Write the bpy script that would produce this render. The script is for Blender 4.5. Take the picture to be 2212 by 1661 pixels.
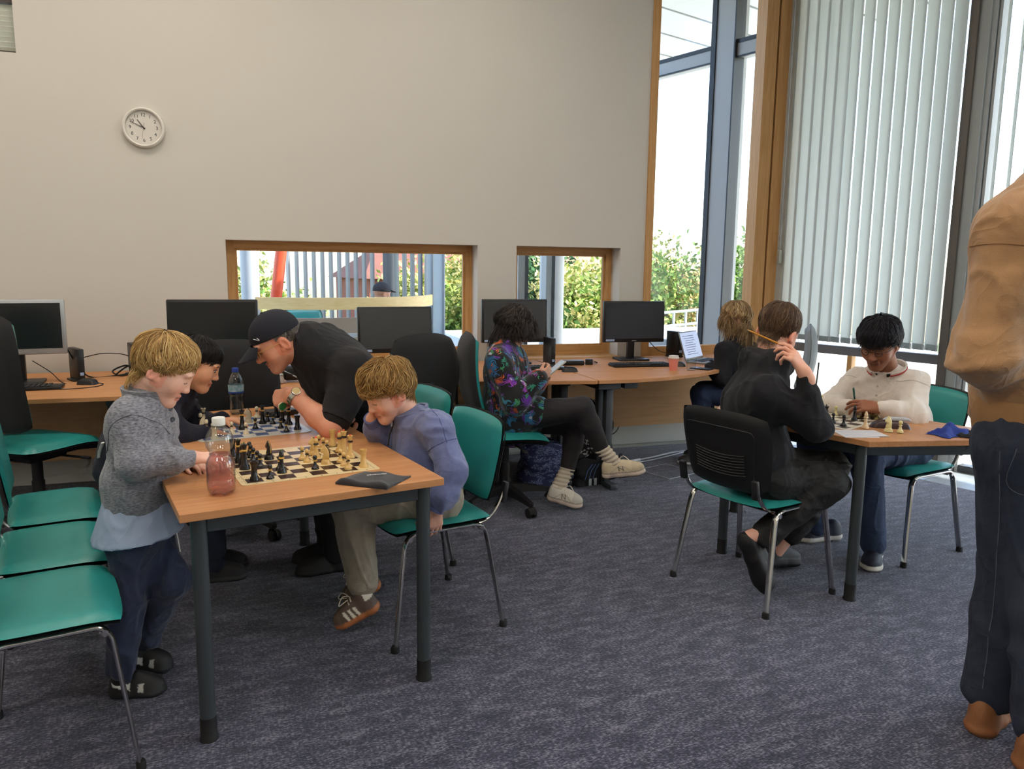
import bpy, bmesh, math, random
import numpy as np
from mathutils import Vector, Matrix, Quaternion

for o in list(bpy.data.objects): bpy.data.objects.remove(o)
SC = bpy.context.scene
COL = SC.collection
PI = math.pi
random.seed(7); RNG = np.random.default_rng(7)

# ------------------------------------------------------------------ camera
CAM_H = 1.4143
YAW, PITCH, ROLL, FPX = math.radians(19.006), math.radians(8.543), math.radians(0.685), 1649.69
cam_d = bpy.data.cameras.new('camera'); cam = bpy.data.objects.new('camera', cam_d); COL.objects.link(cam)
_F = Vector((math.sin(YAW)*math.cos(PITCH), math.cos(YAW)*math.cos(PITCH), -math.sin(PITCH)))
_R0 = Vector((math.cos(YAW), -math.sin(YAW), 0)); _U0 = _R0.cross(_F)
_R = _R0*math.cos(ROLL) + _U0*math.sin(ROLL); _U = -_R0*math.sin(ROLL) + _U0*math.cos(ROLL)
cam.matrix_world = Matrix(((_R.x,_U.x,-_F.x,0),(_R.y,_U.y,-_F.y,0),(_R.z,_U.z,-_F.z,CAM_H),(0,0,0,1)))
cam_d.sensor_width = 36; cam_d.lens = FPX/2212*36; cam_d.clip_end = 500; cam_d.clip_start = 0.05
SC.camera = cam

# ------------------------------------------------------------------ sky, sun, exposure
W = bpy.data.worlds.new('world'); SC.world = W; W.use_nodes = True
_nt = W.node_tree; _bg = _nt.nodes['Background']
_sky = _nt.nodes.new('ShaderNodeTexSky'); _sky.sky_type = 'NISHITA'; _sky.sun_disc = False
_sky.sun_elevation = math.radians(48); _sky.sun_rotation = math.radians(112); _sky.altitude = 20
_sky.air_density = 1.0; _sky.dust_density = 1.4; _sky.ozone_density = 1.0
_nt.links.new(_sky.outputs[0], _bg.inputs[0]); _bg.inputs[1].default_value = 0.47
sun_d = bpy.data.lights.new('sun', 'SUN'); sun_d.energy = 7.5; sun_d.angle = math.radians(0.6); sun_d.color = (1.0, .95, .86)
sun = bpy.data.objects.new('sun', sun_d); COL.objects.link(sun)
sun.rotation_euler = Vector((-0.75, 0.32, -0.80)).to_track_quat('-Z', 'Y').to_euler()   # light travels this way
vs = SC.view_settings
vs.view_transform = 'Standard'; vs.look = 'None'; vs.gamma = 1; vs.exposure = 0.72; vs.use_curve_mapping = False
SC.cycles.use_denoising = True
SC.cycles.max_bounces = 6; SC.cycles.diffuse_bounces = 3; SC.cycles.glossy_bounces = 2; SC.cycles.transmission_bounces = 4; SC.cycles.transparent_max_bounces = 14
SC.cycles.use_adaptive_sampling = True; SC.cycles.adaptive_threshold = 0.07; SC.cycles.adaptive_min_samples = 12
SC.cycles.caustics_reflective = False; SC.cycles.caustics_refractive = False; SC.cycles.sample_clamp_indirect = 6
LAMP_W = 8.2                                        # watts of each ceiling panel
LAMP_COL = (1.0, .93, .85)

# ------------------------------------------------------------------ object helpers
def link(name, me, m=None, parent=None):
    o = bpy.data.objects.new(name, me); COL.objects.link(o)
    if m is not None:
        for mm in (m if isinstance(m, (list, tuple)) else [m]): me.materials.append(mm)
    if parent is not None: o.parent = parent
    return o
def tag(o, label=None, cat=None, group=None, kind=None):
    if label: o['label'] = label
    if cat: o['category'] = cat
    if group: o['group'] = group
    if kind: o['kind'] = kind
    return o
def thing(name, label, cat, loc=(0,0,0), rz=0.0, group=None):
    o = bpy.data.objects.new(name, None); COL.objects.link(o); o.empty_display_size = .05
    o.location = loc; o.rotation_euler = (0,0,rz)
    return tag(o, label, cat, group)
def copy_tree(o, parent=None):
    c = o.copy(); COL.objects.link(c)
    if parent is not None: c.parent = parent
    for ch in list(o.children): copy_tree(ch, c)
    return c
def struct(o): o['kind'] = 'structure'; return o
def finish(me, smooth=True, angle=40):
    if smooth:
        me.polygons.foreach_set('use_smooth', [True]*len(me.polygons))
        if angle < 179: me.set_sharp_from_angle(angle=math.radians(angle))
    me.update(); return me

class MB:
    """collects shapes; build() links them as one mesh object"""
    def __init__(s): s.v=[]; s.f=[]; s.mi=[]; s.cur=0
    def add(s, v, f):
        n=len(s.v); s.v += [tuple(x) for x in v]; s.f += [tuple(i+n for i in q) for q in f]; s.mi += [s.cur]*len(f); return s
    def mat(s, i): s.cur=i; return s
    def box(s, c, size, rot=None):
        hx,hy,hz=size[0]/2,size[1]/2,size[2]/2
        v=[Vector((x,y,z)) for x in(-hx,hx) for y in(-hy,hy) for z in(-hz,hz)]
        if rot is not None: v=[rot@q for q in v]
        c=Vector(c); return s.add([q+c for q in v],[(0,1,3,2),(4,6,7,5),(0,4,5,1),(2,3,7,6),(0,2,6,4),(1,5,7,3)])
    def b2(s, lo, hi): return s.box([(a+b)/2 for a,b in zip(lo,hi)],[b-a for a,b in zip(lo,hi)])
    def rbox(s, c, size, r=.01, seg=2, rot=None):
        bm=bmesh.new(); bmesh.ops.create_cube(bm,size=1)
        for q in bm.verts: q.co=Vector((q.co.x*size[0],q.co.y*size[1],q.co.z*size[2]))
        bmesh.ops.bevel(bm,geom=list(bm.edges),offset=min(r,min(size)*.49),segments=seg,profile=.5,affect='EDGES')
        c=Vector(c); bm.verts.index_update()
        v=[((rot@q.co) if rot is not None else q.co)+c for q in bm.verts]; f=[[q.index for q in p.verts] for p in bm.faces]; bm.free()
        return s.add(v,f)
    def tube(s, pts, r, n=10, cap=True, flat=None, closed=False):
        """tube along pts; r number or list; flat=(a,b) gives an oval with half axes a,b (a along the horizontal normal)"""
        P=[Vector(q) for q in pts]; m=len(P); R=r if isinstance(r,(list,tuple)) else [r]*m
        T=[]
        for i in range(m):
            a=P[(i-1)%m] if (closed or i>0) else P[0]; b=P[(i+1)%m] if (closed or i<m-1) else P[-1]
            t=(b-a); T.append(t.normalized() if t.length>1e-9 else Vector((0,0,1)))
        ref=Vector((0,0,1)) if abs(T[0].z)<.9 else Vector((1,0,0))
        u=T[0].cross(ref).normalized(); v=[]
        for i in range(m):
            u=(u-T[i]*u.dot(T[i])).normalized(); w=T[i].cross(u)
            for k in range(n):
                an=2*PI*k/n; ca,sa=math.cos(an),math.sin(an)
                if flat: q=P[i]+u*ca*flat[0]+w*sa*flat[1]
                else: q=P[i]+(u*ca+w*sa)*R[i]
                v.append(q)
        f=[]
        for i in range(m if closed else m-1):
            j=(i+1)%m
            for k in range(n): f.append((i*n+k,i*n+(k+1)%n,j*n+(k+1)%n,j*n+k))
        if cap and not closed: f.append(tuple(range(n))[::-1]); f.append(tuple((m-1)*n+k for k in range(n)))
        return s.add(v,f)
    def cyl(s, a, b, r, r2=None, n=16): return s.tube([a,b],[r,r if r2 is None else r2],n)
    def lathe(s, prof, n=20, c=(0,0,0), cap=True, sx=1, sy=1, M=None):
        v=[];f=[];m=len(prof); c=Vector(c)
        for (r,z) in prof:
            for k in range(n):
                a=2*PI*k/n; q=Vector((r*math.cos(a)*sx,r*math.sin(a)*sy,z)); v.append((M@q if M is not None else q)+c)
        for i in range(m-1):
            for k in range(n): f.append((i*n+k,i*n+(k+1)%n,(i+1)*n+(k+1)%n,(i+1)*n+k))
        if cap: f.append(tuple(range(n))[::-1]); f.append(tuple((m-1)*n+k for k in range(n)))
        return s.add(v,f)
    def prism(s, outline, z0, z1, M=None):
        """outline 2D ccw extruded z0..z1"""
        n=len(outline); v=[Vector((x,y,z0)) for x,y in outline]+[Vector((x,y,z1)) for x,y in outline]
        if M is not None: v=[M@q for q in v]
        f=[tuple(range(n))[::-1],tuple(range(n,2*n))]+[(i,(i+1)%n,n+(i+1)%n,n+i) for i in range(n)]
        return s.add(v,f)
    def mesh(s, name='m', smooth=True, angle=40):
        me=bpy.data.meshes.new(name); me.from_pydata([tuple(q) for q in s.v],[],s.f)
        if any(s.mi): me.polygons.foreach_set('material_index', s.mi)
        return finish(me, smooth, angle)
    def build(s, name, m, parent=None, smooth=True, angle=40): return link(name, s.mesh(name,smooth,angle), m, parent)

def arc(c, r, a0, a1, n, plane='yz'):
    out=[]
    for i in range(n+1):
        a=a0+(a1-a0)*i/n; x,y=r*math.cos(a),r*math.sin(a)
        out.append((c[0],c[1]+x,c[2]+y) if plane=='yz' else (c[0]+x,c[1]+y,c[2]) if plane=='xy' else (c[0]+x,c[1],c[2]+y))
    return out
def fillet(pts, r, n=5):
    """round the corners of a polyline"""
    P=[Vector(q) for q in pts]; out=[P[0]]
    for i in range(1,len(P)-1):
        a=(P[i-1]-P[i]); b=(P[i+1]-P[i]); d=min(r,a.length*.49,b.length*.49); a=P[i]+a.normalized()*d; b=P[i]+b.normalized()*d
        for k in range(n+1):
            t=k/n; out.append(a*(1-t)**2+P[i]*2*t*(1-t)+b*t*t)
    out.append(P[-1]); return out
def spline(pts, n=6):
    P=[Vector(q) for q in pts]; out=[]
    for i in range(len(P)-1):
        p0=P[max(i-1,0)];p1=P[i];p2=P[i+1];p3=P[min(i+2,len(P)-1)]
        for k in range(n):
            t=k/n; out.append(.5*((2*p1)+(p2-p0)*t+(2*p0-5*p1+4*p2-p3)*t*t+(3*p1-p0-3*p2+p3)*t**3))
    out.append(P[-1]); return out

# ------------------------------------------------------------------ materials
def lin(c): return tuple(((x/255)/12.92 if x/255<=.04045 else ((x/255+.055)/1.055)**2.4) for x in c)
MATS={}
def mat(name, rgb=(128,128,128), rough=.5, metal=0.0, spec=.5, bump=0, bscale=200, var=0, vscale=8, sheen=0, attr=None, trans=0, stretch=(1,1,1), coat=0, dark=None, coord='Object', fold=0, fscale=16):
    if name in MATS: return MATS[name]
    m=bpy.data.materials.new(name); m.use_nodes=True; MATS[name]=m; nt=m.node_tree; b=nt.nodes['Principled BSDF']
    c=(*lin(rgb),1); b.inputs['Base Color'].default_value=c; b.inputs['Roughness'].default_value=rough; b.inputs['Metallic'].default_value=metal
    b.inputs['Specular IOR Level'].default_value=spec
    if sheen: b.inputs['Sheen Weight'].default_value=sheen; b.inputs['Sheen Roughness'].default_value=.5
    if coat: b.inputs['Coat Weight'].default_value=coat; b.inputs['Coat Roughness'].default_value=.1
    if trans: b.inputs['Transmission Weight'].default_value=trans
    N=nt.nodes.new; L=nt.links.new
    if bump or var or fold:
        tc=N('ShaderNodeTexCoord'); mp=N('ShaderNodeMapping'); mp.inputs['Scale'].default_value=stretch; L(tc.outputs[coord],mp.inputs[0])
    src=None
    if attr:
        at=N('ShaderNodeVertexColor'); at.layer_name=attr; src=at.outputs[0]
    if var:
        nz=N('ShaderNodeTexNoise'); nz.inputs['Scale'].default_value=vscale; nz.inputs['Detail'].default_value=5; L(mp.outputs[0],nz.inputs[0])
        rp=N('ShaderNodeMapRange'); rp.inputs[1].default_value=.3; rp.inputs[2].default_value=.7; L(nz.outputs[0],rp.inputs[0])
        mx=N('ShaderNodeMix'); mx.data_type='RGBA'; L(rp.outputs[0],mx.inputs[0])
        if src is not None:
            d=N('ShaderNodeMix'); d.data_type='RGBA'; d.blend_type='MULTIPLY'; d.inputs[0].default_value=1; L(src,d.inputs[6]); d.inputs[7].default_value=(1-var,1-var,1-var,1)
            L(d.outputs[2],mx.inputs[6]); L(src,mx.inputs[7])
        else:
            dk=lin(dark) if dark else tuple(x*(1-var) for x in c[:3])
            mx.inputs[6].default_value=(*dk,1); mx.inputs[7].default_value=c
        src=mx.outputs[2]
    if src is not None: L(src,b.inputs['Base Color'])
    if bump:
        n2=N('ShaderNodeTexNoise'); n2.inputs['Scale'].default_value=bscale; n2.inputs['Detail'].default_value=3; L(mp.outputs[0],n2.inputs[0])
        bp=N('ShaderNodeBump'); bp.inputs['Strength'].default_value=bump; bp.inputs['Distance'].default_value=.004; L(n2.outputs[0],bp.inputs['Height']); L(bp.outputs[0],b.inputs['Normal'])
    if fold:
        nf=N('ShaderNodeTexNoise'); nf.inputs['Scale'].default_value=fscale; nf.inputs['Detail'].default_value=1.5; nf.inputs['Distortion'].default_value=1.2; L(tc.outputs[coord],nf.inputs[0])
        af=N('ShaderNodeMath'); af.operation='SUBTRACT'; L(nf.outputs[0],af.inputs[0]); af.inputs[1].default_value=.5; ab=N('ShaderNodeMath'); ab.operation='ABSOLUTE'; L(af.outputs[0],ab.inputs[0]); pf=N('ShaderNodeMath'); pf.operation='POWER'; L(ab.outputs[0],pf.inputs[0]); pf.inputs[1].default_value=.6
        bf=N('ShaderNodeBump'); bf.inputs['Strength'].default_value=fold; bf.inputs['Distance'].default_value=.03; bf.invert=True; L(pf.outputs[0],bf.inputs['Height'])
        if bump: L(bf.outputs[0],bp.inputs['Normal'])
        else: L(bf.outputs[0],b.inputs['Normal'])
    return m
def emit(name, rgb, s):
    m=bpy.data.materials.new(name); m.use_nodes=True; MATS[name]=m; b=m.node_tree.nodes['Principled BSDF']
    b.inputs['Base Color'].default_value=(*lin(rgb),1); b.inputs['Emission Color'].default_value=(*lin(rgb),1); b.inputs['Emission Strength'].default_value=s; return m
def glass_thin(name, tint=(251,253,253), refl=.06, pwr=2.6):
    m=bpy.data.materials.new(name); m.use_nodes=True; MATS[name]=m; nt=m.node_tree; nt.nodes.remove(nt.nodes['Principled BSDF'])
    N=nt.nodes.new; L=nt.links.new; out=nt.nodes['Material Output']
    t=N('ShaderNodeBsdfTransparent'); t.inputs[0].default_value=(*lin(tint),1); g=N('ShaderNodeBsdfGlossy'); g.inputs['Roughness'].default_value=.02
    lw=N('ShaderNodeLayerWeight'); lw.inputs[0].default_value=.5; pw=N('ShaderNodeMath'); pw.operation='POWER'; L(lw.outputs['Facing'],pw.inputs[0]); pw.inputs[1].default_value=pwr; fr=N('ShaderNodeMath'); fr.operation='MULTIPLY_ADD'; L(pw.outputs[0],fr.inputs[0]); fr.inputs[1].default_value=.6; fr.inputs[2].default_value=refl*.5; mx=N('ShaderNodeMixShader'); L(fr.outputs[0],mx.inputs[0]); L(t.outputs[0],mx.inputs[1]); L(g.outputs[0],mx.inputs[2]); L(mx.outputs[0],out.inputs[0]); return m
def wood(name, c1, c2, sc=(1.2,14,14), rough=.42, coat=0.04, nscale=3.0):
    m=bpy.data.materials.new(name); m.use_nodes=True; MATS[name]=m; nt=m.node_tree; b=nt.nodes['Principled BSDF']; N=nt.nodes.new; L=nt.links.new
    tc=N('ShaderNodeTexCoord'); mp=N('ShaderNodeMapping'); mp.inputs['Scale'].default_value=sc; L(tc.outputs['Object'],mp.inputs[0])
    nz=N('ShaderNodeTexNoise'); nz.inputs['Scale'].default_value=nscale; nz.inputs['Detail'].default_value=8; nz.inputs['Roughness'].default_value=.65; nz.inputs['Distortion'].default_value=.6; L(mp.outputs[0],nz.inputs[0])
    cr=N('ShaderNodeValToRGB'); cr.color_ramp.elements[0].position=.32; cr.color_ramp.elements[0].color=(*lin(c1),1); cr.color_ramp.elements[1].position=.68; cr.color_ramp.elements[1].color=(*lin(c2),1); L(nz.outputs[0],cr.inputs[0]); L(cr.outputs[0],b.inputs['Base Color'])
    b.inputs['Roughness'].default_value=rough; b.inputs['Specular IOR Level'].default_value=.35; b.inputs['Coat Weight'].default_value=coat; b.inputs['Coat Roughness'].default_value=.25
    return m

TEAL=mat('teal_vinyl',(40,140,136),.36,bump=.06,bscale=350,var=.12,vscale=5)
BLACKPL=mat('black_plastic',(24,24,26),.5,bump=.05,bscale=500)
BLACKFAB=mat('black_fabric',(26,26,28),.9,bump=.35,bscale=600,sheen=.15)
CHROME=mat('chrome',(205,203,200),.16,metal=1)
DARKTUBE=mat('anthracite_metal',(62,68,72),.42,metal=.25,bump=.03,bscale=800)
RUBBER=mat('black_rubber',(16,16,17),.75)
WALLP=mat('wall_paint',(208,204,196),.75,spec=.25,bump=.03,bscale=260)
WHITEP=mat('white_paint',(226,226,222),.55)
BEECH=wood('beech_laminate',(184,126,80),(204,148,100),(1.0,16,16))
BEECHX=wood('beech_laminate_lengthwise',(178,122,76),(198,142,94),(16,1.0,16))
OAK=wood('oak_frame',(186,138,82),(210,164,110),(20,20,1.0),rough=.45)
OAKH=wood('oak_frame_across',(186,138,82),(210,164,110),(1.0,20,20),rough=.45)
GREYMET=mat('grey_powder_coat',(168,174,176),.45,metal=.2)
DARKMET=mat('dark_grey_metal',(74,78,82),.5,metal=.3)
GLASS=glass_thin('window_glass')
# ================================================================== ROOM SHELL
WY = 5.5536                                         # inner face of the back wall
P0 = Vector((4.37, 5.52, 0)); FD = Vector((0.3134, -0.9496, 0)); FN = Vector((0.9496, 0.3134, 0))   # glazed side wall: origin, run, outward normal
def fw(s, off=0.0, z=0.0): return P0 + FD*s + FN*off + Vector((0,0,z))
FROT = Matrix.Rotation(math.atan2(FD.y, FD.x), 3, 'Z')
ROOM_X0, ROOM_Y0, CEIL = -3.4, -2.6, 4.05
SEND = 8.9
# carpet
def carpet_mat():
    m=bpy.data.materials.new('navy_carpet'); m.use_nodes=True; nt=m.node_tree; b=nt.nodes['Principled BSDF']; N=nt.nodes.new; L=nt.links.new
    tc=N('ShaderNodeTexCoord'); mp=N('ShaderNodeMapping'); mp.inputs['Rotation'].default_value=(0,0,math.radians(-4)); L(tc.outputs['Object'],mp.inputs[0])
    m1=N('ShaderNodeMapping'); m1.inputs['Scale'].default_value=(70,190,1); L(mp.outputs[0],m1.inputs[0])
    n1=N('ShaderNodeTexNoise'); n1.inputs['Scale'].default_value=1; n1.inputs['Detail'].default_value=2; L(m1.outputs[0],n1.inputs[0])
    m2=N('ShaderNodeMapping'); m2.inputs['Scale'].default_value=(9,26,1); L(mp.outputs[0],m2.inputs[0])
    n2=N('ShaderNodeTexNoise'); n2.inputs['Scale'].default_value=1; n2.inputs['Detail'].default_value=4; L(m2.outputs[0],n2.inputs[0])
    m3=N('ShaderNodeMapping'); m3.inputs['Scale'].default_value=(160,40,1); L(mp.outputs[0],m3.inputs[0])
    n3=N('ShaderNodeTexNoise'); n3.inputs['Scale'].default_value=1; n3.inputs['Detail'].default_value=1; L(m3.outputs[0],n3.inputs[0])
    a=N('ShaderNodeMath'); a.operation='MULTIPLY_ADD'; L(n2.outputs[0],a.inputs[0]); a.inputs[1].default_value=.55; L(n1.outputs[0],a.inputs[2])
    a2=N('ShaderNodeMath'); a2.operation='MULTIPLY_ADD'; L(n3.outputs[0],a2.inputs[0]); a2.inputs[1].default_value=.35; L(a.outputs[0],a2.inputs[2])
    cr=N('ShaderNodeValToRGB'); e=cr.color_ramp.elements; e[0].position=.76; e[0].color=(*lin((36,38,54)),1); e[1].position=1.16; e[1].color=(*lin((128,126,140)),1)
    k=cr.color_ramp.elements.new(.93); k.color=(*lin((60,62,82)),1)
    mr=N('ShaderNodeMapRange'); mr.inputs[1].default_value=.6; mr.inputs[2].default_value=1.3; L(a2.outputs[0],mr.inputs[0]); L(mr.outputs[0],cr.inputs[0])
    e[0].position=.25; k.position=.5; cr.color_ramp.elements[2].position=.85
    L(cr.outputs[0],b.inputs['Base Color']); b.inputs['Roughness'].default_value=.95; b.inputs['Specular IOR Level'].default_value=.2
    b.inputs['Sheen Weight'].default_value=.25
    bp=N('ShaderNodeBump'); bp.inputs['Strength'].default_value=.55; bp.inputs['Distance'].default_value=.004; L(a2.outputs[0],bp.inputs['Height']); L(bp.outputs[0],b.inputs['Normal'])
    return m
CARPET=carpet_mat()
TILE_W=.47
a=fw(-.03,-TILE_W); b=fw(SEND,-TILE_W)
mb=MB(); mb.prism([(ROOM_X0,ROOM_Y0),(b.x,b.y),(a.x,a.y),(ROOM_X0,WY+.02)],-.12,0)
floor=struct(mb.build('floor',CARPET,None,False))
# floor tiles along the glass
TILEM=mat('grey_floor_tile',(150,158,164),.45,var=.15,vscale=12,bump=.05)
mb=MB(); q=[fw(-.05,-TILE_W+.002),fw(SEND,-TILE_W+.002),fw(SEND,.1),fw(-.05,.1)]; mb.prism([(v.x,v.y) for v in q],-.12,-.008); sub=mb.build('tile_bed',DARKMET,floor,False)
tme=MB(); tme.rbox((0,0,0),(.494,TILE_W-.012,.012),.002,1); tme=tme.mesh('tile')
for i in range(17):
    o=link('tile',tme,TILEM if not tme.materials else None,floor); c=fw(.25+.5*i,-TILE_W/2,-.0055); o.location=c; o.rotation_euler=(0,0,math.atan2(FD.y,FD.x))
# back wall with its openings
W1=(-.134,1.63,.735,1.593); W2=(1.937,2.813,.735,1.595); W3=(-2.6,-1.27,2.67,3.35); TALL=(3.09,4.03,.70,CEIL)
def wall_cells(xs,zs,holes,y0,y1):
    mb=MB()
    for i in range(len(xs)-1):
        for j in range(len(zs)-1):
            cx,cz=(xs[i]+xs[i+1])/2,(zs[j]+zs[j+1])/2
            if any(h[0]<cx<h[1] and h[2]<cz<h[3] for h in holes): continue
            mb.b2((xs[i],y0,zs[j]),(xs[i+1],y1,zs[j+1]))
    return mb
xs=sorted([ROOM_X0-.2,W3[0],W3[1],W1[0],W1[1],W2[0],W2[1],TALL[0]]); zs=sorted({-.12,W1[2],W1[3],W2[3],W3[2],W3[3],TALL[2],CEIL})
wall_back=struct(wall_cells(xs,zs,[W1,W2,W3,TALL],WY,WY+.30).b2((TALL[0],WY,-.12),(4.34,WY+.12,.675)).build('wall_back',WALLP,None,False))
wall_left=struct(MB().b2((ROOM_X0-.2,ROOM_Y0-.2,-.12),(ROOM_X0,WY+.3,CEIL)).build('wall_left',WALLP,None,False))
wall_rear=struct(MB().b2((ROOM_X0-.2,ROOM_Y0-.2,-.12),(7.2,ROOM_Y0,CEIL)).build('wall_rear',WALLP,None,False))
ceiling=struct(MB().prism([(ROOM_X0-.2,ROOM_Y0-.2),(fw(SEND,.1).x,ROOM_Y0-.2),(fw(-1.9,.1).x,fw(-1.9,.1).y),(TALL[0],fw(-1.9,.1).y),(TALL[0],WY+.3),(ROOM_X0-.2,WY+.3)],CEIL,CEIL+.2).build('ceiling',mat('ceiling_white',(232,230,224),.8),None,False))
# skirting board (pieces) and reveal sills
SKIRT=mat('skirting_paint',(214,212,206),.5)
sk=struct(MB().b2((ROOM_X0,WY-.022,0),(2.395,WY,.152)).b2((2.41,WY-.022,0),(TALL[0]-.02,WY,.152)).b2((2.395,WY-.010,0),(2.41,WY,.152)).b2((TALL[0]-.02,WY-.022,0),(4.30,WY,.152)).build('baseboard_back',SKIRT,None,False))
def wood_window(n,r,inset=.15,fwid=.052,bot=.07,sill=True):
    x0,x1,z0,z1=r; y=WY+inset
    win=struct(MB().b2((x0,y,z0),(x0+fwid,y+.07,z1)).b2((x1-fwid,y,z0),(x1,y+.07,z1)).build('window_%d'%n,OAK,None,False))
    MB().b2((x0+fwid,y,z1-fwid),(x1-fwid,y+.07,z1)).b2((x0+fwid,y,z0),(x1-fwid,y+.07,z0+bot)).build('window_rail',OAKH,win,False)
    b2=.016
    MB().b2((x0+fwid,y+.02,z0+bot),(x0+fwid+b2,y+.05,z1-fwid)).b2((x1-fwid-b2,y+.02,z0+bot),(x1-fwid,y+.05,z1-fwid)).b2((x0+fwid+b2,y+.02,z1-fwid-b2),(x1-fwid-b2,y+.05,z1-fwid)).b2((x0+fwid+b2,y+.02,z0+bot),(x1-fwid-b2,y+.05,z0+bot+b2)).build('window_bead',OAK,win,False)
    MB().b2((x0+fwid+.01,y+.032,z0+bot+.01),(x1-fwid-.01,y+.038,z1-fwid-.01)).build('window_pane',GLASS,win,False)
    if sill: MB().rbox(((x0+x1)/2,WY+.055,z0-.012),(x1-x0+.0,.25,.035),.012,3).build('window_sill',OAKH,win)
    return win
win1=wood_window(1,W1); win2=wood_window(2,W2)
# high window with slatted blind, top left corner
win3=struct(MB().b2((W3[0],WY+.02,W3[2]),(W3[1],WY+.08,W3[2]+.012)).b2((W3[0],WY+.02,2.955),(W3[1],WY+.10,W3[3])).build('window_3',[mat('dark_brown_frame',(66,58,54),.5)],None,False))
MB().b2((W3[0],WY+.13,W3[2]),(W3[1],WY+.136,W3[3])).build('window_pane',GLASS,win3,False)
sl=MB().rbox((0,0,0),(W3[1]-W3[0]-.004,.036,.0022),.001,1,Matrix.Rotation(math.radians(-62),3,'X')).mesh('slat')
BL=mat('blind_slat_cream',(214,216,202),.5)
for i in range(10):
    o=link('slat',sl,BL if not sl.materials else None,win3); o.location=((W3[0]+W3[1])/2,WY+.05,W3[2]+.024+i*.0295)
# tall opening: timber lining, post and trims
tall=struct(MB().b2((TALL[0]-.062,WY-.014,0),(TALL[0]+.0,WY+.31,CEIL)).build('trim_1',OAK,None,False))
win4=struct(MB().b2((TALL[0],WY+.02,.70),(TALL[1],WY+.10,.80)).b2((TALL[0],WY-.03,.675),(TALL[1],WY+.30,.705)).build('window_4',OAKH,None,False))
post=struct(MB().b2((TALL[1],WY-.05,0),(TALL[1]+.115,WY+.08,CEIL)).build('trim_2',OAK,None,False))
MB().b2((TALL[1]+.115,WY-.02,0),(TALL[1]+.135,WY+.2,CEIL)).build('joint',mat('dark_joint',(40,26,14),.8),post,False)
MB().b2((TALL[1]+.135,WY-.05,0),(TALL[1]+.265,WY+.2,CEIL)).build('post_half',OAK,post,False)
MB().b2((TALL[1]+.265,WY-.12,0),(TALL[1]+.335,WY+.0,CEIL)).build('corner_trim',wood('pale_oak',(196,150,84),(214,170,104),(20,20,1)),post,False)
# glazed facade: outer part seen through the tall opening
FAC=mat('facade_aluminium',(170,174,176),.55,metal=.1); FACD=mat('facade_gasket_dark',(58,64,70),.5,metal=.3)
def fbox(mb,s0,s1,o0,o1,z0,z1): return mb.box(fw((s0+s1)/2,(o0+o1)/2,(z0+z1)/2),(s1-s0,o1-o0,z1-z0),FROT)
mb=MB(); fbox(mb,-.80,-.60,-.06,.12,-.12,CEIL); mull=struct(mb.build('window_5',FAC,None,False))
mb=MB(); fbox(mb,-.85,-.80,-.075,-.03,-.12,CEIL); fbox(mb,-.60,-.585,-.075,.06,-.12,CEIL); mb.build('gasket',FACD,mull,False)
mb=MB(); fbox(mb,-2.0,-.85,-.04,.10,3.30,3.42); fbox(mb,-.585,-.02,-.04,.10,3.30,3.42); mb.build('transom',FAC,mull,False)
mb=MB(); fbox(mb,-2.0,-.85,-.045,.0,3.405,3.44); fbox(mb,-.585,-.02,-.045,.0,3.405,3.44); fbox(mb,-2.0,-.85,-.045,-.03,3.285,3.30); fbox(mb,-.585,-.02,-.045,-.03,3.285,3.30); mb.build('transom_gasket',FACD,mull,False)
mb=MB(); fbox(mb,-2.0,-.85,-.02,.06,.62,.74); fbox(mb,-.585,-.02,-.02,.06,.62,.74); mb.build('sill_rail',FAC,mull,False)
for s0,s1 in ((-2.0,-.80),(-.60,-.02)):
    mb=MB(); fbox(mb,s0,s1,.03,.036,.70,3.32); fbox(mb,s0,s1,.03,.036,3.40,CEIL); mb.build('window_pane',GLASS,mull,False)
# glazed facade: the room's side wall
fac=struct(bpy.data.objects.new('window_6',None)); COL.objects.link(fac)
BROWNG=mat('brown_grey_anodised',(104,98,92),.5,metal=.2); PALEG=mat('pale_grey_column',(160,166,166),.5)
mb=MB(); fbox(mb,-.02,1.36,.0,.06,.76,.83); fbox(mb,1.52,SEND,.0,.06,.76,.83); mb.build('mid_rail',mat('mid_rail_grey',(120,116,118),.5,metal=.2),fac,False)
mb=MB(); fbox(mb,-.02,SEND,-.02,.06,0,.05); mb.build('floor_rail',DARKMET,fac,False)
for s in (1.36,3.10,4.9,6.7):
    mb=MB(); fbox(mb,s,s+.055,-.10,.08,0,CEIL); mb.build('column_face',BROWNG,fac,False)
    mb=MB(); fbox(mb,s+.055,s+.12,-.075,.08,0,CEIL); mb.build('column_side',PALEG,fac,False)
    mb=MB(); fbox(mb,s+.12,s+.15,-.05,.08,0,CEIL); fbox(mb,s+.157,s+.175,-.03,.08,0,CEIL); mb.build('column_channel',FAC,fac,False)
for s in (.62,2.3):
    mb=MB(); fbox(mb,s,s+.04,.0,.06,0,.76); mb.build('lower_mullion',OAK if s<1 else FAC,fac,False)
for s0,s1 in ((-.02,1.36),(1.53,3.10),(3.27,4.9),(5.07,6.7),(6.87,SEND)):
    mb=MB(); fbox(mb,s0,s1,.03,.036,.05,.76); fbox(mb,s0,s1,.03,.036,.83,CEIL); mb.build('window_pane',GLASS,fac,False)
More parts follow.
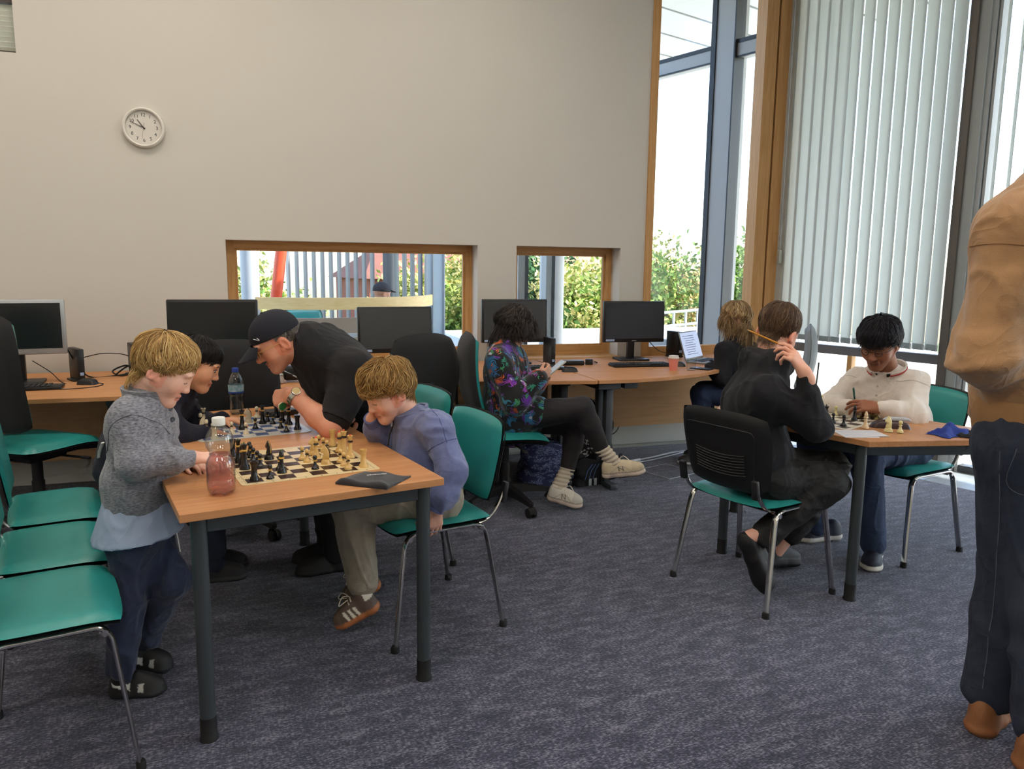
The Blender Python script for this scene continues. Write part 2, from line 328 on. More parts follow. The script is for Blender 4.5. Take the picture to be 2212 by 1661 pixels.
# vertical blinds
def slat_mat():
    m=bpy.data.materials.new('blind_fabric'); m.use_nodes=True; nt=m.node_tree; nt.nodes.remove(nt.nodes['Principled BSDF']); N=nt.nodes.new; L=nt.links.new
    c=(*lin((226,230,228)),1); d=N('ShaderNodeBsdfDiffuse'); d.inputs[0].default_value=c; t=N('ShaderNodeBsdfTranslucent'); t.inputs[0].default_value=c
    mx=N('ShaderNodeMixShader'); mx.inputs[0].default_value=.50; L(d.outputs[0],mx.inputs[1]); L(t.outputs[0],mx.inputs[2]); L(mx.outputs[0],nt.nodes['Material Output'].inputs[0])
    tc=N('ShaderNodeTexCoord'); mp=N('ShaderNodeMapping'); mp.inputs['Scale'].default_value=(300,300,900); L(tc.outputs['Object'],mp.inputs[0]); nz=N('ShaderNodeTexNoise'); nz.inputs['Scale'].default_value=1; L(mp.outputs[0],nz.inputs[0])
    bp=N('ShaderNodeBump'); bp.inputs['Strength'].default_value=.3; bp.inputs['Distance'].default_value=.001; L(nz.outputs[0],bp.inputs['Height']); L(bp.outputs[0],d.inputs['Normal'])
    return m
SLAT=slat_mat(); HEM=mat('blind_hem',(150,162,164),.7)
def slat_mesh(h):
    mb=MB(); n=6; wd=.122; v=[];f=[]
    for i in range(n+1):
        x=-wd/2+wd*i/n; y=.010*(1-(2*i/n-1)**2)
        v+=[(x,y,0),(x,y,h),(x,y+.0012,0),(x,y+.0012,h)]
    for i in range(n):
        a=4*i; f+=[(a,a+1,a+5,a+4),(a+2,a+6,a+7,a+3),(a,a+4,a+6,a+2),(a+1,a+3,a+7,a+5)]
    f+=[(0,2,3,1),(4*n,4*n+1,4*n+3,4*n+2)]
    mb.add(v,f); return mb.mesh('slat',True,50)
ZB=.868; SM=slat_mesh(3.1); SM.materials.append(SLAT)
hm=MB(); hm.box((0,.006,.022),(.118,.0045,.044)); HM=hm.mesh('weight'); HM.materials.append(HEM)
lk=MB(); lk.tube(spline([(.06,.012,.035),(.085,.012,.0),(.125,.012,.035)],4),.0016,5); LK=lk.mesh('chain'); LK.materials.append(GREYMET)
def vblind(label,s0,n,sp,angs,x=0):
    root=thing('vertical_blind',label,'blind',fw(s0,-.115,ZB),0)
    mb=MB(); mb.box(fw(s0+n*sp/2,-.115,4.0)-root.location,(n*sp+.1,.05,.05),FROT); mb.build('head_rail',WHITEP,root,False)
    for i in range(n):
        sm=link('slat',SM,None,root); sm.location=fw(s0+.05+i*sp,-.115,ZB)-root.location; a=angs(i); sm.rotation_euler=(0,0,math.atan2(FD.y,FD.x)+a)
        hb=link('weight',HM,None,sm); 
        if i<n-1: ch=link('chain',LK,None,sm)
    return root
vb=vblind('wall of pale grey vertical blind slats beside the oak post',-.05,15,.0935,lambda i: math.radians(-8 if i<6 else -25))
vblind('opened vertical blind slats beyond the brown grey column',1.56,14,.0935,lambda i: math.radians(-62))
# wand of the blind
wd=thing('blind_wand','thin grey control wand hanging from the blind near the oak post','blind wand',fw(.045,-.16,1.5))
MB().cyl((0,0,.1),(0,0,2.4),.006,n=8).build('rod',GREYMET,wd); MB().rbox((0,0,.05),(.03,.03,.11),.006,2).build('weight',mat('wand_weight',(176,180,170),.4),wd)
# ceiling luminaires
LPAN=emit('lamp_diffuser',(255,244,226),3.0)
for i,(x,y) in enumerate([(-2.2,4.2),(-.4,4.2),(1.4,4.2),(-2.2,1.6),(-.4,1.6),(1.4,1.6),(3.2,1.6),(-2.2,-1),(-.4,-1),(1.4,-1),(3.2,-1)]):
    t=thing('ceiling_light','square recessed ceiling light panel','ceiling light',(x,y,CEIL-.03),0,'ceiling light panels')
    MB().b2((-.31,-.31,0),(.31,-.28,.03)).b2((-.31,.28,0),(.31,.31,.03)).b2((-.31,-.28,0),(-.28,.28,.03)).b2((.28,-.28,0),(.31,.28,.03)).build('frame',WHITEP,t,False)
    MB().b2((-.28,-.28,.012),(.28,.28,.02)).build('diffuser',LPAN,t,False)
    ld=bpy.data.lights.new('panel_light','AREA'); ld.shape='SQUARE'; ld.size=.55; ld.energy=LAMP_W*(1.3 if x<0 else .8); ld.color=LAMP_COL if x>0 else (1.0,.90,.79)
    lo=bpy.data.objects.new('panel_light',ld); COL.objects.link(lo); lo.parent=t; lo.location=(0,0,.006)
# wall clock
ck=thing('wall_clock','round white wall clock showing ten to eleven','clock',(-.592,WY,2.28)); 
RX=Matrix.Rotation(PI/2,3,'X')
MB().lathe([(.100,.0),(.124,.0),(.126,.012),(.122,.032),(.114,.038),(.107,.034),(.104,.020)],48,(0,0,0),False,M=RX).build('rim',mat('clock_rim',(222,218,210),.35),ck)
MB().lathe([(.001,.004),(.106,.004),(.106,.016),(.001,.016)],48,(0,0,0),True,M=RX).build('dial',mat('clock_dial',(236,231,222),.5),ck)
INK=mat('black_ink',(26,24,24),.5)
def text(name,body,size,m,parent,loc,rot,ext=.0004,align='CENTER',shear=0):
    cu=bpy.data.curves.new(name,'FONT'); cu.body=body; cu.size=size; cu.extrude=ext; cu.align_x=align; cu.align_y='CENTER'; cu.shear=shear; cu.resolution_u=3
    o=bpy.data.objects.new(name,cu); COL.objects.link(o); cu.materials.append(m); o.parent=parent; o.location=loc; o.rotation_euler=rot; return o
for h in range(1,13):
    a=PI/2-h*PI/6; text('numeral',str(h),.029,INK,ck,(.078*math.cos(a),-.0166,.078*math.sin(a)),(PI/2,0,0))
def hand(name,ang,l0,l1,w,m,y):
    R=Matrix.Rotation(-ang,3,'Y'); v=[R@Vector(q) for q in [(-w,y,-l0),(w,y,-l0),(w*.6,y,l1),(-w*.6,y,l1)]]; v+=[q+Vector((0,-.001,0)) for q in v]
    MB().add(v,[(0,1,2,3),(7,6,5,4),(0,4,5,1),(1,5,6,2),(2,6,7,3),(3,7,4,0)]).build(name,m,ck,False)
hand('hour_hand',-math.radians(324),.012,.06,.0028,INK,-.0185); hand('minute_hand',-math.radians(294),.012,.084,.0022,INK,-.021); hand('second_hand',-math.radians(189),.03,.075,.0007,mat('thin_red',(120,40,30),.5),-.0235)
MB().lathe([(.001,.018),(.104,.018),(.104,.0188),(.001,.0188)],40,(0,-.012,0),True,M=RX).build('clock_glass',glass_thin('clear_cover',(254,254,254),.03),ck)
# ================================================================== OUTSIDE
CONC=mat('white_terrace',(216,214,206),.8,var=.08,vscale=2)
ter=struct(MB().prism([(ROOM_X0-3,WY+.32),(3.0,WY+.32),(3.0,7.6),(fw(-2.2,.14).x,fw(-2.2,.14).y),(fw(SEND+1,.14).x,fw(SEND+1,.14).y),(15,fw(SEND+1).y),(13,13.5),(-7,13.5)],-.4,-.13).build('ground_terrace',CONC,None,False))
roofw=struct(MB().b2((2.65,7.7,-.13),(8.5,11.2,.50)).build('ground_white_roof',mat('white_roof',(236,236,232),.7),None,False))
low=struct(MB().b2((-60,13.5,-8.3),(90,130,-8)).b2((15,-40,-8.3),(90,13.5,-8)).build('ground_lawn',mat('far_lawn',(92,104,62),.95,var=.3,vscale=.6),None,False))
# roof overhang with soffit boards above the facade
SOF=mat('soffit_board',(188,192,192),.6)
roof=struct(MB().prism([(fw(-6.0,-.2).x,fw(-6.0,-.2).y),(fw(SEND,-.2).x,fw(SEND,-.2).y),(fw(SEND,3.0).x,fw(SEND,3.0).y),(fw(-6.0,3.0).x,fw(-6.0,3.0).y)],4.30,4.5).build('roof',DARKMET,None,False))
sb=MB().box((0,0,0),(.58,3.1,.03)).mesh('soffit_board')
for i in range(24):
    o=link('soffit_board',sb,SOF if not sb.materials else None,roof); c=fw(-5.6+.62*i,1.42,4.27); o.location=c; o.rotation_euler=(0,0,math.atan2(FD.y,FD.x))
# trees
def tree(label,c,rad,cols,n=5200,leaf=.16,seed=0,trunk=8.0):
    rg=np.random.default_rng(seed); root=thing('tree',label,'tree',(c[0],c[1],c[2]-trunk),0,None)
    ncl=120; d=rg.normal(size=(ncl,3)); d/=np.linalg.norm(d,axis=1)[:,None]; d[:,2]=np.where(d[:,2]<-.5,-d[:,2],d[:,2])
    cl=d*np.array(rad)*(rg.uniform(.35,1.0,(ncl,1)))
    k=rg.integers(0,ncl,n); sz=min(rad)*.30
    ctr=cl[k]+rg.normal(size=(n,3))*sz*.55; ctr[:,2]+=trunk
    u=rg.normal(size=(n,3)); u/=np.linalg.norm(u,axis=1)[:,None]; w=np.cross(u,rg.normal(size=(n,3))); w/=np.linalg.norm(w,axis=1)[:,None]
    s=leaf*rg.uniform(.6,1.4,(n,1)); V=np.stack([ctr-u*s,ctr+w*s*.5,ctr+u*s,ctr-w*s*.5],1).reshape(-1,3)
    me=bpy.data.meshes.new('crown'); me.from_pydata(V.tolist(),[],np.arange(4*n).reshape(-1,4).tolist())
    pal=np.array([lin(q) for q in cols]); tone=pal[(k*7+seed)%len(pal)]*rg.uniform(.75,1.2,(n,1))
    at=me.color_attributes.new('tint','FLOAT_COLOR','POINT'); at.data.foreach_set('color',np.repeat(np.concatenate([tone,np.ones((n,1))],1),4,axis=0).ravel())
    m=MATS.get('leaf') or mat('leaf',(90,110,50),.75,attr='tint',spec=.2)
    link('crown',me,m,root)
    bk=mat('bark',(104,86,66),.9,bump=.4,bscale=30)
    mb=MB(); mb.tube([(0,0,0),(.1,.05,trunk*.5),(0,0,trunk)],[.28,.22,.12],8); mb.build('trunk',bk,root)
    for j in range(9):
        e=Vector(cl[j*5])+Vector((0,0,trunk)); mb=MB(); mb.tube(spline([(0,0,trunk*.75),((e.x)*.4,(e.y)*.4,trunk*.86+e.z*.12),e],3),[.09-.011*i for i in range(7)],5); mb.build('branch',bk,root)
    return root
GRN=[(120,150,66),(150,170,84),(96,128,60),(174,182,104)]; OLV=[(176,180,98),(202,194,116),(138,152,76),(218,200,130)]; OCH=[(200,172,110),(216,180,128),(164,162,92),(146,156,82)]; DGR=[(82,120,66),(104,142,76),(70,106,60)]
tree('ochre leaved tree behind the tall window, beside the grey mullion',(11.4,20.5,-1.3),(2.4,2.2,3.4),OCH+GRN,20000,.085,1)
tree('dark pine topped tree at the oak edge of the tall window',(9.2,25.5,-.9),(2.1,2.1,3.4),DGR+OLV,15000,.095,2)
tree('bright green tree seen between the grey mullion and the oak post',(17.0,23.5,-.8),(2.6,2.2,3.4),DGR+GRN,16000,.095,3)
tree('olive and yellow tree filling the small window',(7.5,16.6,-1.6),(2.1,1.7,3.0),OLV+GRN,20000,.075,4)
tree('pale yellow green tree behind the small window\'s white column',(5.0,20.5,-1.2),(2.0,1.8,3.0),OLV,14000,.085,5)
tree('green tree just outside the wide window, beyond the curved counter',(3.35,12.2,-.4),(.62,.8,2.0),GRN+OLV,10000,.05,6,6.5)
tree('light leaved tree far behind the red leaning column',(.2,19,-.9),(1.6,1.2,2.4),OLV+GRN,7000,.075,7)
tree('low spreading tree outside the blinds, far across the terrace',(21.5,13.5,-1.3),(2.2,4.2,2.6),DGR+OCH,8000,.11,8)
# houses far behind
def house(label,c,w,d,h,wallc,roofc,rz):
    r=thing('house',label,'house',(c[0],c[1],-8),rz); H=8+c[2]
    MB().b2((-w/2,-d/2,0),(w/2,d/2,H)).build('house_wall',mat('house_wall_%d'%wallc[0],wallc,.9),r,False)
    MB().add([(-w/2-.3,-d/2-.3,H),(w/2+.3,-d/2-.3,H),(w/2+.3,d/2+.3,H),(-w/2-.3,d/2+.3,H),(-w/2+1,0,H+h),(w/2-1,0,H+h)],[(0,1,5,4),(1,2,5),(2,3,4,5),(3,0,4),(0,3,2,1)]).build('house_roof',mat('house_roof_%d'%roofc[0],roofc,.85,var=.15,vscale=3),r,False)
    for i in range(3):
        wn=MB().b2((-w/2+w*(.14+.28*i),-d/2-.05,H-2.0),(-w/2+w*(.30+.28*i),-d/2+.05,H-.7)).build('house_window',WHITEP,r,False)
        MB().b2((-w/2+w*(.155+.28*i),-d/2-.07,H-1.9),(-w/2+w*(.285+.28*i),-d/2-.04,H-.8)).build('pane',mat('dark_pane',(60,70,80),.2),wn,False)
house('cream house with terracotta roof above the olive tree',(19.5,40,1.4),6.5,5,.95,(226,210,186),(196,132,100),.1)
house('brick house behind the louvre screen',(7.6,33.5,1.0),7.0,5,1.3,(150,84,64),(120,74,60),.15)
house('white gabled house with red roof at the far end of the wide window',(13.5,50,1.6),5.5,4,1.3,(232,228,220),(150,96,80),.2)
# ramp with railing beyond the tall window
rp=thing('ramp_railing','grey railing along a sloping walkway outside the tall window','railing',(7.0,13.2,-.13),math.radians(8))
MB().add([(0,0,-.2),(4.4,0,-.2),(4.4,1,-.2),(0,1,-.2),(0,0,.18),(4.4,0,.42),(4.4,1,.42),(0,1,.18)],[(0,3,2,1),(4,5,6,7),(0,1,5,4),(1,2,6,5),(2,3,7,6),(3,0,4,7)]).build('walkway',CONC,rp,False)
for i in range(15):
    x=.1+i*.3; z=.18+.24*x/4.4; MB().b2((x-.02,0,z),(x+.02,.04,z+.52)).build('baluster',mat('pale_rail',(150,154,152),.5),rp,False)
for dz in (.25,.52): MB().tube([(0,.02,.18+dz),(4.4,.02,.42+dz)],.03,6).build('rail',MATS['pale_rail'],rp)
# the other wing seen through the wide window
wf=struct(MB().b2((-1.5,7.5,-.13),(2.6,11.4,.10)).build('floor_wing',mat('wing_floor',(150,140,130),.7),None,False))
COLG=mat('column_grey',(176,180,186),.45); 
def column(label,x,y,r,m,top=4.2): 
    t=thing('round_column',label,'column',(x,y,-.13)); MB().lathe([(r,0),(r,top)],24).build('shaft',m,t); MB().lathe([(r*1.12,0),(r*1.12,.06),(r*1.02,.08)],24).build('collar',FAC,t)
column('pale grey round column at the red leaning strut',.02,8.0,.088,COLG)
column('dark grey round column behind the louvre screen',1.60,9.2,.075,mat('column_dark',(92,98,102),.5))
column('broad pale round column outside the small window',2.93,7.3,.125,mat('column_white',(206,208,210),.45))
for i,(x,w) in enumerate([(2.21,.062),(2.62,.055)]):
    t=thing('facade_mullion','upright grey mullion by the small window\'s edge' if i==0 else 'slim grey mullion touching the pale round column','mullion',(x,6.6 if i else 6.2,-.13)); MB().b2((-w/2,0,0),(w/2,.12,4.2)).build('profile',FAC,t,False); MB().b2((w/2,-.005,0),(w/2+.03,.12,4.2)).build('gasket',FACD,t,False)
st=thing('leaning_strut','orange red leaning tubular strut behind the wide window','strut',(.12,8.3,.1)); MB().tube([(0,0,-.1),(.42,0,3.0)],.058,14).build('tube',mat('strut_red',(216,78,44),.45),st); MB().tube([(.16,0,2.0),(-.05,0,3.0)],.035,10).build('brace',MATS['strut_red'],st)
ls=thing('louvre_screen','row of upright grey louvres beyond the wide window','louvre',(.45,9.4,.1))
lm=MB().box((0,0,1.6),(.022,.085,3.2)).mesh('louvre'); LVM=mat('louvre_grey',(150,154,156),.5,metal=.2)
for i in range(17):
    o=link('louvre',lm,LVM if not lm.materials else None,ls); o.location=(i*.098+(.10 if i>10 else 0),0,0); o.rotation_euler=(0,0,.25)
MB().b2((-.1,.1,3.2),(2.1,.2,3.3)).build('top_rail',FAC,ls,False)
gp=thing('glazed_wing_corner','pale blue grey glazed corner panel of the opposite wing','facade panel',(2.06,9.3,.1)); MB().b2((0,0,0),(.25,.05,3.2)).build('panel',mat('pale_blue_panel',(176,192,202),.3),gp,False)
for k in (0,.09,.23): MB().b2((k,-.02,0),(k+.012,.0,3.2)).build('rib',FAC,gp,False)
def arcband(cx,cy,r,a0,a1,z0,z1,th,n=28):
    mb=MB(); v=[];f=[]
    for i in range(n+1):
        a=a0+(a1-a0)*i/n
        for rr in (r,r-th):
            for z in (z0,z1): v.append((cx+rr*math.cos(a),cy+rr*math.sin(a),z))
    for i in range(n):
        q=4*i; f+=[(q,q+1,q+5,q+4),(q+2,q+6,q+7,q+3),(q+1,q+3,q+7,q+5),(q,q+4,q+6,q+2)]
    f+=[(0,2,3,1),(4*n,4*n+1,4*n+3,4*n+2)]
    return mb.add(v,f)
A0,A1=math.radians(215),math.radians(345)
cb=thing('curved_balcony','curved balcony front with blond wood band beyond the wide window','balcony',(.72,9.1,.1))
o=arcband(0,0,1.35,A0,A1,.90,1.02,.035).build('wood_band',wood('blond_band',(222,186,122),(236,204,146),(2,2,16)),cb)
o=arcband(0,0,1.33,A0,A1,.62,.66,.02).build('rail',FAC,cb)
o=arcband(0,0,1.42,A0,A1,.0,.46,.10).build('counter_front',mat('counter_white',(232,234,232),.5),cb)
o=arcband(0,0,1.50,A0,A1,.46,.49,.45).build('counter_top',mat('counter_top',(206,170,124),.4),cb)
o=arcband(0,0,1.05,A0,A1,.49,.80,.03).build('inner_screen',mat('screen_brown',(150,136,122),.6),cb)
# ================================================================== FURNITURE
def pad(hx,hy,tt,tb,k=.35,n=14,deform=None,p=4.0):
    """cushion: rounded-rectangle in x,y with domed top and bottom meeting at the rim"""
    V=[];F=[];N=n+1
    def pt(i,j,top):
        u=-1+2*i/n; v=-1+2*j/n
        u=math.copysign(abs(u)**.8,u); v=math.copysign(abs(v)**.8,v)
        x=hx*u*math.sqrt(1-k*v*v*abs(v)*.5); y=hy*v*math.sqrt(1-k*u*u*abs(u)*.5)
        m=max(abs(u),abs(v)); h=max(0,1-m**p)**.5
        return Vector((x,y,(tt*h) if top else (-tb*h)))
    for top in (1,0):
        for i in range(N):
            for j in range(N):
                q=pt(i,j,top); V.append(deform(q) if deform else q)
    o=N*N
    for i in range(n):
        for j in range(n):
            a=i*N+j; F.append((a,a+N,a+N+1,a+1)); F.append((o+a,o+a+1,o+a+N+1,o+a+N))
    return V,F
def weld(me):
    bm=bmesh.new(); bm.from_mesh(me); bmesh.ops.remove_doubles(bm,verts=bm.verts,dist=1e-5); bm.to_mesh(me); bm.free(); return me
def pad_obj(name,m,parent,*a,angle=60,**k):
    mb=MB(); mb.add(*pad(*a,**k)); me=mb.mesh(name,True,180); weld(me); finish(me,True,angle); return link(name,me,m,parent)

# ---- stacking visitor chair (faces +Y)
def make_visitor(label,group=None):
    t=thing('visitor_chair',label,'chair',group=group)
    def sd(q): return Vector((q.x,q.y,q.z+.452-.018*(max(0,q.y/.215)**3)-.012*(1-(q.x/.24)**2)*(1 if q.y<.1 else .4)))
    pad_obj('seat',TEAL,t,.235,.215,.022,.010,.30,14,sd)
    def ud(q): return Vector((q.x,q.y,q.z+.440-.018*(max(0,q.y/.215)**3)))
    pad_obj('seat_pan',BLACKPL,t,.232,.212,.004,.022,.30,10,ud)
    R=Matrix.Rotation(math.radians(100),3,'X')
    def bd(yo):
        def f(q):
            w=R@Vector((q.x*(1+.06*q.y/.17),q.y,q.z)); return Vector((w.x,w.y-.245+yo+.30*q.x*q.x*1.0,w.z+.665))
        return f
    pad_obj('backrest',TEAL,t,.228,.170,.004,.026,.38,14,bd(.012))
    sh=pad_obj('back_shell',BLACKPL,t,.236,.178,.018,.004,.38,14,bd(.006))
    # moulded ribs of the shell
    for i in range(8):
        z=.575+i*.0125; y=-.245-.030-(z-.665)*.176
        mb=MB(); mb.tube([(x,y+.30*x*x+.002,z-.012*(1-(x/.13)**2)) for x in [(-.13+.26*k/8) for k in range(9)]],.0022,5); mb.build('rib',BLACKPL,sh)
    mb=MB(); z0=.700
    pts=[(-.17,0,.555),(-.185,0,.77),(.185,0,.77),(.17,0,.555)]
    pl=[Vector((q.x,-.245-.0285-(q.z-.665)*.176+.30*q.x*q.x,q.z)) for q in fillet(pts,.03,4)]
    mb.tube(pl,.0028,5); mb.build('rib',BLACKPL,sh)
    # oval steel frame: two side hoops, cross bars, uprights
    for s in (-1,1):
        x=s*.225
        hoop=fillet([(s*.262,.225,.0),(x,.165,.432),(x,-.165,.432),(s*.262,-.235,.0)],.055,6)
        mb=MB(); mb.tube(hoop,.0,n=10,flat=(.008,.0145)); mb.build('side_frame',CHROME,t)
        mb=MB(); mb.lathe([(.016,0),(.016,.02),(.013,.026)],10,(s*.262,.225,0)); mb.build('foot_cap',RUBBER,t)
        mb=MB(); mb.lathe([(.016,0),(.016,.02),(.013,.026)],10,(s*.262,-.235,0)); mb.build('foot_cap',RUBBER,t)
        up=fillet([(s*.20,-.02,.425),(s*.205,-.20,.425),(s*.195,-.275,.55),(s*.185,-.285,.72)],.07,6)
        mb=MB(); mb.tube(up[:-3],.0,n=8,flat=(.011,.007)); mb.build('back_upright',CHROME,t)
        mb=MB(); mb.rbox((s*.198,-.268,.535),(.034,.022,.085),.008,2,Matrix.Rotation(math.radians(10),3,'X')); mb.build('upright_sleeve',BLACKPL,t)
        for yy in (.15,-.15): MB().cyl((s*.225,yy,.415),(s*.240,yy,.415),.010,n=10).build('bolt',CHROME,t)
    mb=MB(); mb.tube([(-.225,.14,.418),(.225,.14,.418)],.009,8); mb.build('cross_bar',CHROME,t)
    mb=MB(); mb.tube([(-.225,-.13,.418),(.225,-.13,.418)],.009,8); mb.build('cross_bar',CHROME,t)
    return t
def place(o,x,y,fx,fy,z=0):
    o.location=(x,y,z); o.rotation_euler=(0,0,math.atan2(fy,fx)-PI/2); return o
vc0=make_visitor('teal visitor chair the boy in the blue sweatshirt sits on')
place(vc0,.640,2.955,-.983,-.185)
def visitor(label,x,y,fx,fy,group=None):
    o=copy_tree(vc0); o['label']=label; return place(o,x,y,fx,fy)
visitor('teal visitor chair seen from behind under the person in black hoodie',2.135,2.79,.966,.258)
visitor('teal visitor chair under the teenager in the cream polo top',3.155,3.04,-.985,-.176)
visitor('teal visitor chair under the man in the dark cap',.60,3.62,-.97,-.22)
visitor('empty teal visitor chair nearest the camera in the row',-.585,2.426,.975,.222).scale=(1,.86,1)
visitor('empty teal visitor chair in the middle of the row behind the standing boy',-.672,2.916,.975,.222).scale=(1,.78,1)
visitor('teal visitor chair at the far end of the row, nearest the desk',-.765,3.416,.975,.222).scale=(1,.78,1)
wing_chair=visitor('small teal chair in the opposite wing behind the curved balcony',.66,8.95,.3,-.95)
wing_chair.location.z=.10

# ---- swivel office chair (faces +Y)
def make_swivel(label):
    t=thing('office_chair',label,'office chair')
    def sd(q): return Vector((q.x,q.y,q.z+.452-.03*(max(0,q.y/.23)**3)))
    pad_obj('seat',TEAL,t,.240,.235,.036,.006,.35,14,sd)
    def ud(q): return Vector((q.x,q.y,q.z+.446-.03*(max(0,q.y/.23)**3)))
    pad_obj('seat_pan',BLACKPL,t,.243,.238,.004,.040,.35,12,ud)
    R=Matrix.Rotation(math.radians(97),3,'X')
    def bd(yo):
        def f(q):
            sc=1-.13*max(0,(q.y/.26))**2-.05*max(0,-q.y/.26); w=R@Vector((q.x*sc,q.y,q.z)); return Vector((w.x,w.y-.250+yo+.5*q.x*q.x+.05*(w.z/.26)**2,w.z+.790))
        return f
    pad_obj('backrest',TEAL,t,.222,.262,.004,.040,.5,16,bd(.004))
    pad_obj('back_shell',BLACKFAB,t,.228,.268,.030,.004,.5,16,bd(.0))
    mb=MB(); mb.tube(fillet([(0,-.05,.40),(0,-.285,.40),(0,-.300,.78)],.06,5),.0,n=8,flat=(.030,.006)); mb.build('back_bar',BLACKPL,t)
    mb=MB(); mb.rbox((0,0,.400),(.18,.22,.05),.012,2); mb.build('mechanism',BLACKPL,t)
    mb=MB(); mb.tube([(.08,.03,.395),(.27,.05,.39)],.006,8); mb.rbox((.275,.05,.39),(.05,.025,.012),.005,2); mb.build('lever',BLACKPL,t)
    mb=MB(); mb.lathe([(.030,.10),(.030,.27),(.026,.27),(.026,.36),(.019,.36),(.019,.40)],16); mb.build('gas_column',BLACKPL,t)
    for k in range(5):
        a=2*PI*k/5+.3; ca,sa=math.cos(a),math.sin(a); Rz=Matrix.Rotation(a,3,'Z')
        mb=MB(); v=[]
        for (d,w,zt,zb) in ((.02,.030,.135,.075),(.15,.024,.118,.078),(.30,.017,.088,.066)):
            v+=[Rz@Vector((d,-w,zb)),Rz@Vector((d,w,zb)),Rz@Vector((d,w*.8,zt)),Rz@Vector((d,-w*.8,zt))]
        mb.add(v,[(0,1,2,3)]+[(4*i+j,4*i+(j+1)%4,4*i+4+(j+1)%4,4*i+4+j)[::-1] for i in range(2) for j in range(4)]+[(11,10,9,8)]); lg=mb.build('base_arm',BLACKPL,t)
        c=Rz@Vector((.30,0,.028)); ax=Rz@Vector((0,1,0))
        mb=MB()
        for s in (-1,1): mb.cyl(c+ax*(.006*s),c+ax*(.024*s),.028,n=16)
        mb.cyl(c+Vector((0,0,.02)),c+Vector((0,0,.055)),.008,n=8); mb.tube([c+Rz@Vector((.032*math.cos(b),0,.032*math.sin(b))) for b in [PI*j/8 for j in range(9)]],.0,n=6,flat=(.016,.003)); mb.build('caster',RUBBER,lg)
    return t
sw0=make_swivel('office chair the woman in the embroidered jacket sits on'); place(sw0,1.43,4.27,.995,-.08)
def swivel(label,x,y,fx,fy):
    o=copy_tree(sw0); o['label']=label; return place(o,x,y,fx,fy)
lc=swivel('office chair at the picture\'s left edge with its seat pushed to the desk',-1.07,4.44,.60,.80); lc.scale=(1,1,1.12)
swivel('black backed office chair behind the water bottle',-.065,4.28,.10,.99)
swivel('black backed office chair between the capped man and the embroidered jacket',0.87,4.44,-.25,.97)
gch=swivel('office chair of the blonde woman, its back painted grey with sky reflection, in front of the blind',3.62,4.62,-.80,.60)
SKYSHEEN=mat('sky_sheen_grey',(150,158,164),.6,bump=.2,bscale=400)  # sky reflection on this chair's back, put into its colour as grey
for ch in gch.children:
    if ch.name.split('.')[0]=='back_shell' or ch.name.split('.')[0]=='backrest': ch.data=ch.data.copy(); ch.data.materials[0]=SKYSHEEN

# ---- chess tables
TOPZ=.725
def table(label,outline,legs,loc,rz,grain):
    t=thing('table',label,'table',loc,rz)
    bm=MB(); bm.prism(outline,TOPZ-.025,TOPZ); o=bm.build('table_top',grain,t,False)
    md=o.modifiers.new('edge','BEVEL'); md.width=.002; md.segments=2
    cx=sum(x for x,y in legs)/len(legs); cy=sum(y for x,y in legs)/len(legs)
    for (x,y) in legs:
        lg=MB().cyl((x,y,.07),(x,y,TOPZ-.025),.0235,n=24).build('leg',DARKTUBE,t)
        MB().lathe([(.028,0),(.028,.006),(.0245,.012),(.0245,.075)],20,(x,y,0)).build('foot',RUBBER,lg)
    n=len(legs)
    for i in range(n):
        a=Vector((*legs[i],0)); b=Vector((*legs[(i+1)%n],0)); d=(b-a).normalized(); ang=math.atan2(d.y,d.x)
        MB().rbox((a+b)/2+Vector((0,0,TOPZ-.025-.026)),((b-a).length-.04,.022,.050),.003,1,Matrix.Rotation(ang,3,'Z')).build('apron_rail',DARKTUBE,t)
    return t
TA=Vector((-.206,2.244)); TANG=math.radians(11.64)
table('long beech table with two chess games and grey tube legs',[(0,0),(.8176,0),(.8176,1.60),(0,1.60)],[(.055,.05),(.762,.05),(.762,1.55),(.055,1.55)],(TA.x,TA.y,0),TANG,BEECH)
def trap():
    N=Vector((2.42,2.454)); d=lambda a:Vector((math.cos(math.radians(a)),math.sin(math.radians(a))))
    L=N+d(108)*.8; Fp=L+d(48)*.8; R=N+d(-12)*.8; c=(N+L+Fp+R)/4
    out=[q-c for q in (N,R,Fp,L)]; lg=[q*(1-.075/q.length) for q in out]
    return c,[tuple(q) for q in out],[tuple(q) for q in lg]
c,out,lg=trap()
table('trapezoid beech table with the white and black plastic chess game',out,lg,(c.x,c.y,0),0,BEECHX)

# ---- desks along the back wall
def desk(label,x0,x1,edge,panel=True,m=BEECH,legs=()):
    """edge: front edge points (x,y) from x0 to x1"""
    t=thing('desk',label,'desk',(x0,WY,0))
    out=[(x-x0,y-WY) for x,y in edge]+[(x1-x0,-.035),(0,-.035)]
    o=MB().prism(out,.705,.73).build('desk_top',DESKTOP,t,False); md=o.modifiers.new('edge','BEVEL'); md.width=.003; md.segments=2
    if panel: MB().b2((.04,-.24,.20),(x1-x0-.04,-.222,.66)).build('modesty_panel',mat_panel,t,False)
    for lx in legs:
        yf=edge[0][1]-WY+.10
        for dy in (.02,.14): MB().rbox((lx-x0,yf+dy,.36),(.05,.06,.66),.006,2).build('leg',DARKMET,t)
        MB().rbox((lx-x0,yf+.22,.025),(.055,.66,.035),.008,2).build('leg_foot',DARKMET,t); MB().rbox((lx-x0,yf+.30,.685),(.05,.70,.04),.006,2).build('leg_beam',DARKMET,t)
    return t
DESKTOP=wood('beech_desk_top',(186,128,82),(206,150,102),(1.0,16,16),rough=.6,coat=0)
mat_panel=wood('beech_panel',(210,164,116),(224,180,132),(1.0,16,16),rough=.5)
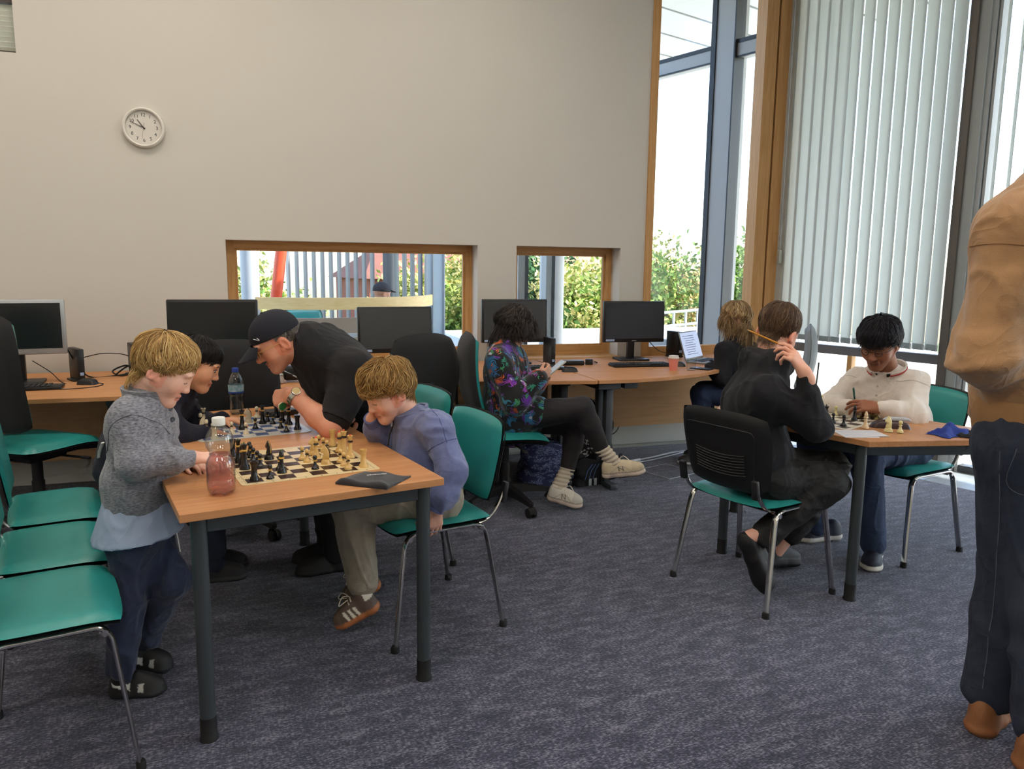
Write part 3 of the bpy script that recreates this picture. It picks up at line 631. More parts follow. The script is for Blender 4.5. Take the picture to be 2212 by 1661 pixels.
desk('beech desk with the silver framed monitor',-2.35,-.62,[(-2.35,4.46),(-1.6,4.44),(-.62,4.43)],legs=(-2.2,-.72))
desk('beech desk behind the table with the bottles',-.61,.86,[(-.61,4.43),(.1,4.46),(.86,4.50)],legs=(-.5,.76))
desk('beech desk the embroidered jacket woman sits at',.87,2.065,[(.87,4.50),(1.4,4.47),(2.065,4.335)],legs=(1.0,1.95))
dk=desk('bow fronted beech desk with the laptop and the pink cup',2.075,3.98,[(2.075,4.335),(2.35,4.33),(2.6,4.37),(2.9,4.47),(3.2,4.64),(3.5,4.80),(3.98,4.93)],legs=(2.20,3.55))
MB().rbox((.10,-1.02,.682),(.16,.30,.045),.004,1).rbox((.26,-1.02,.682),(.10,.28,.045),.004,1).build('bracket',DARKMET,dk)

# ---- monitors (screen faces -Y)
SCR=mat('screen_off',(22,23,26),.22,spec=.6); BEZ=mat('bezel_black',(20,21,24),.4); SILV=mat('bezel_silver',(168,172,176),.35,metal=.5); STK=mat('sticker_blue_white',(150,170,205),.6)
def monitor(label,x,y,rz,zc,w=.53,h=.325,bez=BEZ,base=True,scr=SCR,bz=.016,tilt=4,sticker=True,baseoff=.10):
    t=thing('monitor',label,'monitor',(x,y,.73),rz); z=zc-.73; T=Matrix.Rotation(math.radians(-tilt),3,'X')
    p=MB().rbox((0,0,z),(w,.035,h),.008,2,T).build('casing',bez,t)
    pn=MB().box(Vector((0,0,z))+T@Vector((0,-.0185,.006)),(w-2*bz,.002,h-2*bz-.012),T).build('screen',scr,t,False)
    MB().rbox(Vector((0,.03,z)),(w*.55,.04,h*.6),.015,2,T).build('back_housing',BEZ,t)
    if sticker: MB().box(Vector((0,0,z))+T@Vector((-w/2+.055,-.0185,-h/2+.016)),(.07,.002,.016),T).build('sticker',STK,t,False)
    MB().box(Vector((0,0,z))+T@Vector((0,-.0185,-h/2+.012)),(.035,.002,.005),T).build('maker_badge',GREYMET,t,False)
    if base:
        MB().rbox((0,baseoff*.5,z/2),(.055,.045,z+.02),.008,2).build('stand_column',BEZ,t)
        MB().rbox((0,baseoff*.3,.008),(.24,.19,.016),.007,2).build('stand_base',BEZ,t)
    return t
# ================================================================== DESK THINGS
monitor('silver framed monitor at the left edge of the room',-1.26,5.02,.10,1.058,.50,.315,SILV,tilt=2,bz=.022,sticker=False)
monitor('black monitor behind the dark haired boy',-.20,4.80,-.05,1.065,.50,.315,tilt=3)
monitor('black monitor beside the capped man, in front of the wide window',.915,5.06,.02,1.01,.50,.305,tilt=6,scr=mat('screen_grey_glare',(62,64,66),.3))
monitor('black monitor behind the woman in the embroidered jacket',1.83,5.28,-.03,1.045,.50,.315,tilt=2,scr=MATS['screen_grey_glare'])
monitor('black monitor between the small window and the laptop',2.80,5.27,-.10,1.030,.50,.315,tilt=2,scr=mat('screen_dark_grey',(44,45,52),.3))
KEYM=mat('keycap_black',(30,31,34),.55); 
kb_mesh=MB().rbox((0,0,.010),(.44,.135,.018),.005,2).mesh('kb_body')
key_mesh=MB().rbox((0,0,0),(.0165,.0165,.007),.002,1).mesh('key')
def keyboard(label,x,y,rz,n=(17,5)):
    t=thing('keyboard',label,'keyboard',(x,y,.73),rz); link('keyboard_body',kb_mesh,BEZ if not kb_mesh.materials else None,t)
    for i in range(n[0]):
        for j in range(n[1]):
            k=link('key',key_mesh,KEYM if not key_mesh.materials else None,t); k.location=(-.205+.0256*i,-.05+.0235*j,.0215); k.scale=(1.25,1.2,1)
keyboard('black keyboard in front of the silver framed monitor',-1.22,4.80,.05,(15,5))
keyboard('black keyboard below the monitor by the laptop',2.68,4.93,-.10)
keyboard('black keyboard hidden behind the phone of the woman',1.86,4.94,-.05,(15,5))
def mouse(label,x,y,rz):
    t=thing('computer_mouse',label,'mouse',(x,y,.73),rz)
    pad_obj('shell',BEZ,t,.033,.056,.036,.001,.5,10,None,p=2.4); MB().box((0,.03,.031),(.008,.018,.010)).build('scroll_wheel',RUBBER,t)
mouse('black mouse beside the small computer on the far desk',-.90,4.93,1.2); mouse('black mouse on the desk behind the phone',2.06,4.77,1.4); mouse('black mouse half hidden by the pink cup',2.96,4.86,.8)
def mini_pc(label,x,y,rz,h=.185,w=.036,d=.18,foot=True):
    t=thing('mini_computer',label,'computer',(x,y,.73),rz)
    MB().rbox((0,0,h/2+.008),(w,d,h),.004,2).build('case',BEZ,t); MB().box((0,-d/2-.001,h*.25),(w*.55,.002,.018)).build('sticker',STK,t,False)
    if foot: MB().rbox((0,0,.006),(w+.05,d*.7,.012),.004,2).build('stand',BEZ,t)
    for k in range(5): MB().box((0,-d/2-.001,h*.5+k*.012),(w*.5,.002,.004)).build('vent',RUBBER,t,False)
mini_pc('small black upright computer on the left desk',-.985,5.12,.45); mini_pc('small black computer half hidden by the standing boy',-.70,5.30,.3,.19)
mini_pc('slim black computer standing beside the woman\'s monitor',2.03,5.08,0,.20,.034,.16); mini_pc('black computer standing behind the laptop',3.26,5.42,.1,.20,.05,.16)
def cable(label,pts,r=.003,m=RUBBER,name='cable'):
    o=MB().tube(spline(pts,6),r,6).build(name,m); return tag(o,label,'cable')
Z=.733
cable('black cable curving from the silver framed monitor to the computer',[(-1.02,5.06,.93),(-.98,5.16,.80),(-.93,5.22,Z),(-.80,5.26,Z),(-.66,5.32,.75)],.004)
cable('black cable arching from the small upright computer to the wall',[(-.96,5.16,.86),(-.86,5.30,.87),(-.74,5.38,.84),(-.72,5.40,.75)],.003)
cable('thin cable looping over the desk in front of the small computer',[(-1.08,4.80,Z),(-.98,4.74,Z),(-.84,4.80,Z),(-.82,4.92,Z),(-.92,4.98,.736)],.0024)
cable('thin cable tangled between keyboard and small computer',[(-1.20,5.06,.86),(-1.10,5.00,.80),(-1.03,4.98,Z),(-.96,5.06,Z),(-.99,5.14,.85)],.0026)
cable('coiled black cable bundle beside the half hidden computer',[(-.80,5.28,.74),(-.74,5.34,.78),(-.70,5.27,.75),(-.77,5.22,.737),(-.82,5.28,.76),(-.74,5.30,.79),(-.69,5.24,.74)],.005)
cable('black cable hanging from the monitor behind the woman',[(1.87,5.32,.92),(1.875,5.25,.80),(1.86,5.18,Z)],.004)
cable('grey cable drooping from the laptop side monitor',[(2.95,5.30,.88),(3.05,5.32,.80),(3.17,5.36,.765),(3.24,5.42,.75)],.003,DARKMET)
cable('grey cable sagging below the beech desk panel',[(2.50,5.50,.26),(2.58,5.46,.12),(2.68,5.46,.10),(2.78,5.46,.13),(2.86,5.50,.26)],.004,DARKMET)
cable('grey cable hanging under the desk beside its leg',[(2.02,5.0,.70),(2.05,4.98,.45),(2.12,5.05,.36),(2.16,5.1,.34)],.003,DARKMET)
pb=thing('power_adapter','black power adapters lying in front of the small window sill','adapter',(2.22,5.10,.73),-.15); MB().rbox((0,0,.018),(.17,.055,.034),.006,2).build('brick',BEZ,pb); MB().rbox((.13,.01,.022),(.05,.04,.042),.006,2).build('plug',BEZ,pb); MB().tube(spline([(.155,.01,.03),(.20,.03,.012),(.17,.08,.006),(.02,.09,.006)],5),.003,6).build('lead',RUBBER,pb)
jk=thing('cable_heap','heap of adapters and white plugs on the desk behind the capped man','cables',(.17,4.70,.73)); MB().rbox((-.05,0,.03),(.12,.07,.055),.01,2).build('plug',mat('plug_grey',(190,188,182),.5),jk); MB().rbox((.06,.05,.055),(.10,.08,.09),.02,2).build('brick',BEZ,jk)
for k in range(3): MB().tube(spline([(-.12+.03*k,-.05,.005),(-.04,-.06+.02*k,.07+.01*k),(.06,-.03,.05),(.13,.02-.03*k,.005)],5),.004,6).build('lead',RUBBER if k<2 else GREYMET,jk)
# laptop: screen to the left rear, user on the right
lp=thing('laptop','open silver laptop with a bright document on its screen','laptop',(3.32,5.02,.73),math.radians(34))
MB().rbox((0,0,.008),(.33,.225,.015),.005,2).build('keyboard_deck',mat('laptop_silver',(150,154,160),.35,metal=.6),lp)
for i in range(12):
    for j in range(4):
        k=link('key',key_mesh,None,lp); k.location=(-.135+.0245*i,-.01+.022*j,.0165); k.scale=(1.2,1.1,.6)
T=Matrix.Rotation(math.radians(-18),3,'X')
MB().rbox(Vector((0,.112,.012))+T@Vector((0,0,.115)),(.33,.008,.225),.004,2,T).build('lid',MATS['laptop_silver'],lp)
MB().box(Vector((0,.112,.012))+T@Vector((0,-.0045,.118)),(.312,.001,.200),T).build('screen',emit('laptop_display',(176,190,220),.55),lp,False)
for k in range(9): MB().box(Vector((0,.112,.012))+T@Vector((-.03+.01*(k%3),-.0054,.19-.018*k)),(.20-.02*(k%4),.0004,.004),T).build('text_line',mat('screen_text',(120,132,168),.5),lp,False)
cp=thing('paper_cup','pink takeaway cup with white lid on the bow fronted desk','cup',(2.80,4.66,.73)); MB().lathe([(.027,0),(.036,.088)],24).build('cup_wall',mat('cup_pink',(232,140,124),.6),cp); MB().lathe([(.038,.084),(.039,.092),(.035,.094),(.034,.104),(.030,.105),(.001,.105)],24,cap=False).build('lid',mat('cup_lid',(228,220,210),.5),cp)
CLEAR=mat('clear_glass',(245,248,248),.03,trans=1); 
gl=thing('drinking_glass','clear faceted drinking glass beside the pink cup','glass',(2.925,4.63,.73)); MB().lathe([(.030,0),(.036,.085),(.034,.085),(.028,.008),(.001,.008)],12,cap=False).lathe([(.001,0),(.030,0)],12,cap=False).build('glass_wall',glass_thin('tumbler_glass',(248,250,250),.04,5),gl)
ph=thing('smartphone','black smartphone lying on the desk by the laptop','phone',(3.03,4.66,.73),.5); MB().rbox((0,0,.005),(.075,.15,.009),.004,2).build('phone_body',BEZ,ph); MB().box((0,0,.0098),(.068,.142,.0006)).build('screen',SCR,ph,False)

# ---- floor: cables, box lid, bags
fc=thing('floor_cable','white extension cable running across the carpet to a floor box','cable',(2.62,4.93,0)); MB().tube(spline([(-.10,-.02,.012),(-.03,-.01,.03),(.03,.03,.012),(.25,.10,.010),(.50,.19,.012),(.75,.22,.010),(1.1,.30,.01)],6),.007,8).build('sheath',mat('cable_white',(196,200,206),.5),fc); MB().tube(spline([(-.02,-.02,.01),(.2,.03,.008),(.45,.13,.008),(.6,.2,.008)],5),.005,6).build('sheath',MATS['cable_white'],fc)
MB().tube([(.02,.015,.014),(.12,.05,.014)],.011,8).build('connector',mat('connector_white',(226,228,230),.4),fc); MB().tube(spline([(-.1,-.02,.012),(-.09,-.03,.09),(-.05,0,.06)],4),.004,6).build('plug_lead',RUBBER,fc)
fb=thing('floor_box_lid','square carpet covered floor box lid with pale metal edge','floor box',(2.79,4.66,.001),.32); 
for k,(a,b) in enumerate((((.15,-.15),(.15,.15)),((-.15,-.15),(.15,-.15)),((-.15,-.15),(-.15,.15)),((-.15,.15),(.15,.15)))): MB().tube([(*a,0.001),(*b,0.001)],.003,6).build('edge_trim',GREYMET,fb)
MB().b2((-.147,-.147,-.001),(.147,.147,.0015)).build('carpet_inset',CARPET,fb,False)
def bag(name,label,x,y,rz,w,d,h,m,seed,top=True):
    t=thing(name,label,'bag',(x,y,0),rz); rg=random.Random(seed); n=20; rows=12; v=[];f=[]
    for r in range(rows+1):
        z=h*r/rows; sh=1-.10*math.sin(PI*r/rows)*rg.random()-.12*(r/rows)**2
        for k in range(n):
            a=2*PI*k/n; ex=math.copysign(abs(math.cos(a))**.55,math.cos(a)); ey=math.copysign(abs(math.sin(a))**.55,math.sin(a))
            wob=1+.06*math.sin(3*a+r*.9+seed)+.04*math.sin(7*a-r)
            v.append((w/2*ex*sh*wob,d/2*ey*sh*wob*(1-.45*(r/rows)**2),z+(.02*math.sin(4*a+seed) if r==rows else 0)+(.004 if r==0 else 0)))
    for r in range(rows):
        for k in range(n): f.append((r*n+k,r*n+(k+1)%n,(r+1)*n+(k+1)%n,(r+1)*n+k))
    f.append(tuple(range(n))[::-1])
    MB().add(v,f).build('bag_body',m,t,True,70); 
    if top:
        for s in (-1,1): MB().tube(spline([(-w*.22,s*d*.16,h*.96),(-w*.12,s*d*.2,h*1.08),(w*.12,s*d*.2,h*1.06),(w*.22,s*d*.16,h*.96)],5),.0,n=6,flat=(.012,.003)).build('strap',m,t)
    return t
def print_mat(name,base,ink,scale,thr,stretch=(1,1,1)):
    m=bpy.data.materials.new(name); m.use_nodes=True; nt=m.node_tree; b=nt.nodes['Principled BSDF']; N=nt.nodes.new; L=nt.links.new
    tc=N('ShaderNodeTexCoord'); mp=N('ShaderNodeMapping'); mp.inputs['Scale'].default_value=stretch; L(tc.outputs['Object'],mp.inputs[0]); nz=N('ShaderNodeTexNoise'); nz.inputs['Scale'].default_value=scale; nz.inputs['Detail'].default_value=2; L(mp.outputs[0],nz.inputs[0])
    big=N('ShaderNodeTexNoise'); big.inputs['Scale'].default_value=scale*.16; L(mp.outputs[0],big.inputs[0])
    g1=N('ShaderNodeMath'); g1.operation='GREATER_THAN'; g1.inputs[1].default_value=thr; L(nz.outputs[0],g1.inputs[0]); g2=N('ShaderNodeMath'); g2.operation='GREATER_THAN'; g2.inputs[1].default_value=.5; L(big.outputs[0],g2.inputs[0]); mu=N('ShaderNodeMath'); mu.operation='MULTIPLY'; L(g1.outputs[0],mu.inputs[0]); L(g2.outputs[0],mu.inputs[1])
    mx=N('ShaderNodeMix'); mx.data_type='RGBA'; mx.inputs[6].default_value=(*lin(base),1); mx.inputs[7].default_value=(*lin(ink),1); L(mu.outputs[0],mx.inputs[0]); L(mx.outputs[2],b.inputs['Base Color']); b.inputs['Roughness'].default_value=.75; return m
bag('shopping_bag','black bag with white floral print standing behind the crossed legs',2.20,4.72,.2,.34,.24,.50,print_mat('floral_print',(18,18,22),(186,186,190),60,.56),1)
bag('tote_bag','navy tote bag with pale woven pattern under the woman\'s knee',1.86,4.66,-.1,.40,.26,.27,print_mat('woven_print',(34,42,84),(120,130,170),110,.52,(1,1,2.4)),2)
bk=bag('gym_bag','black bag with navy chevrons and grey bars below the printed bag',2.12,4.55,.12,.26,.16,.17,mat('bag_black',(16,17,22),.8,bump=.2),3,False)
NAV=mat('chevron_blue',(70,92,140),.7)
for k in range(3): MB().tube([(-.08+.03*k,-.086,.05+.0*k),(-.06+.03*k,-.084,.11),(-.02+.025*k,-.08,.15)],.003,5).build('chevron',NAV,bk)
for k in (0,1): MB().b2((-.05+.04*k,-.088,.008),(-.03+.04*k,-.083,.055)).build('bar',GREYMET,bk,False)

# ================================================================== CHESS
def board_mat(name,light,darkc,size,sq,mx_):
    m=bpy.data.materials.new(name); m.use_nodes=True; nt=m.node_tree; b=nt.nodes['Principled BSDF']; N=nt.nodes.new; L=nt.links.new
    tc=N('ShaderNodeTexCoord'); sp=N('ShaderNodeSeparateXYZ'); L(tc.outputs['Object'],sp.inputs[0])
    def M(op,a,bv=None,c=None):
        n=N('ShaderNodeMath'); n.operation=op
        for i,q in enumerate((a,bv,c)):
            if q is None: continue
            if isinstance(q,(int,float)): n.inputs[i].default_value=q
            else: L(q,n.inputs[i])
        return n.outputs[0]
    x=M('DIVIDE',M('SUBTRACT',sp.outputs[0],mx_),sq); y=M('DIVIDE',M('SUBTRACT',sp.outputs[1],mx_),sq)
    par=M('MODULO',M('ADD',M('FLOOR',x),M('FLOOR',y)),2); odd=M('LESS_THAN',M('ABSOLUTE',par),.5)
    inn=M('MULTIPLY',M('MULTIPLY',M('GREATER_THAN',x,0),M('LESS_THAN',x,8)),M('MULTIPLY',M('GREATER_THAN',y,0),M('LESS_THAN',y,8)))
    def line(d):   # thin printed border
        lo,hi=mx_-d,mx_+8*sq+d
        ex=M('LESS_THAN',M('MINIMUM',M('ABSOLUTE',M('SUBTRACT',sp.outputs[0],lo)),M('ABSOLUTE',M('SUBTRACT',sp.outputs[0],hi))),.0007)
        ey=M('LESS_THAN',M('MINIMUM',M('ABSOLUTE',M('SUBTRACT',sp.outputs[1],lo)),M('ABSOLUTE',M('SUBTRACT',sp.outputs[1],hi))),.0007)
        ix=M('MULTIPLY',M('GREATER_THAN',sp.outputs[0],lo-.001),M('LESS_THAN',sp.outputs[0],hi+.001)); iy=M('MULTIPLY',M('GREATER_THAN',sp.outputs[1],lo-.001),M('LESS_THAN',sp.outputs[1],hi+.001))
        return M('MAXIMUM',M('MULTIPLY',ex,iy),M('MULTIPLY',ey,ix))
    f=M('MAXIMUM',M('MULTIPLY',odd,inn),M('MULTIPLY',line(.004),.8))
    mx=N('ShaderNodeMix'); mx.data_type='RGBA'; L(f,mx.inputs[0]); mx.inputs[6].default_value=(*lin(light),1); mx.inputs[7].default_value=(*lin(darkc),1); L(mx.outputs[2],b.inputs['Base Color']); b.inputs['Roughness'].default_value=.32
    return m
def chessboard(label,A,ang,size,m,z=TOPZ,curl=0,corner=.012):
    t=thing('chessboard',label,'chessboard',(A[0],A[1],z),ang); n=20
    mb=MB(); out=[]
    for (cx,cy,a0) in ((size-corner,corner,-PI/2),(size-corner,size-corner,0),(corner,size-corner,PI/2),(corner,corner,PI)):
        for k in range(5): a=a0+PI/2*k/4; out.append((cx+corner*math.cos(a),cy+corner*math.sin(a)))
    mb.prism(out,.0005,.0025); mb.build('mat',m,t,False)
    return t
SQ=.0525; MG=.021
NB=(-.042,2.493,math.radians(10.7)); FB=(-.205,3.18,math.radians(11.3)); RB=(2.50,2.66,math.radians(22))
b1=chessboard('roll up chessboard with brown and cream squares',NB[:2],NB[2],.462,board_mat('board_brown',(226,204,158),(50,28,22),.462,SQ,MG))
b2=chessboard('roll up chessboard with blue and white squares',FB[:2],FB[2],.45,board_mat('board_blue',(206,204,196),(72,92,138),.45,.051,.021),corner=.03)
b3=chessboard('roll up chessboard with grey brown squares on the trapezoid table',RB[:2],RB[2],.47,board_mat('board_grey',(222,214,196),(88,78,70),.47,.0535,.021))
for k in range(8):
    text('rank_mark',str(k+1),.012,INK,b1,(.0085,MG+SQ*(k+.5),.0027),(0,0,-PI/2),.0001); text('file_mark','abcdefgh'[k],.012,INK,b1,(MG+SQ*(k+.5),.0085,.0027),(0,0,0),.0001)
# lathe profiles (unit: metres, for height h=1 scaled)
PROF={
 'pawn':[(.21,0),(.27,.0),(.27,.05),(.24,.10),(.245,.13),(.16,.22),(.10,.40),(.085,.55)],
 'rook':[(.20,0),(.25,0),(.25,.05),(.22,.10),(.225,.15),(.165,.22),(.14,.55),(.15,.78),(.19,.84),(.195,.99),(.14,.99),(.13,.93),(.001,.93)],
 'bishop':[(.17,0),(.205,0),(.205,.045),(.18,.09),(.185,.12),(.12,.20),(.085,.42),(.075,.60)],
 'queen':[(.165,0),(.20,0),(.20,.04),(.17,.08),(.175,.11),(.115,.19),(.08,.45),(.075,.66)],
 'king':[(.155,0),(.19,0),(.19,.04),(.165,.08),(.17,.11),(.11,.18),(.08,.45),(.075,.66)],
}
def piece_meshes(kind,h):
    """[(part name, mesh, slot)] slot: 0 body, 1 band, 2 tip"""
    out=[]
    def L(name,prof,slot,n=20): out.append((name,MB().lathe([(r*h,z*h) for r,z in prof],n).mesh(name,True,50),slot))
    if kind=='knight':
        L('base',[(.22,0),(.26,0),(.26,.05),(.23,.10),(.235,.14),(.19,.20),(.17,.24)],0)
        prof=[(-.17,.22),(.17,.22),(.18,.34),(.10,.50),(.11,.58),(.24,.60),(.27,.68),(.20,.78),(.09,.90),(.06,1.0),(.01,.92),(-.07,.86),(-.15,.72),(-.19,.52)]
        bm=bmesh.new()
        vs=[bm.verts.new((0,x*h,z*h)) for x,z in prof]; fc=bm.faces.new(vs)
        e=bmesh.ops.extrude_face_region(bm,geom=[fc]); ev=[q for q in e['geom'] if isinstance(q,bmesh.types.BMVert)]
        for q in bm.verts: q.co.x=-.085*h
        for q in ev: q.co.x=.085*h
        for q in bm.verts:
            k=1-.45*max(0,(q.co.z/h-.5)); q.co.x*=k
        bmesh.ops.recalc_face_normals(bm,faces=bm.faces); bmesh.ops.bevel(bm,geom=list(bm.edges),offset=.028*h,segments=2,profile=.5,affect='EDGES')
        me=bpy.data.meshes.new('horse_head'); bm.to_mesh(me); bm.free(); finish(me,True,60); out.append(('horse_head',me,0))
        out.append(('mane',MB().tube([(0,x*h-.006*h,z*h) for x,z in [(-.185,.36),(-.20,.52),(-.165,.72),(-.08,.87),(0,.95)]],.022*h,6).mesh('mane'),1)); return out
    L('body',PROF[kind],0)
    if kind=='pawn':
        L('band',[(.06,.53),(.14,.555),(.15,.58),(.13,.605),(.06,.62)],1); L('head',[(.02,.60)]+[(.155*math.sin(PI*k/8),.80-.155*math.cos(PI*k/8)*1.15) for k in range(1,8)]+[(.01,.98)],0)
    elif kind=='bishop':
        L('band',[(.05,.59),(.115,.61),(.12,.645),(.10,.67),(.05,.68)],1); L('head',[(.05,.67),(.085,.69),(.105,.76),(.09,.85),(.055,.92)],0); L('tip',[(.055,.92),(.045,.96),(.02,.995),(.001,1.0)],2)
    elif kind=='queen':
        L('band',[(.05,.64),(.11,.66),(.115,.69),(.09,.71),(.05,.72)],1); L('head',[(.05,.71),(.08,.74),(.075,.80),(.125,.93),(.10,.93),(.06,.90),(.001,.90)],0); L('tip',[(.015,.90),(.035,.94),(.035,.965),(.001,1.0)],2)
    elif kind=='king':
        L('band',[(.05,.64),(.11,.66),(.115,.69),(.09,.71),(.05,.72)],1); L('head',[(.05,.71),(.085,.74),(.08,.78),(.12,.89),(.12,.905),(.001,.92)],0); L('tip',[(.02,.91),(.022,.94),(.04,.955),(.018,.975),(.012,1.0),(.001,1.0)],2)
    elif kind=='rook':
        pass
    return out
IVORY=mat('piece_boxwood',(226,184,112),.32,coat=.3,var=.12,vscale=60); EBON=mat('piece_black',(20,19,20),.26,coat=.4); GOLDB=mat('piece_yellow_band',(206,162,72),.4); REDT=mat('piece_red_tip',(226,84,52),.4); GRNT=mat('piece_green_tip',(60,90,36),.35)
BONE=mat('piece_bone',(222,208,176),.4); PWH=mat('piece_cream_plastic',(224,212,152),.4); PWB=mat('piece_pale_plastic',(228,200,160),.4); PBK=mat('piece_black_plastic',(22,21,24),.35)
SETS={'near_white':(IVORY,EBON,REDT),'near_black':(EBON,GOLDB,GRNT),'far_white':(BONE,EBON,EBON),'far_black':(EBON,GOLDB,EBON),'plain_white':(PWH,PWH,PWH),'plain_pale':(PWB,PWB,PWB),'plain_black':(PBK,PBK,PBK)}
HT={'pawn':.050,'rook':.064,'knight':.068,'bishop':.080,'queen':.088,'king':.096}; PCACHE={}
def piece(kind,sett,label,x,y,rz=0.0,z=TOPZ+.0025,hs=1.0,group=None):
    key=(kind,sett)
    if key not in PCACHE:
        PCACHE[key]=piece_meshes(kind,HT[kind])
        for nm,me,sl in PCACHE[key]: me.materials.append(SETS[sett][sl])
    t=thing('chess_'+kind,label,'chess piece',(x,y,z),rz,group); t.scale=(hs,)*3
    for nm,me,sl in PCACHE[key]: link(nm,me,None,t)
    return t
def onb(B,u,v): c,s=math.cos(B[2]),math.sin(B[2]); return B[0]+u*c-v*s, B[1]+u*s+v*c
def sqp(i,j): return MG+SQ*(i+.5)+RNG.uniform(-.004,.004), MG+SQ*(j+.5)+RNG.uniform(-.004,.004)
def np_(kind,sett,label,i,j,rz=None,group=None):
    x,y=onb(NB,*sqp(i,j)); return piece(kind,sett,label,x,y,RNG.uniform(0,6) if rz is None else rz,group=group)
G1='black pawns on the brown chessboard'; G2='boxwood pawns on the brown chessboard'
np_('rook','near_black','black rook on the brown board\'s corner next to the pink drink bottle',0,0); np_('pawn','near_black','black yellow banded pawn beside the black corner rook',1,0)
np_('bishop','near_black','black bishop with green tip standing out on the brown board',2,1); np_('pawn','near_black','black pawn touching the green tipped bishop',2,2)
np_('knight','near_black','black knight standing alone at the brown board\'s far edge',2,5,NB[2]+.3)
np_('king','near_black','black king behind the corner rook on the brown board',0,3); np_('bishop','near_black','black bishop between the black king and queen',0,4); np_('queen','near_black','black queen with yellow tip at the brown board\'s edge',0,5); np_('rook','near_black','black rook at the brown board\'s far corner',0,7)
for j,w in zip((3,4,5,6,7),('nearest the camera','second from the camera','in the middle','fourth from the camera','farthest from the camera')): np_('pawn','near_black','black pawn %s in the close file of five on the brown board'%w,1,j,group=G1)
np_('pawn','near_black','lone black pawn in front of the boxwood knight',4,1)
np_('rook','near_white','boxwood rook on the corner nearest the black pouch',7,0); np_('rook','near_white','boxwood rook by the capped man\'s elbow',7,7)
for j,w in zip((0,1,2),('first','second','third')): np_('pawn','near_white','boxwood pawn %s from the black pouch in the row beside the near rook'%w,6,j,group=G2)
for j,w in zip((5,6,7),('nearest','middle','farthest')): np_('pawn','near_white','%s boxwood pawn of the three behind the boxwood bishops'%w,6,j,group='far boxwood pawns on the brown chessboard')
np_('queen','near_white','boxwood queen with dark band beside the near rook',7,3); np_('king','near_white','boxwood king between queen and red tipped bishop',7,4); np_('bishop','near_white','red tipped boxwood bishop beside the king',7,5)
np_('knight','near_white','boxwood knight with dark mane in the middle of the brown board',5,2,NB[2]+PI/2-.3); np_('bishop','near_white','red tipped boxwood bishop between the two knights',5,4); np_('knight','near_white','boxwood knight turned to its left behind the red tipped bishop',5,5,NB[2]+PI/2+.2)
np_('pawn','near_white','front boxwood pawn advanced beside the lone black pawn',4,3); np_('pawn','near_white','boxwood pawn just behind the advanced front pawn',4,4)
def fp(kind,sett,label,u,v,rz=None,group=None,hs=.98):
    x,y=onb((-.195,3.195,FB[2]),u,v); return piece(kind,sett,label,x,y,RNG.uniform(0,6) if rz is None else rz,hs=hs,group=group)
fp('bishop','far_white','bone white bishop with red stripe at the blue board\'s near corner',.030,.085); fp('rook','far_white','bone white rook beside the boy\'s hand',.050,.022); fp('rook','far_white','bone white rook at the blue board\'s far corner',.027,.375)
fp('knight','far_white','bone white knight next to the red striped bishop',.030,.185,FB[2]-PI/2); fp('bishop','far_white','bone white bishop behind the bone white knight',.030,.235); fp('queen','far_white','bone white queen with dark tip on the blue board',.052,.30)
fp('pawn','far_white','farther bone white pawn of the pair in front of the queen',.085,.305,group='paired bone pawns'); fp('pawn','far_white','nearer bone white pawn of the pair in front of the queen',.090,.245,group='paired bone pawns'); fp('pawn','far_white','bone white pawn below the clear water bottle',.130,.350)
fp('pawn','far_white','bone white pawn right of the pink drink bottle\'s cap',.132,.110); fp('pawn','far_white','bone white pawn at the blue board\'s near edge',.180,.062); fp('king','far_black','tall black king in the middle of the blue board',.185,.165,hs=.95)
fp('knight','far_white','bone white knight below the water bottle',.237,.300,FB[2]+PI/2); fp('pawn','far_white','bone white pawn under the capped man\'s fingers',.294,.395,hs=1.1); fp('pawn','far_black','black pawn in front of the bone white knight',.237,.155)
fp('queen','far_black','black queen being moved by the capped man',.288,.250)
for u,v,w in ((.318,.285,'farther'),(.326,.222,'nearer')): fp('pawn','far_black','%s black pawn crowded behind the moved black queen'%w,u,v,group='crowded black pawns')
fp('pawn','far_black','black pawn on the blue board left of the near corner',.335,.115); fp('pawn','far_black','black pawn closest to the brown board on the blue board',.338,.032); fp('rook','far_black','black rook below the capped man\'s forearm',.392,.060); fp('king','far_black','black piece with gold collar under the forearm',.385,.180,hs=.92); fp('bishop','far_black','black bishop under the capped man\'s wrist',.372,.240); fp('rook','far_black','black rook at the blue board\'s far corner under the hand',.374,.360)
def rp_(kind,sett,label,x,y,rz=None,hs=.95): return piece(kind,sett,label,x,y,RNG.uniform(0,6) if rz is None else rz,hs=hs)
rp_('king','plain_black','black plastic king at the hoodie sleeve',2.481,2.785,hs=1.0); rp_('pawn','plain_black','black plastic pawn beside the black plastic king',2.545,2.806,hs=1.0); rp_('pawn','plain_black','black plastic pawn alone in front on the grey brown board',2.547,2.742,hs=1.05); rp_('bishop','plain_black','black plastic bishop in the middle of the grey brown board',2.694,2.835,hs=.92)
rp_('king','plain_white','cream plastic king at the hoodie person\'s elbow',2.660,3.03,hs=1.05); rp_('pawn','plain_white','cream plastic pawn hidden beside the cream king',2.655,2.985); rp_('rook','plain_white','cream plastic rook at the back of the grey brown board',2.775,3.085,hs=1.2); rp_('pawn','plain_white','cream plastic pawn in front of the back rook',2.705,2.97)
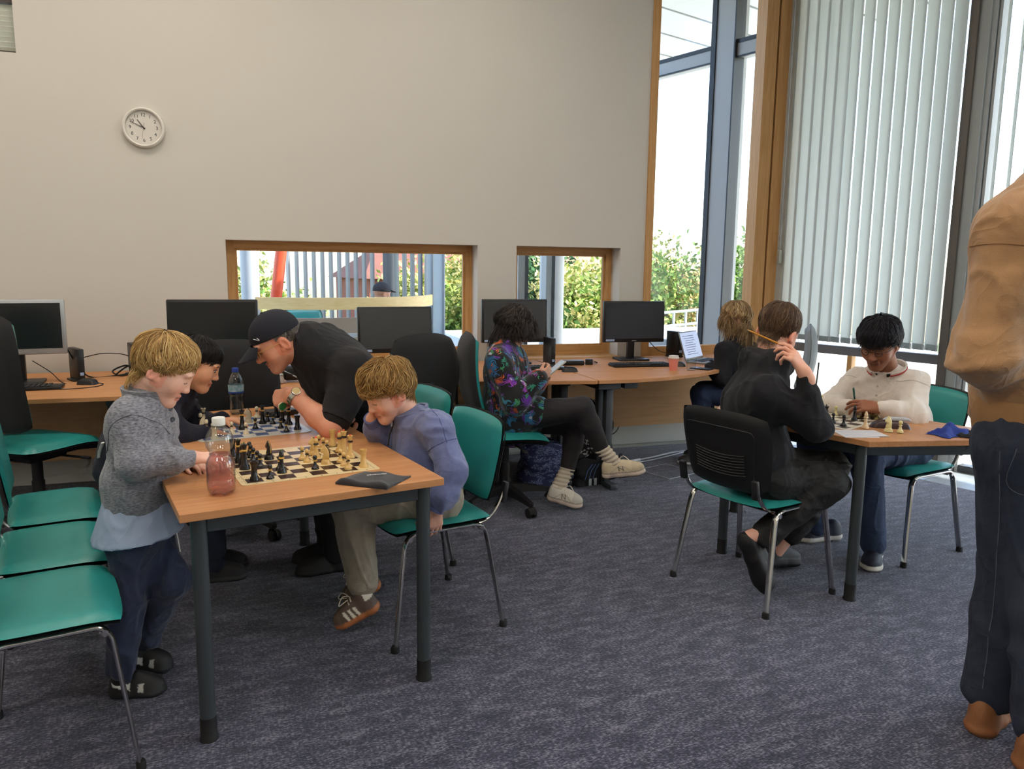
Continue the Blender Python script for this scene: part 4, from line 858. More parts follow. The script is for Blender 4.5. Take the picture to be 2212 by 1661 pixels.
rp_('queen','plain_white','cream plastic queen in front of the teenager\'s hand',2.775,2.90,hs=.95); rp_('pawn','plain_white','cream plastic pawn touching the cream queen',2.79,2.862); rp_('knight','plain_white','cream plastic knight below the teenager\'s fingers',2.855,2.885,RB[2]+PI/2); rp_('pawn','plain_white','cream plastic pawn between knight and cream rook',2.825,2.830); rp_('rook','plain_white','cream plastic rook beside the spectacle case',2.872,2.795,hs=1.05)
rp_('bishop','plain_pale','pale pinkish bishop standing on the board\'s edge',2.605,2.672,hs=.98); rp_('knight','plain_white','cream plastic knight captured beside the score sheet',2.650,2.585,RB[2]+1.2,hs=1.05); rp_('pawn','plain_white','cream plastic pawn captured beside the captured knight',2.685,2.555,hs=1.1)

# ---- things on the chess tables
PET=glass_thin('bottle_plastic',(240,243,243),.22); PINK=bpy.data.materials.new('pink_drink'); PINK.use_nodes=True
def liquid(m,c,dens):
    nt=m.node_tree; nt.nodes.remove(nt.nodes['Principled BSDF']); N=nt.nodes.new; L=nt.links.new
    t=N('ShaderNodeBsdfTransparent'); t.inputs[0].default_value=(*lin(c),1); g=N('ShaderNodeBsdfGlossy'); g.inputs['Roughness'].default_value=.03; lw=N('ShaderNodeLayerWeight'); lw.inputs[0].default_value=.5; fr=N('ShaderNodeMath'); fr.operation='POWER'; L(lw.outputs['Facing'],fr.inputs[0]); fr.inputs[1].default_value=4; d=N('ShaderNodeBsdfDiffuse'); d.inputs[0].default_value=(*lin(c),1)
    mx=N('ShaderNodeMixShader'); L(fr.outputs[0],mx.inputs[0]); m2=N('ShaderNodeMixShader'); m2.inputs[0].default_value=dens; L(t.outputs[0],m2.inputs[1]); L(d.outputs[0],m2.inputs[2]); L(m2.outputs[0],mx.inputs[1]); L(g.outputs[0],mx.inputs[2]); L(mx.outputs[0],nt.nodes['Material Output'].inputs[0])
liquid(PINK,(246,212,210),.07)
def bottle(label,x,y,prof,capm,caph,capr,liq=None,label_band=None,petal=0.0):
    t=thing('plastic_bottle',label,'bottle',(x,y,TOPZ)); n=30
    def ring(pr,inner=0):
        mb=MB(); v=[];f=[]
        for (r,z) in pr:
            for k in range(n):
                a=2*PI*k/n; pz=petal*max(0,1-z/.03)*abs(math.sin(2.5*a)) ; v.append(((r-inner)*math.cos(a),(r-inner)*math.sin(a),z+pz))
        for i in range(len(pr)-1):
            for k in range(n): f.append((i*n+k,i*n+(k+1)%n,(i+1)*n+(k+1)%n,(i+1)*n+k))
        f.append(tuple(range(n))[::-1]); return mb.add(v,f)
    ring(prof).build('shell',PET,t,True,60); zt=prof[-1][1]
    MB().lathe([(capr,zt-.002),(capr,zt+caph),(capr*.93,zt+caph+.002),(.001,zt+caph+.002)],24,cap=False).build('cap',capm,t)
    MB().lathe([(capr*1.06,zt-.008),(capr*1.06,zt-.003)],24).build('neck_ring',PET,t)
    if liq:
        pr=[q for q in prof if q[1]<liq[0]]; mb=ring(pr,.0022); m0=len(mb.v); mb.f.append(tuple(range(m0-n,m0))); mb.mi.append(0); mb.build('drink',liq[1],t,True,60)
    if label_band: 
        z0,z1,r=label_band; MB().lathe([(r,z0),(r,z0+.007)],28,cap=False).build('label_stripe',mat('label_dark_blue',(34,66,150),.4),t); MB().lathe([(r,z0+.007),(r,z1)],28,cap=False).build('label_band',mat('label_teal_print',(76,140,150),.4,var=.75,vscale=60,dark=(190,205,215)),t)
    return t
bp=[(.030,.0),(.041,.010),(.0425,.03),(.0425,.05),(.0415,.053),(.0425,.056),(.0415,.060),(.0425,.064),(.0415,.068),(.0425,.072),(.0425,.098),(.037,.112),(.032,.120),(.0305,.124),(.032,.127),(.0305,.131),(.032,.135),(.035,.140),(.040,.150),(.0415,.165),(.039,.182),(.030,.200),(.020,.211),(.0165,.217)]
bottle('half empty plastic bottle of pink drink with white cap',-.10,2.430,bp,mat('cap_white',(226,226,220),.45),.019,.0195,(.128,PINK),None,.010)
wp=[(.024,.0),(.033,.008),(.034,.03),(.032,.036),(.034,.042),(.031,.050),(.034,.058),(.031,.066),(.034,.074),(.030,.084),(.034,.094),(.0345,.10),(.0345,.150),(.032,.165),(.023,.185),(.0145,.198),(.0135,.203)]
WATER=bpy.data.materials.new('water'); WATER.use_nodes=True; liquid(WATER,(232,238,242),.02)
bottle('clear water bottle with blue cap and blue label',-.072,3.775,wp,mat('cap_blue',(36,62,150),.4),.015,.0150,(.098,WATER),(.103,.142,.0352),.006)
pc=thing('black_pouch','folded black fabric pouch with small white printed word','pouch',(.362,2.445,TOPZ),math.radians(12))
def pouch():
    n=16; v=[];f=[]; q=[Vector((-.120,.015)),Vector((.0,-.125)),Vector((.128,-.02)),Vector((.015,.118))]
    for top in (1,0):
        for i in range(n+1):
            for j in range(n+1):
                u,w=i/n,j/n; p=q[0]*(1-u)*(1-w)+q[1]*u*(1-w)+q[2]*u*w+q[3]*(1-u)*w
                e=min(u,1-u,w,1-w); hgt=.004+.010*min(1,e*6)+.004*math.sin(9*u+4*w)+.012*max(0,1-w*5)*min(1,e*40+.3)
                v.append((p.x,p.y,max(.002,hgt) if top else .0008))
    N=n+1; o=N*N
    for i in range(n):
        for j in range(n): a=i*N+j; f.append((a,a+N,a+N+1,a+1)); f.append((o+a,o+a+1,o+a+N+1,o+a+N))
    for i in range(n):
        for (a,b) in ((i,i+1),(n*N+i+1,n*N+i),((i+1)*N,i*N),(i*N+n,(i+1)*N+n)): f.append((a,b,o+b,o+a))
    return MB().add(v,f)
pouch().build('cloth',mat('pouch_black',(20,20,26),.85,bump=.4,bscale=500,sheen=.3),pc,True,80)
text('print','Xymonak',.017,mat('print_white',(222,222,222),.6),pc,(.012,-.012,.0225),(0,0,math.radians(170)),.0003,shear=.2)
cl=thing('dark_case','flat dark grey box lying on the table behind the hand','case',(.115,3.70,TOPZ),.35); MB().rbox((0,0,.013),(.16,.09,.026),.006,2).build('case_body',mat('case_grey',(58,54,54),.5),cl)
ss=thing('score_sheet','white score sheet lying at the table edge','paper',(2.50,2.595,TOPZ),math.radians(-18))
MB().add([(-.098,-.075,.001),(.098,-.068,.004),(.10,.07,.001),(-.095,.075,.001),(-.098,-.075,.0),(.098,-.068,.003),(.10,.07,.0),(-.095,.075,.0)],[(0,1,2,3),(7,6,5,4),(0,4,5,1),(1,5,6,2),(2,6,7,3),(3,7,4,0)]).build('sheet',mat('paper_white',(224,222,226),.8,var=.12,vscale=90),ss,False)
MB().add([(-.10,-.085,.0),(.05,-.082,.0),(.06,-.03,.0),(-.09,-.04,.0),(-.10,-.085,.0008),(.05,-.082,.0008),(.06,-.03,.0008),(-.09,-.04,.0008)],[(3,2,1,0),(4,5,6,7),(0,1,5,4),(1,2,6,5),(2,3,7,6),(3,0,4,7)]).build('under_sheet',MATS['paper_white'],ss,False)
for k in range(9): MB().b2((-.085,-.06+.014*k,.0045),(.085,-.0594+.014*k,.0048)).build('ruled_line',mat('rule_grey',(178,180,190),.8),ss,False)
gc=thing('spectacle_case','open dark brown spectacle case with grey lining','spectacle case',(2.735,2.66,TOPZ),math.radians(-30))
pad_obj('case_shell',mat('case_brown',(52,28,32),.4,coat=.2),gc,.088,.030,.034,.001,.6,12,None,p=3)
pad_obj('case_lid',mat('case_lining',(186,190,198),.5),gc,.060,.012,.014,.004,.5,10,lambda q:Vector((q.x+.028,q.y+.004,q.z+.036+.10*q.x*0)),p=3)
bc=thing('blue_cloth','crumpled royal blue cloth with a black edge on the table','cloth',(2.872,2.47,TOPZ),.2)
def crump(hx,hy,h,seed,n=18):
    rg=np.random.default_rng(seed); ph=rg.uniform(0,6,8); v=[];f=[]
    for top in (1,0):
        for i in range(n+1):
            for j in range(n+1):
                u=-1+2*i/n; w=-1+2*j/n; e=max(0,1-max(abs(u),abs(w))**3)
                z=h*e*(.55+.25*math.sin(3*u+ph[0]+2*w)+.22*math.sin(5*w-3*u+ph[1])+.12*math.sin(9*u+ph[2]))
                x=hx*u*(1+.12*math.sin(3*w+ph[3])); y=hy*w*(1+.15*math.sin(4*u+ph[4])); v.append((x,y,max(.002,z+.003) if top else .0005))
    N=n+1;o=N*N
    for i in range(n):
        for j in range(n): a=i*N+j; f.append((a,a+N,a+N+1,a+1)); f.append((o+a,o+a+1,o+a+N+1,o+a+N))
    return MB().add(v,f)
crump(.085,.055,.045,3).build('cloth',mat('cloth_blue',(34,58,140),.85,bump=.3,bscale=400),bc,True,80)
o=crump(.06,.035,.03,5).build('dark_part',mat('cloth_black',(20,20,28),.8),bc,True,80); o.location=(.05,-.055,0)
# ================================================================== PEOPLE: distance-field bodies meshed with surface nets
def V3(a): return np.array(a,dtype=np.float64)
def unit(a): a=V3(a); return a/np.linalg.norm(a)
class Field:
    def __init__(s): s.ops=[]
    def cone(s,a,b,ra,rb,k=.02,sub=False):
        a,b=V3(a),V3(b); s.ops.append(('c',(a,b,ra,rb),np.minimum(a-ra,b-rb),np.maximum(a+ra,b+rb),k,sub)); return s
    def chain(s,pts,rs,k=.02):
        for i in range(len(pts)-1): s.cone(pts[i],pts[i+1],rs[i],rs[i+1],k)
        return s
    def ell(s,c,ax,r,k=.02,sub=False):
        """ellipsoid: centre, 3x3 axes (rows), radii"""
        c=V3(c); A=np.array(ax,float); r=V3(r); e=np.sqrt(((A*r[:,None])**2).sum(0)); s.ops.append(('e',(c,A,r),c-e,c+e,k,sub)); return s
    def slab(s,a,b,u,ra,rb,k=.03):
        """segment a-b with an elliptic section: half width along u, half depth across; ra,rb=(width,depth)"""
        a,b=V3(a),V3(b); t=unit(b-a); u=V3(u); u=unit(u-t*(u@t)); w=np.cross(t,u); m=max(*ra,*rb); s.ops.append(('s',(a,b,u,w,t,ra,rb),np.minimum(a,b)-m,np.maximum(a,b)+m,k,False)); return s
    def mesh(s,h,pad=None,relax=1,cut=()):
        pos=[o for o in s.ops if not o[5]]
        lo=np.min([o[2]-o[4]*.3 for o in pos],0)-3*h; hi=np.max([o[3]+o[4]*.3 for o in pos],0)+3*h; n=np.ceil((hi-lo)/h).astype(int)+1
        F=np.full(n,1.0,np.float32); g=[lo[i]+h*np.arange(n[i]) for i in range(3)]
        for typ,pr,bl,bh,k,sub in s.ops:
            m=max(k,2*h)+h; i0=np.maximum(0,np.floor((bl-m-lo)/h).astype(int)); i1=np.minimum(n,np.ceil((bh+m-lo)/h).astype(int)+1)
            if np.any(i1<=i0): continue
            X=g[0][i0[0]:i1[0],None,None].astype(np.float32);Y=g[1][None,i0[1]:i1[1],None].astype(np.float32);Z=g[2][None,None,i0[2]:i1[2]].astype(np.float32)
            if typ=='c':
                a,b,ra,rb=pr; ba=b-a; L=max(ba@ba,1e-9); x,y,z=X-a[0],Y-a[1],Z-a[2]
                t=np.clip((x*ba[0]+y*ba[1]+z*ba[2])/L,0,1); d=np.sqrt((x-ba[0]*t)**2+(y-ba[1]*t)**2+(z-ba[2]*t)**2)-(ra+(rb-ra)*t)
            elif typ=='e':
                c,A,r=pr; x,y,z=X-c[0],Y-c[1],Z-c[2]; q=[(A[i][0]*x+A[i][1]*y+A[i][2]*z)/r[i] for i in range(3)]
                k0=np.sqrt(q[0]**2+q[1]**2+q[2]**2)+1e-6; k1=np.sqrt((q[0]/r[0])**2+(q[1]/r[1])**2+(q[2]/r[2])**2)+1e-6; d=k0*(k0-1)/k1
            else:
                a,b,u,w,t_,ra,rb=pr; ba=b-a; L=max(ba@ba,1e-9); x,y,z=X-a[0],Y-a[1],Z-a[2]
                t=np.clip((x*ba[0]+y*ba[1]+z*ba[2])/L,0,1); x,y,z=x-ba[0]*t,y-ba[1]*t,z-ba[2]*t
                rx=ra[0]+(rb[0]-ra[0])*t; ry=ra[1]+(rb[1]-ra[1])*t; mn=np.minimum(rx,ry)
                d=(np.sqrt(((u[0]*x+u[1]*y+u[2]*z)/rx)**2+((w[0]*x+w[1]*y+w[2]*z)/ry)**2+((t_[0]*x+t_[1]*y+t_[2]*z)/mn)**2)-1)*mn
            sl=(slice(i0[0],i1[0]),slice(i0[1],i1[1]),slice(i0[2],i1[2])); f=F[sl]
            if sub:
                d=-d; q=np.maximum(k-np.abs(f-d),0)/k; F[sl]=np.maximum(f,d)+q*q*k*.25
            else:
                q=np.maximum(k-np.abs(f-d),0)/k; F[sl]=np.minimum(f,d)-q*q*k*.25
        for (pt,nr) in cut:                          # keep the side opposite to the normal
            pt,nr=V3(pt),unit(nr); d=((g[0]-pt[0])*nr[0])[:,None,None]+((g[1]-pt[1])*nr[1])[None,:,None]+((g[2]-pt[2])*nr[2])[None,None,:]; F=np.maximum(F,d.astype(np.float32))
        return nets(F,lo,h,relax)
def nets(F,lo,h,relax=1):
    S=F<0; n=np.array(F.shape)-1
    cnt=np.zeros(n,np.uint8); C=[(i,j,k) for i in(0,1) for j in(0,1) for k in(0,1)]
    for i,j,k in C: cnt+=S[i:n[0]+i,j:n[1]+j,k:n[2]+k]
    I=np.argwhere((cnt>0)&(cnt<8)); m=len(I); idx=np.full(n,-1,np.int32); idx[I[:,0],I[:,1],I[:,2]]=np.arange(m)
    acc=np.zeros((m,3)); w=np.zeros(m); fv={c:F[I[:,0]+c[0],I[:,1]+c[1],I[:,2]+c[2]] for c in C}
    for c in C:
        for ax in range(3):
            if c[ax]: continue
            e=list(c); e[ax]=1; e=tuple(e); a,b=fv[c],fv[e]; cr=(a<0)!=(b<0); t=np.where(cr,a/np.where(cr,a-b,1),0)
            p=np.array(c,float)[None,:]+np.zeros((m,3)); p[:,ax]+=t; acc+=p*cr[:,None]; w+=cr
    V=lo+(I+acc/w[:,None])*h; Q=[]
    for ax in range(3):
        b,c=[(1,2),(2,0),(0,1)][ax]
        s0=[slice(None)]*3; s1=[slice(None)]*3; s0[ax]=slice(0,-1); s1[ax]=slice(1,None)
        D=S[tuple(s0)]!=S[tuple(s1)]; E=np.argwhere(D); ok=(E[:,b]>0)&(E[:,c]>0)&(E[:,b]<n[b])&(E[:,c]<n[c]); E=E[ok]
        ins=S[E[:,0],E[:,1],E[:,2]]
        def at(db,dc):
            q=E.copy(); q[:,b]+=db; q[:,c]+=dc; return idx[q[:,0],q[:,1],q[:,2]]
        q=np.stack([at(-1,-1),at(0,-1),at(0,0),at(-1,0)],1); q[~ins]=q[~ins][:,::-1]; Q.append(q)
    Q=np.concatenate(Q)
    for _ in range(relax):
        s=np.zeros((m,3)); ct=np.zeros(m)
        for i in range(4):
            a,b=Q[:,i],Q[:,(i+1)%4]
            for d in range(3): s[:,d]+=np.bincount(a,V[b,d],m)+np.bincount(b,V[a,d],m)
            ct+=np.bincount(a,minlength=m)+np.bincount(b,minlength=m)
        V=V*.45+s/np.maximum(ct,1)[:,None]*.55
    return V,Q
def vnormals(V,Q):
    n=np.cross(V[Q[:,2]]-V[Q[:,0]],V[Q[:,3]]-V[Q[:,1]]); N=np.zeros_like(V)
    for i in range(4):
        for d in range(3): N[:,d]+=np.bincount(Q[:,i],n[:,d],len(V))
    return N/(np.linalg.norm(N,axis=1)[:,None]+1e-12)
_LAT=np.random.default_rng(3).uniform(-1,1,(32,32,32))
def vnoise(P):
    i=np.floor(P).astype(int); f=P-i; f=f*f*(3-2*f); i%=32; j=(i+1)%32; r=0
    for a in(0,1):
        for b in(0,1):
            for c in(0,1):
                r=r+_LAT[(j if a else i)[:,0],(j if b else i)[:,1],(j if c else i)[:,2]]*(f[:,0] if a else 1-f[:,0])*(f[:,1] if b else 1-f[:,1])*(f[:,2] if c else 1-f[:,2])
    return r
def crumple(V,Q,amp=.006,freq=9,axis=None,st=2.2,seed=0,ridge=.6):
    """cloth folds: ridged noise, stretched along an axis"""
    N=vnormals(V,Q); P=V*freq+seed*3.7
    if axis is not None:
        a=unit(axis); t=(V@a)[:,None]*a; P=(V-t)*freq+t*freq/st+seed*3.7
    P=P+.55*np.stack([vnoise(P*.6+k*11) for k in range(3)],1); n=vnoise(P); n2=vnoise(P*2.3+5); r=np.exp(-(n/.16)**2)+.45*np.exp(-(n2/.22)**2)-.55
    return V+N*(amp*(r*ridge*1.5+vnoise(P*.5+9)*.9))[:,None]
def mesh_np(name,V,Q,m,parent,loc,tint=None,sub=0):
    me=bpy.data.meshes.new(name); n=len(V); me.vertices.add(n); me.vertices.foreach_set('co',(V-V3(loc)).astype(np.float32).ravel())
    k=Q.shape[1]; me.loops.add(len(Q)*k); me.loops.foreach_set('vertex_index',Q.astype(np.int32).ravel()); me.polygons.add(len(Q)); me.polygons.foreach_set('loop_start',np.arange(0,len(Q)*k,k,dtype=np.int32)); me.update(calc_edges=True); me.validate()
    if tint is not None:
        at=me.color_attributes.new('tint','FLOAT_COLOR','POINT'); at.data.foreach_set('color',np.concatenate([tint,np.ones((n,1))],1).astype(np.float32).ravel())
    me.polygons.foreach_set('use_smooth',[True]*len(me.polygons)); me.update()
    return link(name,me,m,parent)
def join_np(parts):
    V=np.concatenate([p[0] for p in parts]); o=0; Q=[]
    for p in parts: Q.append(p[1]+o); o+=len(p[0])
    return V,np.concatenate(Q)

SKINM={}
def skin_mat(key,sss=.12):
    m=mat('skin_'+key,(220,170,140),.5,attr='tint',bump=.10,bscale=260,spec=.4); b=m.node_tree.nodes['Principled BSDF']
    b.inputs['Subsurface Weight'].default_value=sss; b.inputs['Subsurface Radius'].default_value=(.9,.35,.2); b.inputs['Subsurface Scale'].default_value=.006; return m

class Head:
    """local frame: x right, y forward, z up; chin at z=-.115, crown at z=+.115"""
    def __init__(s,o,fwd,up,sc): s.o=V3(o); s.f=unit(fwd); u=V3(up); s.u=unit(u-s.f*(u@s.f)); s.r=np.cross(s.f,s.u); s.s=sc; s.A=np.array([s.r,s.f,s.u])
    def P(s,x,y,z): return s.o+s.s*(x*s.r+y*s.f+z*s.u)
    def L(s,V): return ((V-s.o)@s.A.T)/s.s
    def field(s,F,neck,neck_r,child=False,nose=1.0,chin=1.0,eyelid=1.0):
        S=s.s; E=lambda c,r,k=.015,sub=False:F.ell(s.P(*c),s.A,np.array(r)*S,k*S,sub)
        Cn=lambda a,b,ra,rb,k=.012:F.cone(s.P(*a),s.P(*b),ra*S,rb*S,k*S)
        E((0,-.012,.030),(.076,.096,.085)); E((0,.035,.028),(.064,.052,.060),.03)
        Cn((0,.028,-.025),(0,.050,-.080),.060,.034,.035)
        for q in(-1,1):
            Cn((q*.048,.004,-.045),(q*.016,.060,-.094),.024,.017,.03)
            E((q*.038,.058,-.030),(.026,.024,.028) if not child else (.031,.027,.031),.03)
            E((q*.031,.083,.027),(.024,.012,.007),.016)
        E((0,.070,-.097),(.020*chin,.018,.018),.02)
        for q in(-1,1): E((q*.031,.0995,.006),(.019,.013,.0115),.014,True)
        nl=.86 if child else 1.0
        Cn((0,.082,.016),(0,.082+.022*nl*nose,-.028),.0085,.0120 if not child else .0115,.014); E((0,.086+.020*nl*nose,-.031),(.0125,.011,.0095),.008)
        for q in(-1,1): E((q*.0115,.092,-.034),(.0085,.010,.0075),.008)
        E((0,.084,-.060),(.023,.012,.0065),.010); E((0,.0825,-.0715),(.020,.0115,.0075),.009); E((0,.0975,-.0655),(.024,.006,.0012),.004,True)
        for q in(-1,1): E((q*.031,.0755,.004),(.0155,.0135,.0125),.006)
        for q in(-1,1):                                # ears
            a=np.array([s.r*q,unit(s.f*.96-s.u*.25),unit(s.u*.96+s.f*.25)]); c=s.P(q*.079,-.014,-.010)
            F.ell(c,a,np.array((.010,.019,.032))*S,.010*S); F.ell(c+s.r*q*.009*S+s.f*.004*S,a,np.array((.0065,.0105,.020))*S,.006*S,True); F.ell(s.P(q*.074,.004,-.030),a,np.array((.007,.009,.010))*S,.006*S)
        nk=s.P(0,-.030,-.060); F.cone(nk,neck,neck_r*1.0,neck_r*1.08,.03*S)
        return F
    def tint(s,V,skin,lip=None,brow=None,lash=True,stubble=None,flush=.12):
        l=s.L(V); base=np.array(lin(skin)); T=np.tile(base,(len(V),1)); x,y,z=np.abs(l[:,0]),l[:,1],l[:,2]
        def mix(w,c,a=1.0):
            nonlocal T; w=np.clip(w,0,1)[:,None]*a; T=T*(1-w)+np.array(c)*w
        g=lambda cx,cy,cz,r: np.exp(-(((x-cx)**2+(y-cy)**2+(z-cz)**2)/(r*r)))
        red=base*np.array([1.0,.62,.55]); near=(np.abs(l).max(1)<.16)
        mix(g(.042,.07,-.03,.022)*near,red,flush*3); mix(g(0,.105,-.03,.014)*near,red,flush*2.5); mix((x>.068)*(np.abs(z+.01)<.045)*(np.abs(y+.01)<.04)*near,red,flush*3)
        lp=np.array(lin(lip)) if lip else base*np.array([.80,.42,.40]); mix(((x<.0235)*(np.abs(z+.0655)<.012-.0004*(x*1000)**.9*.3)*(y>.078)).astype(float)*near,lp,.75)
        mix(((x<.024)*(np.abs(z+.0655)<.0018)*(y>.074)).astype(float)*near,base*.25,.8)
        if brow is not None: mix(((np.abs(z-.0275-.10*(.045-x)*(x>.03)+.0015)<.0042)*(x>.012)*(x<.050)*(y>.055)).astype(float)*near,lin(brow),.75)
        if lash: mix(((np.abs(z-(-.0035)-.12*(x-.031)**2*30)<.0024)*(x>.017)*(x<.046)*(y>.062)).astype(float)*near,base*.12,.85)
        if stubble is not None: mix(((z<-.045)*(y>-.005)*(x<.07)).astype(float)*near*.9,lin(stubble),.35)
        return T

def hand_field(F,w,d,dors,s=1.0,side=1,curl=(.3,.5,.4),spread=.06,thumb=(.5,.35),curls=None,k=.010):
    """w wrist, d finger direction, dors back-of-hand normal; side=+1 thumb on the +x side (x = d x dors)"""
    w=V3(w); y=unit(d); z=V3(dors); z=unit(z-y*(z@y)); x=np.cross(y,z)*side; P=lambda a,b,c:w+s*(a*x+b*y+c*z)
    mc=[(.030,.083),(.010,.088),(-.010,.085),(-.028,.077)]; ln=[(.043,.026,.020),(.047,.029,.021),(.043,.027,.020),(.034,.021,.018)]; tips=[]
    F.cone(P(0,-.03,0),P(0,.012,0),.025*s,.024*s,.02*s)
    for i,(a,b) in enumerate(mc):
        F.cone(P(a*.55,.008,0),P(a,b,.002),.0145*s,.0112*s,k*1.6*s)
        q=P(a,b,.002); cu=(curls[i] if curls else curl); th=0; sp=spread*(1.5-i)
        for j in range(3):
            th+=cu[j]; dr=math.cos(th)*(y*math.cos(sp)+x*math.sin(sp))-math.sin(th)*z; e=q+dr*ln[i][j]*s
            r0=(.0098,.0088,.0078)[j]*(.9 if i==3 else 1); r1=(.0088,.0078,.0066)[j]*(.9 if i==3 else 1); F.cone(q,e,r0*s,r1*s,.004*s); q=e
        tips.append(q)
    a=P(.016,.018,-.006); b=P(.040,.045,-.012); t0,t1=thumb; dr=unit(x*math.sin(t0)+y*math.cos(t0)-z*.35); c=b+dr*.034*s; dr2=unit(x*math.sin(t0-t1)+y*math.cos(t0-t1)-z*.45); e=c+dr2*.027*s
    F.cone(a,b,.0165*s,.0130*s,.014*s); F.cone(b,c,.0115*s,.0100*s,.006*s); F.cone(c,e,.0100*s,.0080*s,.004*s); tips.append(e)
    return tips

# ---- hair grown from a crown: meridians down to a hairline given per azimuth
def smooth(a,b,x): t=np.clip((x-a)/(b-a),0,1); return t*t*(3-2*t)
def hair(name,hd,parent,loc,cols,line,thick,n=1500,crown=(0,-.035,.11),r=.0022,seed=0,lift=.004,droop=None,wob=.10,c=(0,-.012,.030),rad=(.076,.096,.085),rough=.45,base=True,seg=8,flip=0.0,tipr=.35,taper=.6):
    """line(phi)->theta limit (radians from the crown axis); thick(theta,phi)->metres outside the skull; phi=0 forward, +pi/2 on the right; droop(phi)->extra free length below the hairline"""
    rg=np.random.default_rng(seed); ax=unit(np.array(crown)-np.array(c)); fr=np.array([0,1.,0]); fr=unit(fr-ax*(fr@ax)); rt=np.cross(fr,ax)
    c=np.array(c); rad=np.array(rad)
    th_raw=thick; thick=lambda th,ph:th_raw(th,ph)*(1+.30*vnoise(np.stack([np.cos(ph)*2.2+7,np.sin(ph)*2.2+seed,th*2.6],1)))
    def pos(th,ph,off):
        d=np.cos(th)[:,None]*ax+np.sin(th)[:,None]*(np.cos(ph)[:,None]*fr+np.sin(ph)[:,None]*rt); R=1/np.sqrt(((d/rad)**2).sum(1)); by=c[1]+.030; A_=d[:,0]**2+d[:,1]**2+1e-6; B_=by*d[:,1]; tc=(-B_+np.sqrt(np.maximum(0,B_*B_-A_*(by*by-.050**2))))/A_
        R=np.where(d[:,2]<-.25,np.maximum(R,np.minimum(tc,.15)),R); return c+d*(R+off)[:,None]
    W=lambda q:hd.o+hd.s*(q@hd.A)
    VV=[];QQ=[];TT=[]; pal=np.array([lin(q) for q in cols]); o=0
    if base:
        M,K=64,22; ph=np.repeat(np.arange(M)*2*PI/M,K); u=np.tile(np.linspace(0,1,K),M); th=.02+u*(line(ph)-.02)
        tk=thick(th,ph)*np.minimum(1,(1-u)*5+.25); out=pos(th,ph,tk*.80); inn=pos(th,ph,np.full_like(th,-.012))
        V=np.concatenate([out,inn]); Q=[]; B=M*K
        for i in range(M):
            for j in range(K-1):
                a,b=i*K+j,((i+1)%M)*K+j; Q+=[(a,a+1,b+1,b),(B+a,B+b,B+b+1,B+a+1)]
            a,b=i*K+K-1,((i+1)%M)*K+K-1; Q.append((a,B+a,B+b,b)); 
        VV.append(V); QQ.append(np.array(Q)); TT.append(np.tile(pal[0]*.75,(len(V),1))); o+=len(V)
    ph0=rg.uniform(0,2*PI,n); th0=np.arccos(1-rg.uniform(0,1,n)*(1-np.cos(line(ph0)*.92))); tmax=line(ph0); ends=np.minimum(tmax*rg.uniform(.93,1.07,n),th0+rg.uniform(.55,1.2,n)); free=(droop(ph0) if droop is not None else np.zeros(n))*(ends>tmax*.85)*rg.uniform(.75,1.05,n)
    rg_f=rg.uniform(0,1.4,n); pw=rg.normal(0,wob,n); lf=rg.uniform(.2,1.0,n)*lift; pts=[]; tot=ends-th0
    cl=vnoise(np.stack([ph0*5,th0*2.5,np.zeros(n)],1))*.45
    NF=0 if droop is None else 6
    for j in range(seg+1):
        u=j/seg; th=th0+tot*u; ph=ph0+(pw+cl)*u*u+.05*np.sin(u*5+ph0*9); ul=th/tmax; pts.append(pos(th,ph,thick(th,ph)*.86*(1-taper*smooth(.72,1.02,ul))+lf*np.sin(PI*min(1,u*.8+.2))+flip*u**3*rg_f))
    if NF:
        d=pts[-1]-pts[-2]; d/=np.linalg.norm(d,axis=1)[:,None]+1e-9; q=pts[-1].copy()
        dn=hd.A@np.array([0,0,-1.0])                 # gravity in head axes
        for j in range(NF):
            w=(j+1)/NF; dr=d*(1-w*.8)+dn[None,:]*w*.9; dr/=np.linalg.norm(dr,axis=1)[:,None]; wv=.0025*np.sin(j*1.3+ph0*7)[:,None]*np.stack([np.cos(ph0),np.sin(ph0),0*ph0],1); q=q+dr*(free/NF)[:,None]+wv; pts.append(q.copy())
    m=len(pts); P=np.stack(pts,1)                    # n,m,3
    T=np.gradient(P,axis=1); T/=np.linalg.norm(T,axis=2)[:,:,None]+1e-9; ref=P-c; U=np.cross(T,ref); U/=np.linalg.norm(U,axis=2)[:,:,None]+1e-9; Wd=np.cross(T,U)
    rr=r*(np.linspace(1,tipr,m))[None,:]*rg.uniform(.6,1.3,(n,1)); ring=[]
    for k in range(3):
        a=2*PI*k/3; ring.append(P+(U*math.cos(a)*1.6+Wd*math.sin(a))*rr[:,:,None])
    R=np.stack(ring,2).reshape(-1,3)                 # n,m,3 ring
    b=(np.arange(n)*m*3)[:,None,None]; jj=(np.arange(m-1)*3)[None,:,None]; kk=np.arange(3)[None,None,:]; k2=(kk+1)%3
    Q=np.stack([b+jj+kk,b+jj+k2,b+jj+3+k2,b+jj+3+kk],3).reshape(-1,4)
    tone=pal[rg.integers(0,len(pal),n)]*rg.uniform(.75,1.2,(n,1)); VV.append(R); QQ.append(Q+o); TT.append(np.repeat(tone,m*3,axis=0))
    V=W(np.concatenate(VV)); return mesh_np(name,V,np.concatenate(QQ),mat('hair_strands_%.2f'%rough,(120,90,60),rough,attr='tint',spec=.35),parent,loc,np.concatenate(TT))

